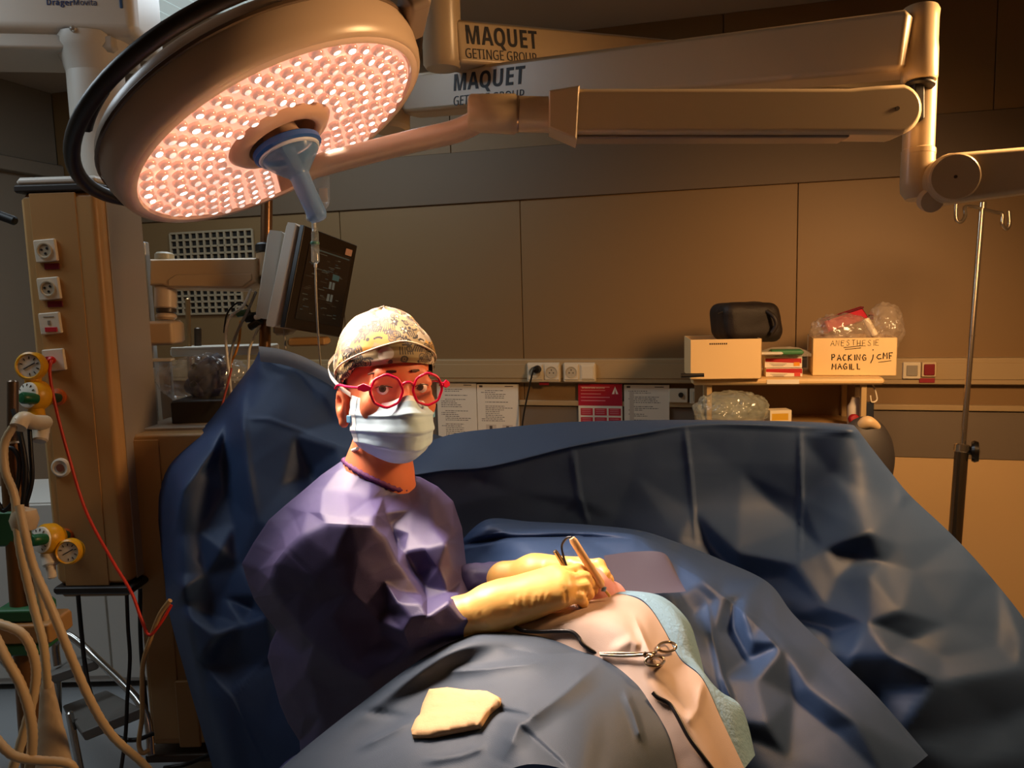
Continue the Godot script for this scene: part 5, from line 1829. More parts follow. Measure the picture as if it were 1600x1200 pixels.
func drapes() -> void:
	var blue := mat("#30456a", 0.48, 0.0, "weave", 30.0, 0.03)
	blue.metallic_specular = 0.35
	var blue2 := mat("#434f60", 0.52, 0.0, "weave", 30.0, 0.03)
	blue2.metallic_specular = 0.35
	# tall drape behind the surgeon on the left
	var A := [
		[404, 556, 2.34, 408, 546, 2.26, 440, 553, 2.24, 480, 567, 2.22, 525, 592, 2.18, 580, 628, 2.12, 650, 668, 2.14, 720, 690, 2.22],
		[362, 612, 2.34, 396, 596, 2.22, 440, 600, 2.18, 490, 612, 2.16, 540, 640, 2.12, 600, 676, 2.06, 660, 706, 2.08, 720, 725, 2.17],
		[318, 668, 2.32, 352, 660, 2.18, 410, 656, 2.12, 470, 662, 2.1, 530, 690, 2.06, 600, 722, 2.0, 660, 745, 2.03, 720, 765, 2.12],
		[262, 722, 2.30, 302, 720, 2.12, 375, 718, 2.10, 450, 722, 2.06, 520, 740, 2.0, 600, 768, 1.95, 660, 785, 1.98, 720, 805, 2.08],
		[246, 775, 2.28, 284, 782, 2.08, 350, 786, 2.06, 430, 790, 2.02, 510, 800, 1.96, 590, 820, 1.9, 660, 840, 1.94, 720, 855, 2.06],
		[251, 850, 2.26, 280, 852, 2.05, 340, 856, 2.03, 420, 862, 1.98, 500, 870, 1.92, 590, 885, 1.87, 660, 900, 1.92, 720, 910, 2.04],
		[257, 902, 2.24, 282, 912, 2.02, 335, 916, 2.0, 410, 920, 1.95, 500, 930, 1.9, 590, 945, 1.86, 660, 955, 1.91, 720, 965, 2.02],
		[264, 958, 2.22, 292, 965, 2.0, 340, 975, 1.98, 410, 978, 1.93, 500, 990, 1.88, 590, 1000, 1.84, 660, 1010, 1.88, 720, 1020, 2.00],
		[296, 1075, 2.18, 322, 1080, 1.97, 370, 1085, 1.93, 430, 1090, 1.89, 510, 1095, 1.84, 590, 1105, 1.8, 660, 1110, 1.86, 720, 1115, 1.98],
		[350, 1260, 2.12, 375, 1262, 1.92, 410, 1264, 1.88, 460, 1266, 1.84, 530, 1268, 1.8, 600, 1270, 1.78, 660, 1270, 1.84, 720, 1272, 1.96],
	]
	var SA := [
		[0.012, 12, 20, 388, 570, 380, 620, 378, 655, 386, 730, 400, 812],
		[0.008, 10, 20, 366, 617, 335, 703, 285, 768, 262, 860, 255, 897],
		[0.005, 6, 8, 378, 653, 421, 655, 482, 677, 545, 700],
		[0.005, 5, 5, 273, 996, 361, 1090, 416, 1200],
		[0.005, 5, 8, 361, 1090, 400, 1045, 440, 1010],
	]
	var FA := Facets.new([
		397, 540, 0.0, 420, 540, 0.0, 480, 560, 0.0, 530, 590, 0.0, 600, 630, 0.0, 700, 680, 0.0, 362, 600, 0.0, 318, 660, 0.0, 262, 715, 0.0, 244, 775, 0.0, 248, 850, 0.0, 255, 900, 0.01, 262, 960, 0.0, 290, 1075, 0.0, 340, 1260, 0.0, 720, 1260, 0.0, 720, 1000, 0.0, 720, 850, 0.0, 720, 760, 0.0,
		388, 568, 0.02, 378, 653, 0.045, 386, 730, 0.05, 400, 815, 0.035, 352, 660, -0.03, 345, 720, -0.04, 352, 770, -0.035, 366, 820, -0.01, 334, 703, 0.02, 284, 768, 0.05, 310, 740, 0.03,
		268, 840, 0.03, 256, 897, 0.03, 284, 920, 0.045, 322, 898, 0.0, 344, 859, 0.035, 310, 830, -0.005, 370, 880, -0.01, 400, 930, 0.02, 350, 932, -0.02, 292, 945, -0.01, 290, 963, 0.025, 339, 991, 0.055, 394, 950, -0.035, 416, 963, 0.035, 380, 978, 0.03, 330, 960, -0.015,
		432, 597, 0.035, 460, 680, 0.03, 482, 738, -0.05, 531, 700, 0.03, 493, 633, 0.0, 520, 660, -0.02, 440, 760, 0.02, 449, 837, 0.03, 500, 800, 0.0, 470, 900, 0.0, 361, 1090, 0.02, 295, 1050, 0.0, 430, 1040, -0.01, 420, 1150, 0.01, 330, 1040, -0.01, 540, 780, 0.02, 600, 720, 0.01, 640, 700, 0.03, 600, 690, -0.02,
	], 2)
	var a := drape("blue_drape", "tall blue surgical drape behind the surgeon, hanging with a pale taped top edge", A, SA, 170, 210, blue, 0.003, 6.0, "", FA)
	var strip := G.new()
	var rows := []
	for i in 5:
		var row := PackedVector3Array()
		for q in smooth([Vector3(404, 541, 2.23), Vector3(440, 546, 2.21), Vector3(480, 560, 2.19), Vector3(526, 586, 2.15), Vector3(580, 622, 2.1)], 8):
			var f := i / 4.0
			row.append(P(q.x + 3.0 * f, q.y + 24.0 * f, q.z - 0.012 - 0.008 * sin(f * PI)))
		rows.append(row)
	strip.sheet(rows, false, cam.transform.origin)
	part("taped_edge", strip, mat("#8f969f", 0.5, 0.0, "weave", 30.0, 0.03), a, "pale grey taped edge")

	# screen drape across the back, falling to the right
	var B := [
		[620, 712, 2.06, 700, 680, 2.04, 790, 668, 2.02, 880, 660, 2.0, 980, 657, 1.98, 1070, 656, 1.95, 1170, 657, 1.92, 1260, 659, 1.90, 1326, 663, 1.88, 1336, 667, 1.9],
		[620, 742, 1.9, 695, 729, 1.88, 770, 722, 1.87, 895, 692, 1.87, 1000, 674, 1.87, 1085, 661, 1.87, 1170, 661, 1.85, 1260, 664, 1.83, 1330, 669, 1.8, 1350, 684, 1.88],
		[620, 756, 1.895, 695, 742, 1.875, 770, 735, 1.865, 895, 706, 1.865, 1000, 688, 1.865, 1085, 675, 1.86, 1170, 675, 1.845, 1260, 680, 1.82, 1335, 688, 1.79, 1362, 700, 1.87],
		[620, 800, 1.90, 715, 782, 1.88, 800, 772, 1.87, 900, 748, 1.87, 1000, 734, 1.86, 1078, 722, 1.86, 1165, 718, 1.84, 1252, 722, 1.81, 1345, 728, 1.76, 1392, 738, 1.86],
		[620, 845, 1.9, 720, 828, 1.89, 800, 818, 1.88, 905, 800, 1.87, 1000, 796, 1.86, 1082, 790, 1.85, 1168, 786, 1.83, 1252, 790, 1.79, 1350, 782, 1.72, 1424, 776, 1.84],
		[620, 900, 1.9, 720, 880, 1.89, 810, 866, 1.88, 910, 855, 1.87, 1000, 852, 1.84, 1085, 848, 1.8, 1175, 848, 1.76, 1265, 846, 1.71, 1370, 840, 1.66, 1490, 838, 1.8],
		[620, 960, 1.88, 720, 940, 1.87, 810, 925, 1.86, 910, 915, 1.84, 1000, 910, 1.8, 1090, 904, 1.74, 1180, 904, 1.69, 1280, 900, 1.63, 1400, 898, 1.6, 1552, 906, 1.75],
		[620, 1040, 1.84, 720, 1020, 1.83, 810, 1005, 1.82, 910, 995, 1.8, 1000, 985, 1.75, 1095, 978, 1.68, 1190, 970, 1.6, 1300, 962, 1.55, 1430, 962, 1.53, 1612, 985, 1.68],
		[620, 1130, 1.8, 720, 1110, 1.79, 810, 1100, 1.78, 910, 1090, 1.75, 1000, 1082, 1.7, 1095, 1072, 1.62, 1200, 1060, 1.53, 1320, 1048, 1.48, 1460, 1050, 1.46, 1660, 1080, 1.6],
		[620, 1280, 1.76, 720, 1280, 1.75, 810, 1280, 1.74, 910, 1280, 1.7, 1000, 1280, 1.65, 1095, 1280, 1.58, 1200, 1280, 1.5, 1330, 1280, 1.44, 1480, 1280, 1.42, 1690, 1280, 1.55],
	]
	var SB := [
		[0.0044, 5, 7, 893, 692, 905, 775, 920, 820],
		[0.00495, 5, 8, 1070, 664, 1080, 750, 1088, 852],
		[0.0044, 5, 7, 1250, 664, 1252, 770, 1250, 880],
		[-0.0033, 14, 16, 735, 745, 760, 752],
	]
	var FB := Facets.new([
		620, 640, 0.0, 800, 640, 0.0, 1000, 640, 0.0, 1200, 640, 0.0, 1345, 655, 0.0, 620, 900, 0.0, 620, 1280, 0.0, 900, 1280, 0.0, 1200, 1290, 0.0, 1500, 1290, 0.0, 1720, 1290, 0.0, 1670, 1080, 0.0, 1640, 1000, 0.0, 1560, 905, 0.0072,
		1500, 838, 0.0072, 1430, 776, 0.0072, 1395, 735, 0.0072, 1365, 700, 0.0072, 760, 690, 0.0036, 830, 715, -0.0018, 850, 680, 0.0, 893, 700, 0.0036, 905, 780, 0.0042, 990, 740, -0.0036, 1070, 670, 0.0042, 1085, 800, 0.0101, 1160, 740, -0.0036, 1252, 680, 0.0048,
		1251, 780, 0.006, 800, 770, -0.0036, 740, 750, -0.006, 700, 790, 0.003, 960, 810, -0.0036, 1331, 672, 0.0216, 1300, 740, -0.0036, 1412, 773, 0.0324, 1249, 824, -0.0108, 1110, 852, -0.0144, 1249, 862, 0.018, 1240, 880, 0.036, 1150, 862, 0.0324, 1060, 842, 0.0216,
		1156, 907, -0.0252, 1226, 901, 0.0, 1287, 859, 0.0252, 1361, 831, 0.0432, 1336, 869, -0.0144, 1338, 883, -0.0108, 1359, 899, 0.0324, 1310, 905, 0.0072, 1287, 948, 0.0144, 1354, 972, 0.036, 1408, 955, 0.036, 1235, 967, -0.0252, 1300, 985, -0.0216, 1404, 850, 0.0216,
		1518, 890, 0.0252, 1430, 894, 0.0, 1400, 800, 0.0144, 1380, 880, -0.0072, 1595, 995, 0.0288, 1480, 975, -0.0216, 1560, 1010, -0.0252, 1420, 1000, -0.0288, 1593, 1042, 0.0252, 1492, 1062, 0.0324, 1469, 1065, 0.036, 1394, 1028, 0.0432, 1261, 1037, 0.0324, 1224, 1000, 0.0288,
		1301, 1023, 0.0072, 1330, 1026, 0.036, 1375, 1084, -0.0144, 1361, 1119, -0.036, 1470, 1030, -0.0144, 1310, 1084, 0.0, 1198, 1023, 0.036, 1280, 1075, 0.0288, 1350, 1125, 0.0288, 1399, 1149, 0.0288, 1343, 1172, -0.0072, 1460, 1150, 0.0144, 1560, 1130, -0.0144, 1500, 1200, 0.0216,
		1600, 1180, 0.0144, 1250, 1120, -0.0144, 1280, 1200, 0.0144,
	], 3)
	drape("blue_drape", "wide blue surgical drape hung as a screen and falling to the right edge", B, SB, 240, 190, blue, 0.003, 5.0, "", FB)

	# drape over the patient's body
	var C := [
		[716, 850, 1.78, 760, 812, 1.74, 830, 815, 1.74, 920, 820, 1.73, 1000, 829, 1.71, 1060, 848, 1.68, 1130, 876, 1.64, 1200, 910, 1.58, 1240, 960, 1.5, 1300, 1020, 1.42, 1372, 1090, 1.35, 1450, 1180, 1.31],
		[716, 862, 1.74, 760, 828, 1.68, 830, 826, 1.68, 920, 829, 1.67, 1000, 838, 1.65, 1055, 862, 1.6, 1118, 896, 1.54, 1184, 940, 1.48, 1226, 990, 1.42, 1288, 1046, 1.36, 1352, 1110, 1.3, 1425, 1200, 1.26],
		[716, 876, 1.72, 760, 848, 1.66, 812, 836, 1.62, 900, 834, 1.6, 988, 838, 1.56, 1034, 868, 1.5, 1092, 905, 1.45, 1150, 950, 1.4, 1200, 1000, 1.35, 1262, 1062, 1.3, 1325, 1130, 1.25, 1390, 1220, 1.22],
		[716, 910, 1.68, 760, 885, 1.62, 820, 872, 1.52, 910, 866, 1.48, 995, 874, 1.45, 1048, 908, 1.41, 1080, 950, 1.36, 1122, 995, 1.32, 1168, 1045, 1.28, 1228, 1105, 1.23, 1280, 1165, 1.19, 1335, 1240, 1.16],
		[716, 960, 1.62, 760, 940, 1.52, 830, 926, 1.42, 920, 920, 1.38, 1000, 924, 1.34, 1046, 940, 1.31, 1078, 990, 1.27, 1100, 1045, 1.23, 1140, 1100, 1.2, 1180, 1155, 1.16, 1215, 1210, 1.13, 1250, 1270, 1.1],
		[716, 1010, 1.58, 760, 1000, 1.48, 830, 990, 1.34, 920, 985, 1.31, 1000, 985, 1.29, 1040, 1010, 1.27, 1066, 1060, 1.23, 1090, 1110, 1.2, 1125, 1160, 1.17, 1160, 1205, 1.14, 1190, 1250, 1.12, 1220, 1290, 1.1],
	]
	var SC := [
		[-0.03, 9, 7, 690, 858, 740, 848, 790, 840, 900, 838, 985, 842],
		[0.012, 6, 14, 720, 838, 770, 818, 840, 816, 1000, 829, 1080, 858, 1160, 890],
		[0.012, 8, 18, 990, 837, 1030, 866, 1100, 906, 1140, 940, 1166, 960, 1205, 1000, 1222, 1020],
		[0.012, 8, 12, 1105, 940, 1112, 990, 1130, 1060, 1150, 1110],
	]
	var FC := Facets.new([
		640, 840, 0.0, 760, 800, 0.0, 900, 808, 0.0, 1060, 840, 0.0, 1200, 900, 0.0, 1300, 1010, 0.0, 1460, 1190, 0.0, 1390, 1230, 0.0, 1220, 1300, 0.0, 1100, 1120, 0.0, 1040, 1010, 0.0, 900, 1000, 0.0, 640, 1010, 0.0, 720, 836, 0.016,
		770, 820, 0.024, 900, 822, 0.02, 1000, 830, 0.024, 780, 842, -0.0048, 900, 838, -0.0032, 810, 842, 0.016, 985, 838, 0.028, 900, 845, 0.024, 760, 866, -0.012, 850, 880, 0.008, 960, 868, -0.016, 1000, 862, 0.012, 1030, 866, 0.024, 1100, 906, 0.036,
		1060, 860, -0.008, 1130, 905, -0.012, 1168, 925, 0.024, 1160, 958, 0.04, 1224, 1008, 0.04, 1114, 990, 0.02, 1170, 1032, -0.024, 1128, 934, 0.016, 1147, 944, -0.012, 1189, 972, 0.024, 1145, 985, -0.024, 1175, 1000, 0.024, 1130, 1060, 0.016, 1060, 930, 0.008,
		1085, 960, -0.016, 1180, 1060, 0.024, 1240, 1090, -0.016, 1262, 1072, 0.024, 1340, 1130, 0.024, 1300, 1140, -0.016, 1200, 1130, 0.024, 1230, 1180, -0.008,
	], 3)
	drape("blue_drape", "blue surgical drape over the patient, its folds ending beside the tan drape", C, SC, 220, 120, blue, 0.003, 7.0, "", FC)

	# tan drape round the operated place, with a light blue border
	var E := [
		[720, 978, 1.16, 800, 955, 1.18, 860, 942, 1.19, 910, 934, 1.2, 955, 928, 1.2, 990, 933, 1.18, 1015, 950, 1.15, 1038, 985, 1.11, 1063, 1030, 1.07, 1098, 1062, 1.04, 1130, 1130, 1.0, 1170, 1215, 0.96],
		[725, 985, 1.12, 800, 966, 1.14, 855, 954, 1.14, 905, 948, 1.14, 948, 946, 1.14, 980, 955, 1.12, 1006, 975, 1.09, 1026, 1010, 1.06, 1052, 1055, 1.03, 1085, 1095, 1.0, 1115, 1155, 0.97, 1145, 1230, 0.94],
		[735, 995, 1.1, 800, 980, 1.1, 850, 972, 1.1, 900, 968, 1.09, 940, 972, 1.08, 972, 985, 1.06, 996, 1008, 1.04, 1016, 1042, 1.01, 1040, 1085, 0.985, 1070, 1125, 0.96, 1098, 1180, 0.935, 1120, 1240, 0.91],
		[745, 1018, 1.08, 800, 1008, 1.08, 850, 1006, 1.08, 900, 1018, 1.06, 935, 1040, 1.04, 962, 1062, 1.02, 985, 1090, 0.99, 1005, 1120, 0.97, 1022, 1150, 0.95, 1040, 1180, 0.935, 1050, 1215, 0.92, 1060, 1265, 0.9],
	]
	var SE := [
		[0.007, 12, 22, 955, 1018, 985, 1000, 1002, 1010],
		[-0.006, 18, 14, 1005, 1050, 1040, 1075, 1085, 1125],
		[0.008, 10, 16, 1098, 1064, 1090, 1110, 1075, 1130],
		[0.01, 8, 12, 990, 960, 1020, 1030, 1045, 1050],
	]
	var tan_ := mat("#b59e92", 0.6, 0.0, "weave", 30.0, 0.03)
	var ed := drape("tan_drape", "tan sterile drape with a light blue border down its right side", E, SE, 130, 60, tan_, 0.004, 9.0, "tan")
	var bor := G.new()
	cloth(bor, [
		[946, 927, 1.205, 990, 931, 1.185, 1015, 948, 1.155, 1038, 983, 1.115, 1063, 1028, 1.075, 1098, 1060, 1.045, 1130, 1130, 1.002, 1160, 1205, 0.97],
		[960, 924, 1.22, 1012, 930, 1.19, 1048, 950, 1.16, 1070, 985, 1.12, 1082, 1025, 1.09, 1104, 1056, 1.06, 1142, 1112, 1.02, 1172, 1190, 0.99],
		[970, 922, 1.26, 1032, 931, 1.22, 1074, 968, 1.18, 1090, 1010, 1.15, 1102, 1056, 1.1, 1112, 1075, 1.09, 1158, 1104, 1.05, 1180, 1180, 1.03],
	], [], 60, 16, 0.003, 12.0)
	part("blue_border", bor, mat("#7397b0", 0.65, 0.0, "cells", 14.0, 0.15), ed, "light blue absorbent border")

	var flap := G.new()
	cloth(flap, [
		[944, 868, 1.345, 990, 862, 1.35, 1034, 863, 1.34, 1050, 880, 1.33],
		[944, 895, 1.315, 990, 893, 1.315, 1045, 896, 1.305, 1060, 902, 1.30],
		[944, 930, 1.275, 990, 928, 1.275, 1050, 926, 1.265, 1072, 924, 1.26],
	], [], 24, 16, 0.003, 9.0)
	part("grey_flap", flap, mat("#3b3448", 0.6, 0.0, "weave", 30.0, 0.03), ed, "dark grey-purple flap")

	# nearest drape
	var D := [
		[380, 1250, 1.05, 480, 1165, 1.08, 560, 1102, 1.09, 640, 1042, 1.09, 700, 1006, 1.09, 755, 988, 1.10, 830, 985, 1.11, 900, 1000, 1.1, 955, 1026, 1.06, 1000, 1060, 1.02, 1035, 1105, 0.985, 1062, 1155, 0.955, 1090, 1240, 0.93],
		[395, 1255, 1.02, 490, 1174, 1.04, 570, 1112, 1.05, 650, 1052, 1.05, 706, 1018, 1.05, 760, 1002, 1.06, 830, 999, 1.07, 894, 1014, 1.06, 946, 1038, 1.03, 988, 1070, 0.995, 1022, 1115, 0.965, 1048, 1165, 0.94, 1072, 1245, 0.91],
		[430, 1265, 0.98, 510, 1195, 1.0, 590, 1135, 1.02, 668, 1080, 1.04, 720, 1050, 1.04, 768, 1036, 1.03, 830, 1032, 1.01, 884, 1046, 0.99, 926, 1068, 0.965, 962, 1100, 0.94, 990, 1140, 0.92, 1010, 1185, 0.9, 1030, 1250, 0.88],
		[500, 1280, 0.9, 580, 1225, 0.92, 650, 1175, 0.93, 720, 1135, 0.94, 770, 1115, 0.935, 815, 1104, 0.92, 855, 1104, 0.91, 890, 1114, 0.895, 920, 1134, 0.88, 945, 1162, 0.87, 962, 1192, 0.855, 978, 1222, 0.845, 992, 1265, 0.83],
		[600, 1330, 0.82, 660, 1290, 0.83, 710, 1255, 0.835, 755, 1225, 0.84, 790, 1205, 0.835, 820, 1195, 0.825, 850, 1195, 0.815, 880, 1202, 0.805, 905, 1215, 0.795, 925, 1235, 0.79, 940, 1255, 0.78, 952, 1280, 0.77, 965, 1310, 0.76],
	]
	var SD := [
		[0.014, 30, 34, 940, 1034, 880, 1085, 812, 1132, 785, 1190],
		[-0.005, 12, 14, 553, 1106, 603, 1117, 655, 1126],
		[-0.005, 8, 26, 807, 1131, 850, 1168, 890, 1205],
		[0.008, 10, 14, 975, 1078, 992, 1120, 1004, 1160],
		[-0.005, 14, 16, 780, 1010, 840, 1022, 920, 1020],
		[0.008, 12, 18, 700, 1050, 760, 1045, 850, 1035],
		[-0.006, 8, 16, 778, 1110, 830, 1120],
		[0.008, 12, 14, 560, 1170, 620, 1140, 650, 1120],
		[0.006, 12, 14, 660, 1190, 720, 1180, 760, 1165],
	]
	drape("blue_drape", "nearest blue surgical drape, a smooth mound carrying the cream gauze pad", D, SD, 190, 110, blue2, 0.003, 7.0, "near")


# ---------------------------------------------------------------- on the drapes
func field_things() -> void:
	var steel := mat("#a8957e", 0.22, 0.9)
	var black := mat("#121014", 0.35)
	# gauze pad
	var edge := [672, 1083, 700, 1080, 730, 1084, 762, 1086, 784, 1098, 782, 1105, 766, 1118, 752, 1140, 715, 1147, 680, 1154, 646, 1155, 644, 1146, 650, 1131, 657, 1122, 662, 1105]
	var c := on("near", 712, 1117, 0.012)
	var g := G.new()
	var poly := PackedVector2Array()
	for i in range(0, edge.size(), 2):
		for f in 4:
			var n2 := (i + 2) % edge.size()
			poly.append(Vector2(edge[i], edge[i + 1]).lerp(Vector2(edge[n2], edge[n2 + 1]), f / 4.0) + Vector2(crumple.get_noise_2d(i * 3.1 + f, 1.0), crumple.get_noise_2d(i * 3.1 + f, 9.0)) * 1.2)
	var flat := poly.duplicate()
	for y in range(1086, 1152, 6):
		for x in range(650, 782, 6):
			var q := Vector2(x + (3 if y % 12 else 0), y)
			var far := 1e9
			for i in poly.size():
				far = minf(far, q.distance_to(poly[i]))
			if Geometry2D.is_point_in_polygon(q, poly) and far > 4.0:
				flat.append(q)
	var rise := (cam.transform.basis.z * 0.5 + Vector3.UP * 0.8).normalized()
	for i in flat.size():
		var q := flat[i]
		var crease := 0.0022 * maxf(0.0, 1.0 - absf(q.y - 1119.0 + (q.x - 660.0) * 0.11) / 5.0)
		g.add(on("near", q.x, q.y) + rise * ((0.0085 if i < poly.size() else 0.0115) - crease), Vector3.ZERO)
	for q in poly:
		g.add(on("near", q.x, q.y) + rise * 0.0005, Vector3.ZERO)
	var tr := Geometry2D.triangulate_delaunay(flat)
	var e0 := cam.transform.origin
	var put := func(a: int, b: int, d: int, out: Vector3) -> void:
		if (g.v[b] - g.v[a]).cross(g.v[d] - g.v[a]).dot(out) < 0.0:
			g.ix.append_array(PackedInt32Array([a, b, d]))
		else:
			g.ix.append_array(PackedInt32Array([a, d, b]))
	for i in range(0, tr.size(), 3):
		if Geometry2D.is_point_in_polygon((flat[tr[i]] + flat[tr[i + 1]] + flat[tr[i + 2]]) / 3.0, poly):
			put.call(tr[i], tr[i + 1], tr[i + 2], rise)
	for i in poly.size():
		var k := (i + 1) % poly.size()
		var lo := flat.size()
		var out: Vector3 = (g.v[i] - c)
		put.call(i, k, lo + i, out)
		put.call(k, lo + k, lo + i, out)
	g.renormal()
	var t := thing("gauze_pad", "folded cream gauze pad lying on the nearest blue drape", "gauze", c)
	part("pad", g, mat("#dcb283", 0.75, 0.0, "cells", 25.0, 0.03), t)
	# scissor clamp
	t = thing("scissor_clamp", "steel ring-handled clamp lying across the tan drape", "clamp", on("tan", 1000, 1022))
	var sp := func(px: float, py: float, l: float) -> Vector3: return on("tan", px, py, l)
	var ga := G.new()
	ga.tube(smooth([sp.call(938, 1021, 0.004), sp.call(975, 1021, 0.006), sp.call(1018, 1021, 0.009), sp.call(1026, 1016, 0.01), sp.call(1030, 1014, 0.01)], 6), 0.0022, 8)
	part("blade", ga, steel, t)
	var gb := G.new()
	gb.tube(smooth([sp.call(938, 1023, 0.004), sp.call(975, 1025, 0.006), sp.call(1014, 1023, 0.009), sp.call(1018, 1026, 0.01), sp.call(1014, 1030, 0.01)], 6), 0.0022, 8)
	part("blade", gb, steel, t)
	part("pivot", G.new().lathe(axis_frame(sp.call(1008, 1022, 0.009), cam.transform.basis.z), [Vector2(0.0035, 0), Vector2(0.0035, 0.004), Vector2(0, 0.005)], 12), steel, t)
	for q in [[1042, 1011, 14, 7.5], [1023, 1033, 14.5, 7.5]]:
		var loop := []
		for k in 20:
			var a := TAU * k / 20.0
			loop.append(sp.call(q[0] + cos(a) * q[2] + sin(a) * 2.0, q[1] + sin(a) * q[3] - cos(a) * 1.8, 0.012))
		part("finger_ring", G.new().tube(loop, 0.0021, 8, false, true), steel, t)
	# black cable in two visible runs
	var cable := []
	for q in [[760, 984], [752, 976], [754, 966], [768, 964], [790, 972], [815, 984], [840, 987], [870, 986], [892, 987], [904, 996], [912, 1008]]:
		cable.append(on("tan", q[0], q[1], 0.0045))
	for q in [[940, 1026], [965, 1038]]:
		cable.append(on("near", q[0], q[1], 0.001))
	var c2 := []
	for q in [[1020, 1082], [1028, 1090], [1046, 1100], [1058, 1118], [1075, 1150], [1095, 1178], [1115, 1205], [1125, 1220]]:
		c2.append(on("tan", q[0], q[1], 0.004))
	t = thing("black_cable", "black instrument cable curling over the tan drape towards the surgeon's wrist", "cable", cable[0])
	part("cord", G.new().tube(smooth(cable, 8), 0.0029, 10), black, t)
	t = thing("black_cable", "black cable running down the tan drape to the bottom edge, below the clamp", "cable", c2[0])
	part("cord", G.new().tube(smooth(c2, 8), 0.0029, 10), black, t)
	# pencil and forceps
	var a0 := P(893, 840, 1.165)
	var a1 := P(941, 917, 1.165)
	t = thing("surgical_pencil", "cream pencil-shaped surgical instrument held upright over the operated place", "instrument", a1)
	var L := a0.distance_to(a1)
	part("grip", G.new().lathe(axis_frame(a1, a0 - a1), [Vector2(0, 0), Vector2(0.0045, 0), Vector2(0.0062, 0.01), Vector2(0.0062, L - 0.006), Vector2(0.0045, L - 0.001), Vector2(0, L)], 18), mat("#e0b585", 0.4), t)
	part("blue_nose", rod(G.new(), a1, P(946, 924, 1.165), 0.0052, 14), mat("#6f8fb4", 0.35), t)
	part("tip", rod(G.new(), P(945, 922, 1.165), P(953, 932, 1.166), 0.0022, 10, 0.0005), mat("#d9b060", 0.35), t)
	part("wire", G.new().tube(smooth(pts([893, 839, 1.166, 885, 841, 1.17, 878, 852, 1.175, 880, 868, 1.175, 886, 886, 1.17]), 8), 0.0018, 8), mat("#1b1d26", 0.4), t)
	t = thing("forceps", "slim steel forceps sticking up between the gloved fingers", "forceps", P(884, 892, 1.17))
	part("arm", rod(G.new(), P(867, 862, 1.165), P(884, 892, 1.17), 0.0024, 10, 0.001), steel, t)
	part("arm", rod(G.new(), P(869, 861, 1.172), P(890, 892, 1.18), 0.0022, 10, 0.001), steel, t)
	part("joint", rod(G.new(), P(866.5, 860, 1.168), P(869, 865, 1.168), 0.0035, 10, 0.001), steel, t)
	# the operated place
	var fg := G.new()
	var fc := P(925, 915, 1.205)
	var fi := cam.transform.basis.inverse()
	nets(fg, func(p: Vector3) -> float:
		var l := fi * (p - fc)
		var r := ell(l, Vector3(0.028, 0.026, 0.022))
		r = smin(r, ell(l - Vector3(-0.004, 0.012, 0.004), Vector3(0.016, 0.018, 0.014)), 0.01)
		r = smin(r, sc(l, Vector3(0, -0.01, 0), Vector3(0.03, -0.03, -0.03), 0.024, 0.03), 0.02)
		return r + 0.001 * crumple.get_noise_3dv(p * 60.0), fc - Vector3.ONE * 0.09, fc + Vector3.ONE * 0.09, 0.0035)
	t = thing("person", "patient under the drapes, a patch of pink skin bare between gloved hands", "person", fc)
	part("body", fg, mat("#e8a3a0", 0.45), t)
	var ink := G.new()
	ink.tube(pts([922, 922, 1.18, 928, 924, 1.178, 934, 924, 1.178]), 0.0015, 6)
	part("incision_mark", ink, mat("#7d2a4a", 0.5), t)




# ---------------------------------------------------------------- the surgeon
func px_of(p: Vector3) -> Vector3:
	var q := cam.transform.affine_inverse() * p
	return Vector3(800.0 - q.x / q.z * F, 600.0 + q.y / q.z * F, -q.z)


func sculpt(g: G, st: Array, amp: float, freq: float) -> void:
	var ss := strokes(st)
	var eye := cam.transform.origin
	var m := PackedVector3Array()
	m.resize(g.v.size())
	for i in g.v.size():
		var p := g.v[i]
		var f := g.n[i].dot((eye - p).normalized())
		var o := amp * crumple.get_noise_3dv(p * freq)
		var w := clampf((f + 0.15) * 2.0, 0.0, 1.0)
		if w > 0.0:
			var q := px_of(p)
			for s in ss:
				o += w * stroke_at(s, q.x, q.y)
		m[i] = p + g.n[i] * o
	g.v = m
	g.renormal()


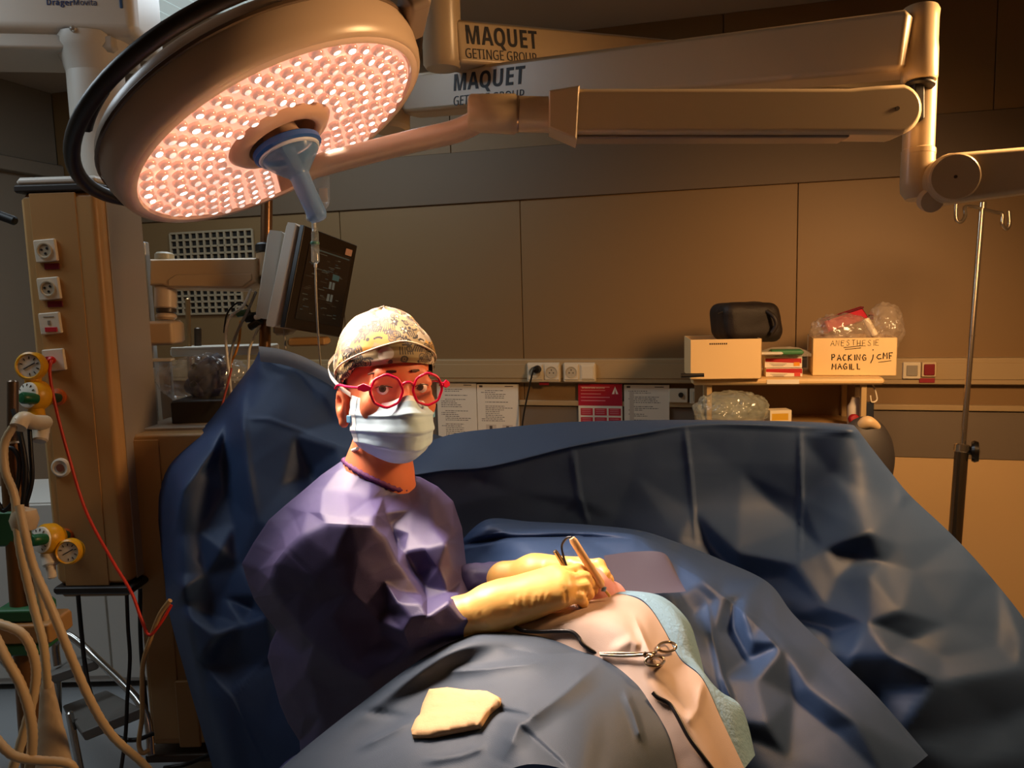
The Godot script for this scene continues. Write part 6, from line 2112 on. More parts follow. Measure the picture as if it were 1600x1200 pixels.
func surgeon() -> void:
	var t := thing("person", "surgeon seated in dark purple gown, patterned cap, mask and round pink glasses", "person", P(570, 1150, 1.5))
	var cb := cam.transform.basis
	var hc := P(606, 600, 1.36)
	var hb := cb * Basis(Vector3.UP, deg_to_rad(27)) * Basis(Vector3.RIGHT, deg_to_rad(4)) * Basis(Vector3.BACK, deg_to_rad(2.5))
	var H := Transform3D(hb, hc)
	var Hi := H.affine_inverse()
	var skin := mat("#d27853", 0.45)
	skin.subsurf_scatter_enabled = true
	skin.subsurf_scatter_strength = 0.15
	# body: head, neck and trunk in one surface
	var neck := P(590, 752, 1.385)
	var neck_l := Hi * neck
	var chest_l := Hi * P(592, 860, 1.42)
	var sh_l := Hi * P(520, 815, 1.36)
	var sh_r := Hi * P(660, 812, 1.46)
	var body := G.new()
	var hf := func(w: Vector3) -> float:
		var p: Vector3 = Hi * w
		var d := ell(p - Vector3(0, 0.035, -0.012), Vector3(0.074, 0.096, 0.094))
		d = smin(d, ell(p - Vector3(0, -0.045, 0.022), Vector3(0.058, 0.078, 0.070)), 0.03)
		d = smin(d, sc(p, Vector3(0, -0.06, -0.025), neck_l, 0.046, 0.054), 0.03)
		d = smin(d, sc(p, neck_l, chest_l, 0.055, 0.09), 0.05)
		d = smin(d, sc(p, sh_l, sh_r, 0.05, 0.05), 0.05)
		d = smin(d, sc(p, Vector3(0, 0.006, 0.080), Vector3(0, -0.034, 0.103), 0.0075, 0.012), 0.014)
		d = smin(d, sc(p, Vector3(-0.036, 0.021, 0.073), Vector3(0.036, 0.021, 0.073), 0.010, 0.010), 0.02)
		for s in [-1.0, 1.0]:
			var q := Vector3(p.x * s, p.y, p.z)
			d = -smin(-d, (q - Vector3(0.033, -0.001, 0.092)).length() - 0.013, 0.012)
			d = smin(d, sc(q, Vector3(0.02, 0.0075, 0.079), Vector3(0.047, 0.0054, 0.0716), 0.0088, 0.0088), 0.006)
			d = smin(d, sc(q, Vector3(0.021, -0.0105, 0.0785), Vector3(0.045, -0.0105, 0.071), 0.0070, 0.0070), 0.006)
			d = smin(d, ell(q - Vector3(0.046, -0.035, 0.058), Vector3(0.02, 0.022, 0.02)), 0.02)
			# ear
			var e := ell(q - Vector3(0.078, -0.034, -0.016), Vector3(0.011, 0.034, 0.021))
			e = -smin(-e, (q - Vector3(0.089, -0.03, -0.012)).length() - 0.012, 0.006)
			d = smin(d, e, 0.008)
			d = smin(d, (q - Vector3(0.078, -0.066, -0.008)).length() - 0.008, 0.008)
		return d
	nets(body, hf, hc - Vector3(0.17, 0.36, 0.17), hc + Vector3(0.17, 0.16, 0.17), 0.0042)
	part("body", body, skin, t)
	# eyes that look at the camera
	for s in [-1.0, 1.0]:
		var ec := H * Vector3(0.033 * s, -0.0015, 0.0735)
		var look := (cam.transform.origin - ec).normalized()
		var ex := axis_frame(ec, look)
		var eye := part("eye", G.new().lathe(ex, eye_profile(0.0124, 0.42), 24), mat("#e6d6cc", 0.2), t)
		part("iris", G.new().lathe(ex, [Vector2(0.0062, 0.0115), Vector2(0.0058, 0.0124), Vector2(0.003, 0.0130), Vector2(0, 0.0132)], 20), mat("#3a2416", 0.15), eye)
		part("pupil", G.new().lathe(ex, [Vector2(0.0028, 0.01315), Vector2(0, 0.0134)], 14), mat("#080506", 0.1), eye)
		var lash := []
		for k in 7:
			var f := k / 6.0
			lash.append(H * Vector3(s * lerpf(0.020, 0.0475, f), 0.001 + 0.003 * sin(f * PI), lerpf(0.0865, 0.078, f) + 0.003 * sin(f * PI)))
		part("eyelash", G.new().tube(lash, 0.0009, 6), mat("#20120e", 0.6), t)
		var brow := []
		for k in 8:
			var f := k / 7.0
			brow.append(H * Vector3(s * lerpf(0.013, 0.056, f), 0.0275 - 0.004 * f * f, lerpf(0.0885, 0.069, f)))
		part("eyebrow", G.new().tube(brow, [0.002, 0.0028, 0.003, 0.003, 0.0027, 0.0022, 0.0016, 0.001], 6), mat("#4a2a1c", 0.8), t)
	cap(t, H)
	mask(t, H)
	glasses(t, H)
	gown(t)
	gloves(t)
	# stool under the surgeon
	var sp := P(560, 1150, 1.5)
	sp.y = 0.0
	var st := thing("stool", "round stool under the surgeon, hidden by the drapes", "stool", sp)
	part("seat", G.new().lathe(Transform3D(Basis(), sp + Vector3(0, 0.44, 0)), [Vector2(0, 0), Vector2(0.16, 0), Vector2(0.18, 0.02), Vector2(0.18, 0.05), Vector2(0.16, 0.065), Vector2(0, 0.07)], 32), mat("#22252a", 0.5), st)
	part("column", rod(G.new(), sp + Vector3(0, 0.05, 0), sp + Vector3(0, 0.44, 0), 0.025, 16), mat("#a0a0a0", 0.3, 0.8), st)
	part("base", G.new().lathe(Transform3D(Basis(), sp), [Vector2(0.24, 0.0), Vector2(0.24, 0.02), Vector2(0.04, 0.07), Vector2(0, 0.07)], 28), mat("#a0a0a0", 0.3, 0.8), st)


func eye_profile(r: float, a0: float) -> Array:
	var o := []
	for k in 13:
		var a := lerpf(-PI / 2, PI / 2, k / 12.0)
		o.append(Vector2(cos(a) * r, sin(a) * r))
	return o


func cap_image() -> ImageTexture:
	var rng := RandomNumberGenerator.new()
	rng.seed = 21
	var w := 1024
	var h := 320
	var im := Image.create(w, h, false, Image.FORMAT_RGB8)
	im.fill(Color("#86744f"))
	var ochre := [Color("#b88d45"), Color("#b07c30"), Color("#c4ab74"), Color("#b3a894"), Color("#9c8f7c")]
	var ink := [Color("#241c1c"), Color("#3a2f28"), Color("#4a3f36"), Color("#191418")]
	for k in 46:      # soft ground patches
		blot(im, rng.randi_range(0, w), rng.randi_range(0, h), rng.randi_range(22, 52), ochre[rng.randi() % 5], 0, 0)
	for k in 430:
		var x := rng.randi_range(0, w)
		var y := rng.randi_range(0, h)
		var c: Color = ink[rng.randi() % 4]
		match rng.randi() % 6:
			0, 1:      # rings within rings
				var r := rng.randi_range(13, 22)
				blot(im, x, y, r, c, r - 4, 0)
				blot(im, x, y, int(r * 0.62), c, int(r * 0.62) - 2, 0)
				blot(im, x, y, 3, c, 0, 0)
			2:      # flower
				blot(im, x, y, rng.randi_range(14, 23), c, 0, 5)
				blot(im, x, y, 5, Color("#e2cf9c"), 0, 0)
			3:      # hatching
				var n := rng.randi_range(4, 7)
				var slant := rng.randf_range(-0.8, 0.8)
				for i in n:
					for j in 26:
						dot(im, x + i * 9 + int(slant * j), y + j, c, 4)
			4:      # dashes in a bow
				var a := rng.randf() * TAU
				for i in 5:
					var b := a + 0.33 * i
					blot(im, x + int(cos(b) * 20), y + int(sin(b) * 20), 4, c, 0, 0)
			5:
				blot(im, x, y, rng.randi_range(4, 8), c, 0, 0)
	return ImageTexture.create_from_image(im)


func dot(im: Image, x: int, y: int, c: Color, s: int) -> void:
	for i in s:
		for j in s:
			im.set_pixel(posmod(x + i, im.get_width()), posmod(y + j, im.get_height()), c)


func blot(im: Image, x: int, y: int, r: int, c: Color, inner: int, petals: int) -> void:
	for i in range(-r, r + 1):
		for j in range(-r, r + 1):
			var l := sqrt(float(i * i + j * j))
			var rr := float(r)
			if petals:
				rr *= 0.68 + 0.32 * cos(petals * atan2(j, i))
			if l <= rr and l >= inner:
				im.set_pixel(posmod(x + i, im.get_width()), posmod(y + j, im.get_height()), c)


func cap(t: Node3D, H: Transform3D) -> void:
	var g := G.new()
	var rows := []
	var nu := 96
	var nv := 44
	var edge := [[0.0, 0.043], [0.9, 0.036], [1.35, 0.012], [1.75, -0.012], [2.2, -0.042], [PI, -0.06]]
	for i in nv + 1:
		var row := PackedVector3Array()
		for j in nu + 1:
			var a := TAU * j / nu + PI      # the seam at the back
			var aa := absf(wrapf(a, -PI, PI))
			var ey := -0.06
			for k in edge.size() - 1:
				if aa >= edge[k][0] and aa <= edge[k + 1][0]:
					ey = lerpf(edge[k][1], edge[k + 1][1], smoothstep(0, 1, (aa - edge[k][0]) / (edge[k + 1][0] - edge[k][0])))
			var c := Vector3(0, 0.032, -0.012)
			var r := Vector3(0.088, 0.101, 0.111)
			var s0 := (ey - c.y) / r.y
			var f := float(i) / nv
			var lat := lerpf(PI / 2 - 0.001, asin(clampf(s0, -1, 1)), f)
			var p := c + Vector3(sin(a) * cos(lat) * r.x, sin(lat) * r.y, cos(a) * cos(lat) * r.z)
			# cloth gathers: a slack back and a band that hugs the brow
			var m := (p - c).normalized()
			var o := 0.007 * crumple.get_noise_3dv(p * 20.0 + Vector3.ONE) + 0.002 + 0.004 * sin(a * 5.0 + lat * 7.0) * (1.0 - f)
			o += 0.006 * smoothstep(1.5, 2.6, aa) * (1.0 - absf(f - 0.6))
			if f > 0.80:
				o -= 0.003 * smoothstep(0.80, 0.84, f)
			if f > 0.97:
				o -= 0.003
			row.append(H * (p + m * o))
		rows.append(row)
	g.sheet(rows, true, null)
	var ctr := H * Vector3(0, 0.03, -0.01)
	var flip := 0.0
	for i in g.v.size():
		flip += g.n[i].dot(g.v[i] - ctr)
	if flip < 0:
		for i in g.n.size():
			g.n[i] = -g.n[i]
		for i in range(0, g.ix.size(), 3):
			var x := g.ix[i]
			g.ix[i] = g.ix[i + 1]
			g.ix[i + 1] = x
	var m := StandardMaterial3D.new()
	m.albedo_texture = cap_image()
	m.uv1_scale = Vector3(1, 1, 1)
	m.roughness = 0.7
	m.cull_mode = BaseMaterial3D.CULL_DISABLED
	var c := part("cap", g, m, t, "cream surgical cap with a print of rings and flowers")
	# dark folds of the tied cap
	var bandp := []
	for k in 30:
		var a := lerpf(-2.3, 2.3, k / 29.0)
		var y: float = lerpf(0.075, -0.002, pow(absf(a) / 2.3, 1.4))
		var lat := asin((y - 0.032) / 0.094)
		bandp.append(H * (Vector3(0, 0.032, -0.012) + Vector3(sin(a) * cos(lat) * 0.0875, sin(lat) * 0.1, cos(a) * cos(lat) * 0.1105)))
	part("band_seam", G.new().tube(bandp, 0.0017, 6), mat("#b9a88a", 0.8), c)


func mask(t: Node3D, H: Transform3D) -> void:
	var half := [      # x, y, z from the middle out to the right side, row by row
		[0, -0.010, 0.112, 0.012, -0.014, 0.104, 0.024, -0.021, 0.092, 0.042, -0.024, 0.077, 0.058, -0.019, 0.052, 0.071, -0.014, 0.016],
		[0, -0.024, 0.119, 0.013, -0.027, 0.112, 0.026, -0.032, 0.098, 0.045, -0.034, 0.081, 0.061, -0.033, 0.055, 0.0735, -0.032, 0.014],
		[0, -0.045, 0.127, 0.015, -0.046, 0.122, 0.030, -0.048, 0.108, 0.049, -0.050, 0.087, 0.064, -0.052, 0.057, 0.0745, -0.055, 0.014],
		[0, -0.072, 0.129, 0.017, -0.072, 0.125, 0.033, -0.072, 0.111, 0.051, -0.072, 0.089, 0.064, -0.074, 0.057, 0.073, -0.078, 0.014],
		[0, -0.098, 0.122, 0.017, -0.097, 0.118, 0.032, -0.095, 0.105, 0.049, -0.093, 0.084, 0.061, -0.092, 0.054, 0.068, -0.095, 0.014],
		[0, -0.119, 0.104, 0.015, -0.118, 0.101, 0.029, -0.115, 0.090, 0.044, -0.111, 0.072, 0.055, -0.107, 0.046, 0.061, -0.106, 0.014],
		[0, -0.131, 0.078, 0.013, -0.130, 0.076, 0.025, -0.127, 0.068, 0.037, -0.122, 0.055, 0.047, -0.117, 0.036, 0.054, -0.112, 0.012],
	]
	var net := []
	for r in half:
		var row := []
		for k in range(5, 0, -1):
			row.append(Vector3(-r[k * 3], r[k * 3 + 1], r[k * 3 + 2]))
		for k in 6:
			row.append(Vector3(r[k * 3], r[k * 3 + 1], r[k * 3 + 2]))
		net.append(row)
	var rows := []
	var nu := 60
	var nv := 60
	for i in nv + 1:
		var row := PackedVector3Array()
		for j in nu + 1:
			var u := float(j) / nu
			var w := float(i) / nv
			var p := net_at(net, u, w)
			var out := (p - Vector3(0, -0.07, -0.02)).normalized()
			# three pleats
			var pl := 0.0
			for c in [0.30, 0.50, 0.70]:
				var x: float = (w - c - 0.03 * (u - 0.5)) / 0.085
				if x > -1.0 and x < 0.0:
					pl = maxf(pl, 1.0 + x)
				elif x >= 0.0 and x < 0.35:
					pl = maxf(pl, 1.0 - x / 0.35)
			var o := 0.0042 * pl * (0.55 + 0.45 * sin(u * PI)) + 0.0035 * crumple.get_noise_3dv(p * 26.0)
			row.append(H * (p + out * o))
		rows.append(row)
	var eye := cam.transform.origin
	# the top rows are the white nose band
	var m := part("mask", G.new().sheet(rows.slice(7), false, eye), mat("#b9d6ea", 0.75, 0.0, "weave", 30.0, 0.03), t, "light blue pleated surgical mask")
	part("nose_band", G.new().sheet(rows.slice(0, 8), false, eye), mat("#e9eef2", 0.75), m)
	part("side_band", G.new().sheet(rows.map(func(r): return PackedVector3Array([r[0] + (eye - r[0]).normalized() * 0.0015, r[1] + (eye - r[1]).normalized() * 0.0015, r[3] + (eye - r[3]).normalized() * 0.0015])), false, eye), mat("#dfe8ee", 0.75), m)
	for s in [-1.0, 1.0]:
		var kp := H * Vector3(0.0755 * s, -0.056, 0.016) if s < 0 else H * Vector3(0.066, -0.052, 0.05)
		part("tie_knot", G.new().box(Transform3D(H.basis * Basis(Vector3.UP, s * 1.0), kp), Vector3(0.010, 0.013, 0.004), 0.0015), mat("#6fb1dc", 0.6), m)
	# the strap over the ear and round the cap
	var strap := []
	for q in [[-0.071, -0.014, 0.018], [-0.080, -0.006, 0.004], [-0.088, 0.006, -0.018], [-0.0905, 0.018, -0.045], [-0.086, 0.035, -0.07], [-0.06, 0.052, -0.108]]:
		strap.append(H * Vector3(q[0], q[1], q[2]))
	strap = smooth(strap, 8)
	var sr := []
	for w in [-1.0, 0.0, 1.0]:
		var row := PackedVector3Array()
		for p in strap:
			row.append(p + H.basis.y * 0.0042 * w + H.basis.x * -0.001)
		sr.append(row)
	part("strap", G.new().sheet(sr, false, eye), mat("#e8e2d8", 0.8), m)
	var low := []
	for q in [[-0.061, -0.108, 0.014], [-0.062, -0.115, -0.012], [-0.056, -0.12, -0.045]]:
		low.append(H * Vector3(q[0], q[1], q[2]))
	part("strap", G.new().tube(smooth(low, 6), 0.003, 8), mat("#e8e2d8", 0.8), m)


func glasses(t: Node3D, H: Transform3D) -> void:
	var pink := mat("#d81545", 0.22)
	var lens := clear("#ffd0da", 0.06, 0.02)
	var base: Node3D
	for s in [-1.0, 1.0]:
		var c := Vector3(0.0355 * s, -0.003, 0.104)
		var yaw := Basis(Vector3.UP, s * 0.10)
		var loop := []
		for k in 40:
			var a := TAU * k / 40.0
			# round with slightly flattened sides
			var r := 0.0262 * (1.0 + 0.022 * cos(8.0 * a))
			loop.append(H * (c + yaw * Vector3(cos(a) * r, sin(a) * r, 0)))
		var rim := G.new().tube(loop, 0.0023, 10, false, true)
		if s < 0:
			base = part("glasses", rim, pink, t, "round pink-red glasses")
		else:
			part("rim", rim, pink, base)
		var f := []
		for p in loop:
			f.append(p)
		var g := G.new()
		g.face(f, (H.basis * yaw * Vector3(0, 0, 1)).normalized())
		part("lens", g, lens, base)
		var e := c + yaw * Vector3(0.026 * s, 0.004, 0)
		var arm := []
		for q in [e, e + Vector3(0.009 * s, 0.001, -0.004), Vector3(0.0745 * s, 0.003, 0.085), Vector3(0.083 * s, 0.002, 0.045), Vector3(0.088 * s, 0.002, 0.0), Vector3(0.086 * s, -0.006, -0.03)]:
			arm.append(H * q)
		part("temple_arm", G.new().tube(smooth(arm, 6), 0.0022, 8), pink, base)
		part("hinge", G.new().prism(Transform3D(H.basis * Basis(Vector3.UP, s * 0.75), H * (e + Vector3(0.010 * s, 0.002, -0.004))), [Vector2(-0.011, -0.003), Vector2(0.0, -0.006), Vector2(0.013, -0.0035), Vector2(0.013, 0.003), Vector2(0.0, 0.008), Vector2(-0.011, 0.004)], 0.003, 0.001), pink, base)
	var br := []
	for q in [[-0.0105, 0.004, 0.105], [-0.006, 0.009, 0.107], [0, 0.0105, 0.1075], [0.006, 0.009, 0.107], [0.0105, 0.004, 0.105]]:
		br.append(H * Vector3(q[0], q[1], q[2]))
	part("bridge", G.new().tube(smooth(br, 6), 0.0025, 8), pink, base)


# a closed padded shape: its outline and inner points as px, py, d; behind it swells by «deep»
func padded(g: G, rim: Array, inner: Array, deep: float, rounds: int, ease: int) -> G:
	var poly := PackedVector2Array()
	var p := []
	for i in range(0, rim.size(), 3):
		poly.append(Vector2(rim[i], rim[i + 1]))
		p.append(Vector3(rim[i], rim[i + 1], rim[i + 2]))
	var k := p.size()
	for i in range(0, inner.size(), 3):
		p.append(Vector3(inner[i], inner[i + 1], inner[i + 2]))
	var flat := PackedVector2Array()
	for q in p:
		flat.append(Vector2(q.x, q.y))
	var t := []
	var d := Geometry2D.triangulate_delaunay(flat)
	for i in range(0, d.size(), 3):
		if Geometry2D.is_point_in_polygon((flat[d[i]] + flat[d[i + 1]] + flat[d[i + 2]]) / 3.0, poly):
			t.append([d[i], d[i + 1], d[i + 2]])
	var edge := []
	for i in p.size():
		edge.append(i < k)
	for r in rounds:
		var mid := {}
		var nt := []
		var use := {}
		for c in t:
			for e in 3:
				var a: int = mini(c[e], c[(e + 1) % 3])
				var b: int = maxi(c[e], c[(e + 1) % 3])
				use[Vector2i(a, b)] = use.get(Vector2i(a, b), 0) + 1
		for c in t:
			var m := []
			for e in 3:
				var a: int = mini(c[e], c[(e + 1) % 3])
				var b: int = maxi(c[e], c[(e + 1) % 3])
				var key := Vector2i(a, b)
				if not mid.has(key):
					mid[key] = p.size()
					p.append((p[a] + p[b]) / 2.0)
					edge.append(use[key] == 1)
				m.append(mid[key])
			nt.append_array([[c[0], m[0], m[2]], [m[0], c[1], m[1]], [m[2], m[1], c[2]], [m[0], m[1], m[2]]])
		t = nt
		# let the creases ease a little
		for pass_ in (ease if r == rounds - 1 else 0):
			var sum := []
			var cnt := []
			sum.resize(p.size()); sum.fill(0.0)
			cnt.resize(p.size()); cnt.fill(0)
			for c in t:
				for e in 3:
					sum[c[e]] += p[c[(e + 1) % 3]].z + p[c[(e + 2) % 3]].z
					cnt[c[e]] += 2
			for i in p.size():
				if cnt[i] > 0 and not edge[i]:
					p[i].z = lerpf(p[i].z, sum[i] / cnt[i], 0.55)
	var s := g.v.size()
	for q in p:
		var w := P(q.x, q.y, q.z)
		var o := 0.004 * crumple.get_noise_3dv(w * 11.0) + 0.0015 * crumple.get_noise_3dv(w * 37.0)
		g.add(P(q.x, q.y, q.z - o), Vector3.ZERO)
	var back := []
	for i in p.size():
		if edge[i]:
			back.append(s + i)
			continue
		var q: Vector3 = p[i]
		var near := 1e9
		for j in k:
			near = minf(near, Geometry2D.get_closest_point_to_segment(Vector2(q.x, q.y), poly[j], poly[(j + 1) % k]).distance_to(Vector2(q.x, q.y)))
		back.append(g.add(P(q.x, q.y, maxf(q.z + 0.02, 1.40) + deep * sqrt(minf(1.0, near / 90.0))), Vector3.ZERO))
	var eye := cam.transform.origin
	for c in t:
		var a: Vector3 = g.v[s + c[0]]
		var b: Vector3 = g.v[s + c[1]]
		var e: Vector3 = g.v[s + c[2]]
		if (b - a).cross(e - a).dot(eye - a) < 0.0:
			g.ix.append_array(PackedInt32Array([s + c[0], s + c[1], s + c[2], back[c[0]], back[c[2]], back[c[1]]]))
		else:
			g.ix.append_array(PackedInt32Array([s + c[0], s + c[2], s + c[1], back[c[0]], back[c[1]], back[c[2]]]))
	g.renormal()
	return g


func gown(t: Node3D) -> void:
	var rim := [
		534, 720, 1.385, 502, 742, 1.385, 474, 766, 1.385, 445, 790, 1.39, 420, 812, 1.39, 396, 848, 1.395, 378, 880, 1.395, 386, 908, 1.395, 397, 937, 1.39, 414, 962, 1.38, 432, 985, 1.37, 422, 1006, 1.375, 418, 1027, 1.38, 428, 1066, 1.38, 437, 1100, 1.38, 450, 1130, 1.38, 468, 1158, 1.37, 474, 1240, 1.36,
		520, 1290, 1.33, 580, 1260, 1.3, 660, 1160, 1.24, 740, 1070, 1.18, 756, 1010, 1.14, 750, 985, 1.115, 742, 966, 1.105, 736, 950, 1.125, 752, 938, 1.19, 756, 928, 1.25, 738, 922, 1.35, 728, 879, 1.43, 722, 825, 1.45, 708, 783, 1.45, 684, 760, 1.44, 656, 745, 1.43, 638, 742, 1.40,
		637, 764, 1.368, 618, 764, 1.338, 600, 757, 1.325, 580, 748, 1.322, 560, 737, 1.33, 545, 727, 1.35,
	]
	var inner := [
		526, 738, 1.345, 505, 765, 1.31, 502, 800, 1.18, 545, 806, 1.145, 588, 803, 1.155, 540, 770, 1.28, 575, 782, 1.255, 480, 800, 1.25, 460, 812, 1.30,
		545, 820, 1.115, 508, 818, 1.135, 585, 822, 1.125,
		440, 832, 1.305, 428, 862, 1.275, 404, 890, 1.31, 405, 925, 1.315, 447, 858, 1.165, 430, 880, 1.175, 421, 905, 1.185, 427, 930, 1.19, 440, 950, 1.185, 465, 980, 1.17, 491, 1006, 1.15, 530, 1040, 1.13, 574, 1066, 1.11, 470, 836, 1.15,
		520, 870, 1.118, 490, 900, 1.132, 500, 940, 1.142, 549, 924, 1.108, 520, 965, 1.128, 560, 865, 1.118, 470, 925, 1.155,
		604, 841, 1.138, 622, 879, 1.145, 640, 905, 1.15, 657, 929, 1.155, 600, 908, 1.13, 630, 926, 1.135, 575, 900, 1.118,
		602, 800, 1.26, 610, 822, 1.265, 620, 846, 1.255, 632, 863, 1.205, 650, 895, 1.215, 664, 916, 1.205, 598, 778, 1.30, 645, 795, 1.295, 640, 832, 1.24, 664, 857, 1.195,
		680, 824, 1.242, 699, 848, 1.195, 672, 787, 1.32, 692, 790, 1.375, 708, 815, 1.38, 717, 850, 1.385, 686, 888, 1.185, 668, 936, 1.175, 700, 925, 1.18, 706, 885, 1.215, 722, 905, 1.32, 672, 886, 1.2, 620, 775, 1.328, 660, 768, 1.365, 714, 880, 1.30,
		622, 942, 1.092, 600, 998, 1.12, 588, 970, 1.118, 604, 955, 1.125, 660, 944, 1.085, 700, 940, 1.088, 690, 985, 1.075, 640, 1012, 1.085, 640, 965, 1.075, 668, 962, 1.07, 725, 968, 1.085, 610, 1040, 1.10, 720, 1000, 1.09, 628, 985, 1.078, 740, 940, 1.14, 715, 933, 1.14,
		445, 1030, 1.30, 470, 1020, 1.23, 478, 1048, 1.205, 452, 1080, 1.29, 490, 1085, 1.215, 520, 1075, 1.185, 540, 1110, 1.185, 500, 1120, 1.225, 475, 1120, 1.28, 520, 1160, 1.23, 490, 1170, 1.29, 600, 1110, 1.16, 660, 1070, 1.13, 560, 1180, 1.2, 560, 1030, 1.118,
	]
	var g := G.new()
	padded(g, rim, inner, 0.12, 3, 2)
	# the skirt down to the stool
	var hip := P(560, 1170, 1.5)
	var cloth_m := mat("#443f6c", 0.5, 0.0, "weave", 30.0, 0.03)
	var gw := part("gown", g, cloth_m, t, "dark purple surgical gown")
	var sk := G.new()
	var rows := []
	for i in 8:
		var row := PackedVector3Array()
		for k in 41:
			var a := TAU * k / 40.0
			var r := lerpf(0.12, 0.24, sqrt(i / 7.0)) + 0.012 * sin(a * 6.0) * i / 7.0
			row.append(Vector3(hip.x + cos(a) * r, lerpf(hip.y - 0.02, 0.40, i / 7.0), hip.z + sin(a) * r * 0.8))
		rows.append(row)
	sk.sheet(rows, true, null)
	part("skirt", sk, cloth_m, gw)
	# neck binding
	var nb := []
	nb = smooth(pts([541, 719, 1.41, 538, 720, 1.385, 545, 727, 1.348, 560, 737, 1.327, 580, 748, 1.319, 600, 757, 1.322, 618, 764, 1.335, 637, 765, 1.366, 640, 752, 1.40]), 6)
	var nr := []
	for i in nb.size():
		nr.append(0.0052 + 0.0012 * sin(i * 2.4))
	part("neck_binding", G.new().tube(nb, nr, 8), mat("#5b1f5e", 0.7, 0.0, "cells", 40.0, 0.1), gw)
	# crumpled far cuff
	var cg := G.new()
	var c0 := P(738, 925, 1.36)
	var c1 := P(806, 908, 1.31)
	nets(cg, func(p: Vector3) -> float: return sc(p, c0, c1, 0.042, 0.026) + 0.016 * crumple.get_noise_3dv(p * 26.0), c0 - Vector3(0.08, 0.09, 0.1), c1 + Vector3(0.07, 0.09, 0.12), 0.005)
	part("far_cuff", cg, mat("#3d3568", 0.55), gw)


func finger(b: Array, q: Array) -> void:      # px, py, d, radius ...
	for i in range(0, q.size() - 4, 4):
		b.append([P(q[i], q[i + 1], q[i + 2]), P(q[i + 4], q[i + 5], q[i + 6]), q[i + 3], q[i + 7], 0.006])


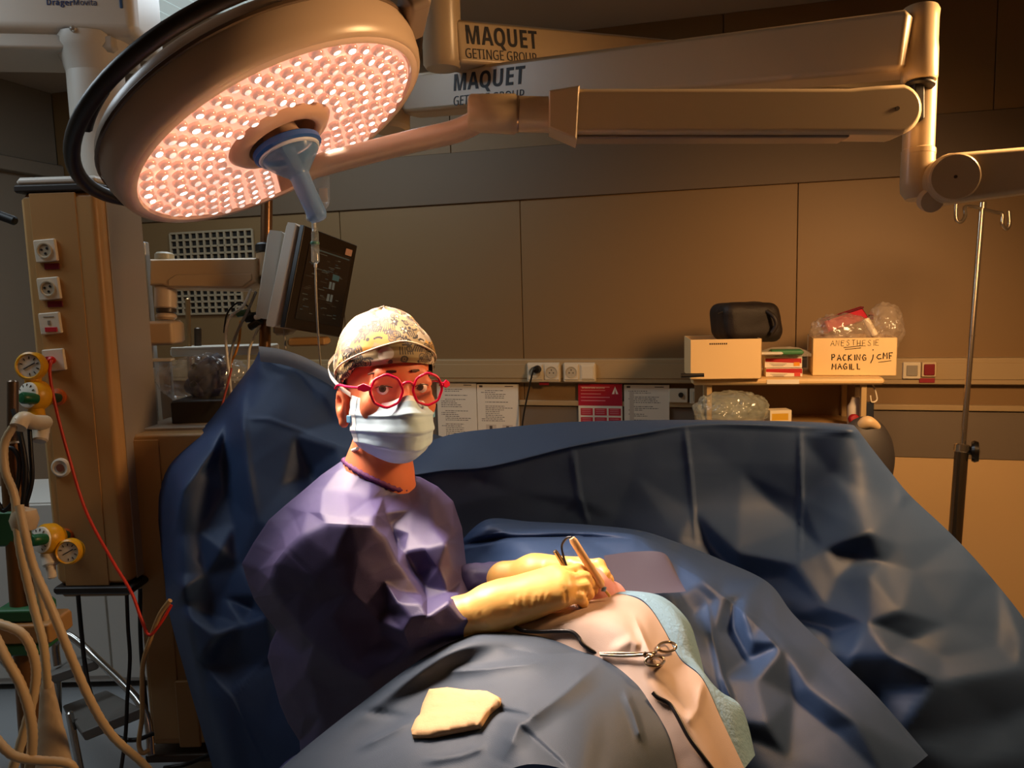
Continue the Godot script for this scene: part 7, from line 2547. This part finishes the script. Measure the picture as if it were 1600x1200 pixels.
func gloves(t: Node3D) -> void:
	var latex := mat("#eab868", 0.42)
	latex.subsurf_scatter_enabled = true
	latex.subsurf_scatter_strength = 0.08
	# near hand: back of the hand to the camera, fingers closed on the forceps
	var palm := []
	for q in [
		[722, 968, 1.128, 772, 950, 1.135, 0.036, 0.029, 0.02],
		[772, 948, 1.135, 866, 898, 1.150, 0.028, 0.0135, 0.025],
		[772, 950, 1.13, 878, 908, 1.132, 0.027, 0.0135, 0.025],
		[774, 953, 1.125, 880, 922, 1.120, 0.026, 0.013, 0.025],
		[776, 957, 1.12, 874, 936, 1.112, 0.024, 0.012, 0.025],
		[790, 935, 1.16, 850, 908, 1.17, 0.024, 0.016, 0.025],
	]:
		palm.append([P(q[0], q[1], q[2]), P(q[3], q[4], q[5]), q[6], q[7], q[8]])
	var fs := []
	for q in [
		[866, 898, 1.150, 0.0118, 903, 891, 1.165, 0.0098, 928, 900, 1.180, 0.0086, 938, 911, 1.182, 0.0076],
		[878, 908, 1.132, 0.0118, 914, 903, 1.148, 0.0098, 926, 915, 1.170, 0.0086, 928, 924, 1.182, 0.0076],
		[880, 922, 1.120, 0.0112, 914, 917, 1.134, 0.0094, 920, 928, 1.156, 0.0083, 916, 934, 1.170, 0.0074],
		[874, 936, 1.112, 0.0104, 906, 933, 1.122, 0.0088, 911, 942, 1.140, 0.0078, 905, 944, 1.155, 0.0070],
		[820, 925, 1.165, 0.0165, 862, 903, 1.190, 0.0125, 900, 903, 1.196, 0.0105, 926, 912, 1.188, 0.0088],
	]:
		var b := []
		finger(b, q)
		fs.append(bones(b))
	var pf := bones(palm)
	var g := G.new()
	var f := func(p: Vector3) -> float:
		var d: float = pf.call(p)
		var e := 1e3
		for k in fs:
			e = minf(e, k.call(p))
		return smin(d, e, 0.008)
	var c := P(830, 928, 1.14)
	nets(g, f, c - Vector3(0.15, 0.085, 0.12), c + Vector3(0.14, 0.085, 0.08), 0.0031)
	sculpt(g, [
		[0.0016, 4, 7, 838, 925, 832, 955], [0.0016, 4, 7, 848, 922, 840, 950], [0.0016, 4, 7, 858, 922, 850, 950], [0.0014, 4, 7, 822, 925, 822, 952], [0.0012, 4, 6, 812, 928, 810, 952],
		[-0.002, 5, 5, 878, 912, 884, 926, 886, 944], [0.0014, 4, 6, 800, 940, 804, 960], [-0.0015, 4, 5, 748, 955, 762, 985],
	], 0.0012, 40.0)
	part("glove", g, latex, t, "cream latex glove on the near hand")
	# the far hand, steadying the operated place
	palm = []
	for q in [
		[790, 908, 1.31, 838, 900, 1.285, 0.034, 0.027, 0.02],
		[838, 898, 1.285, 908, 884, 1.245, 0.026, 0.0125, 0.025],
		[838, 900, 1.285, 902, 890, 1.262, 0.026, 0.0125, 0.025],
		[838, 903, 1.285, 896, 896, 1.275, 0.025, 0.012, 0.025],
		[838, 906, 1.285, 890, 903, 1.283, 0.024, 0.011, 0.025],
	]:
		palm.append([P(q[0], q[1], q[2]), P(q[3], q[4], q[5]), q[6], q[7], q[8]])
	fs = []
	for q in [
		[908, 884, 1.245, 0.0115, 936, 883, 1.225, 0.0098, 945, 898, 1.208, 0.0086, 943, 912, 1.198, 0.0076],
		[902, 890, 1.262, 0.0115, 938, 888, 1.245, 0.0098, 950, 906, 1.228, 0.0086, 947, 922, 1.216, 0.0076],
		[896, 896, 1.275, 0.0110, 932, 900, 1.262, 0.0094, 944, 916, 1.245, 0.0083, 940, 930, 1.235, 0.0074],
		[890, 903, 1.283, 0.0102, 920, 910, 1.275, 0.0086, 930, 924, 1.262, 0.0077, 926, 934, 1.25, 0.0069],
		[866, 888, 1.255, 0.0150, 893, 884, 1.222, 0.0118, 918, 888, 1.200, 0.0102, 930, 902, 1.188, 0.0088],
	]:
		var b := []
		finger(b, q)
		fs.append(bones(b))
	var pf2 := bones(palm)
	var f2 := func(p: Vector3) -> float:
		var d: float = pf2.call(p)
		var e := 1e3
		for k in fs:
			e = minf(e, k.call(p))
		return smin(d, e, 0.008)
	g = G.new()
	c = P(870, 902, 1.25)
	nets(g, f2, c - Vector3(0.14, 0.075, 0.12), c + Vector3(0.12, 0.075, 0.1), 0.0033)
	part("glove", g, latex, t, "cream latex glove on the far hand")
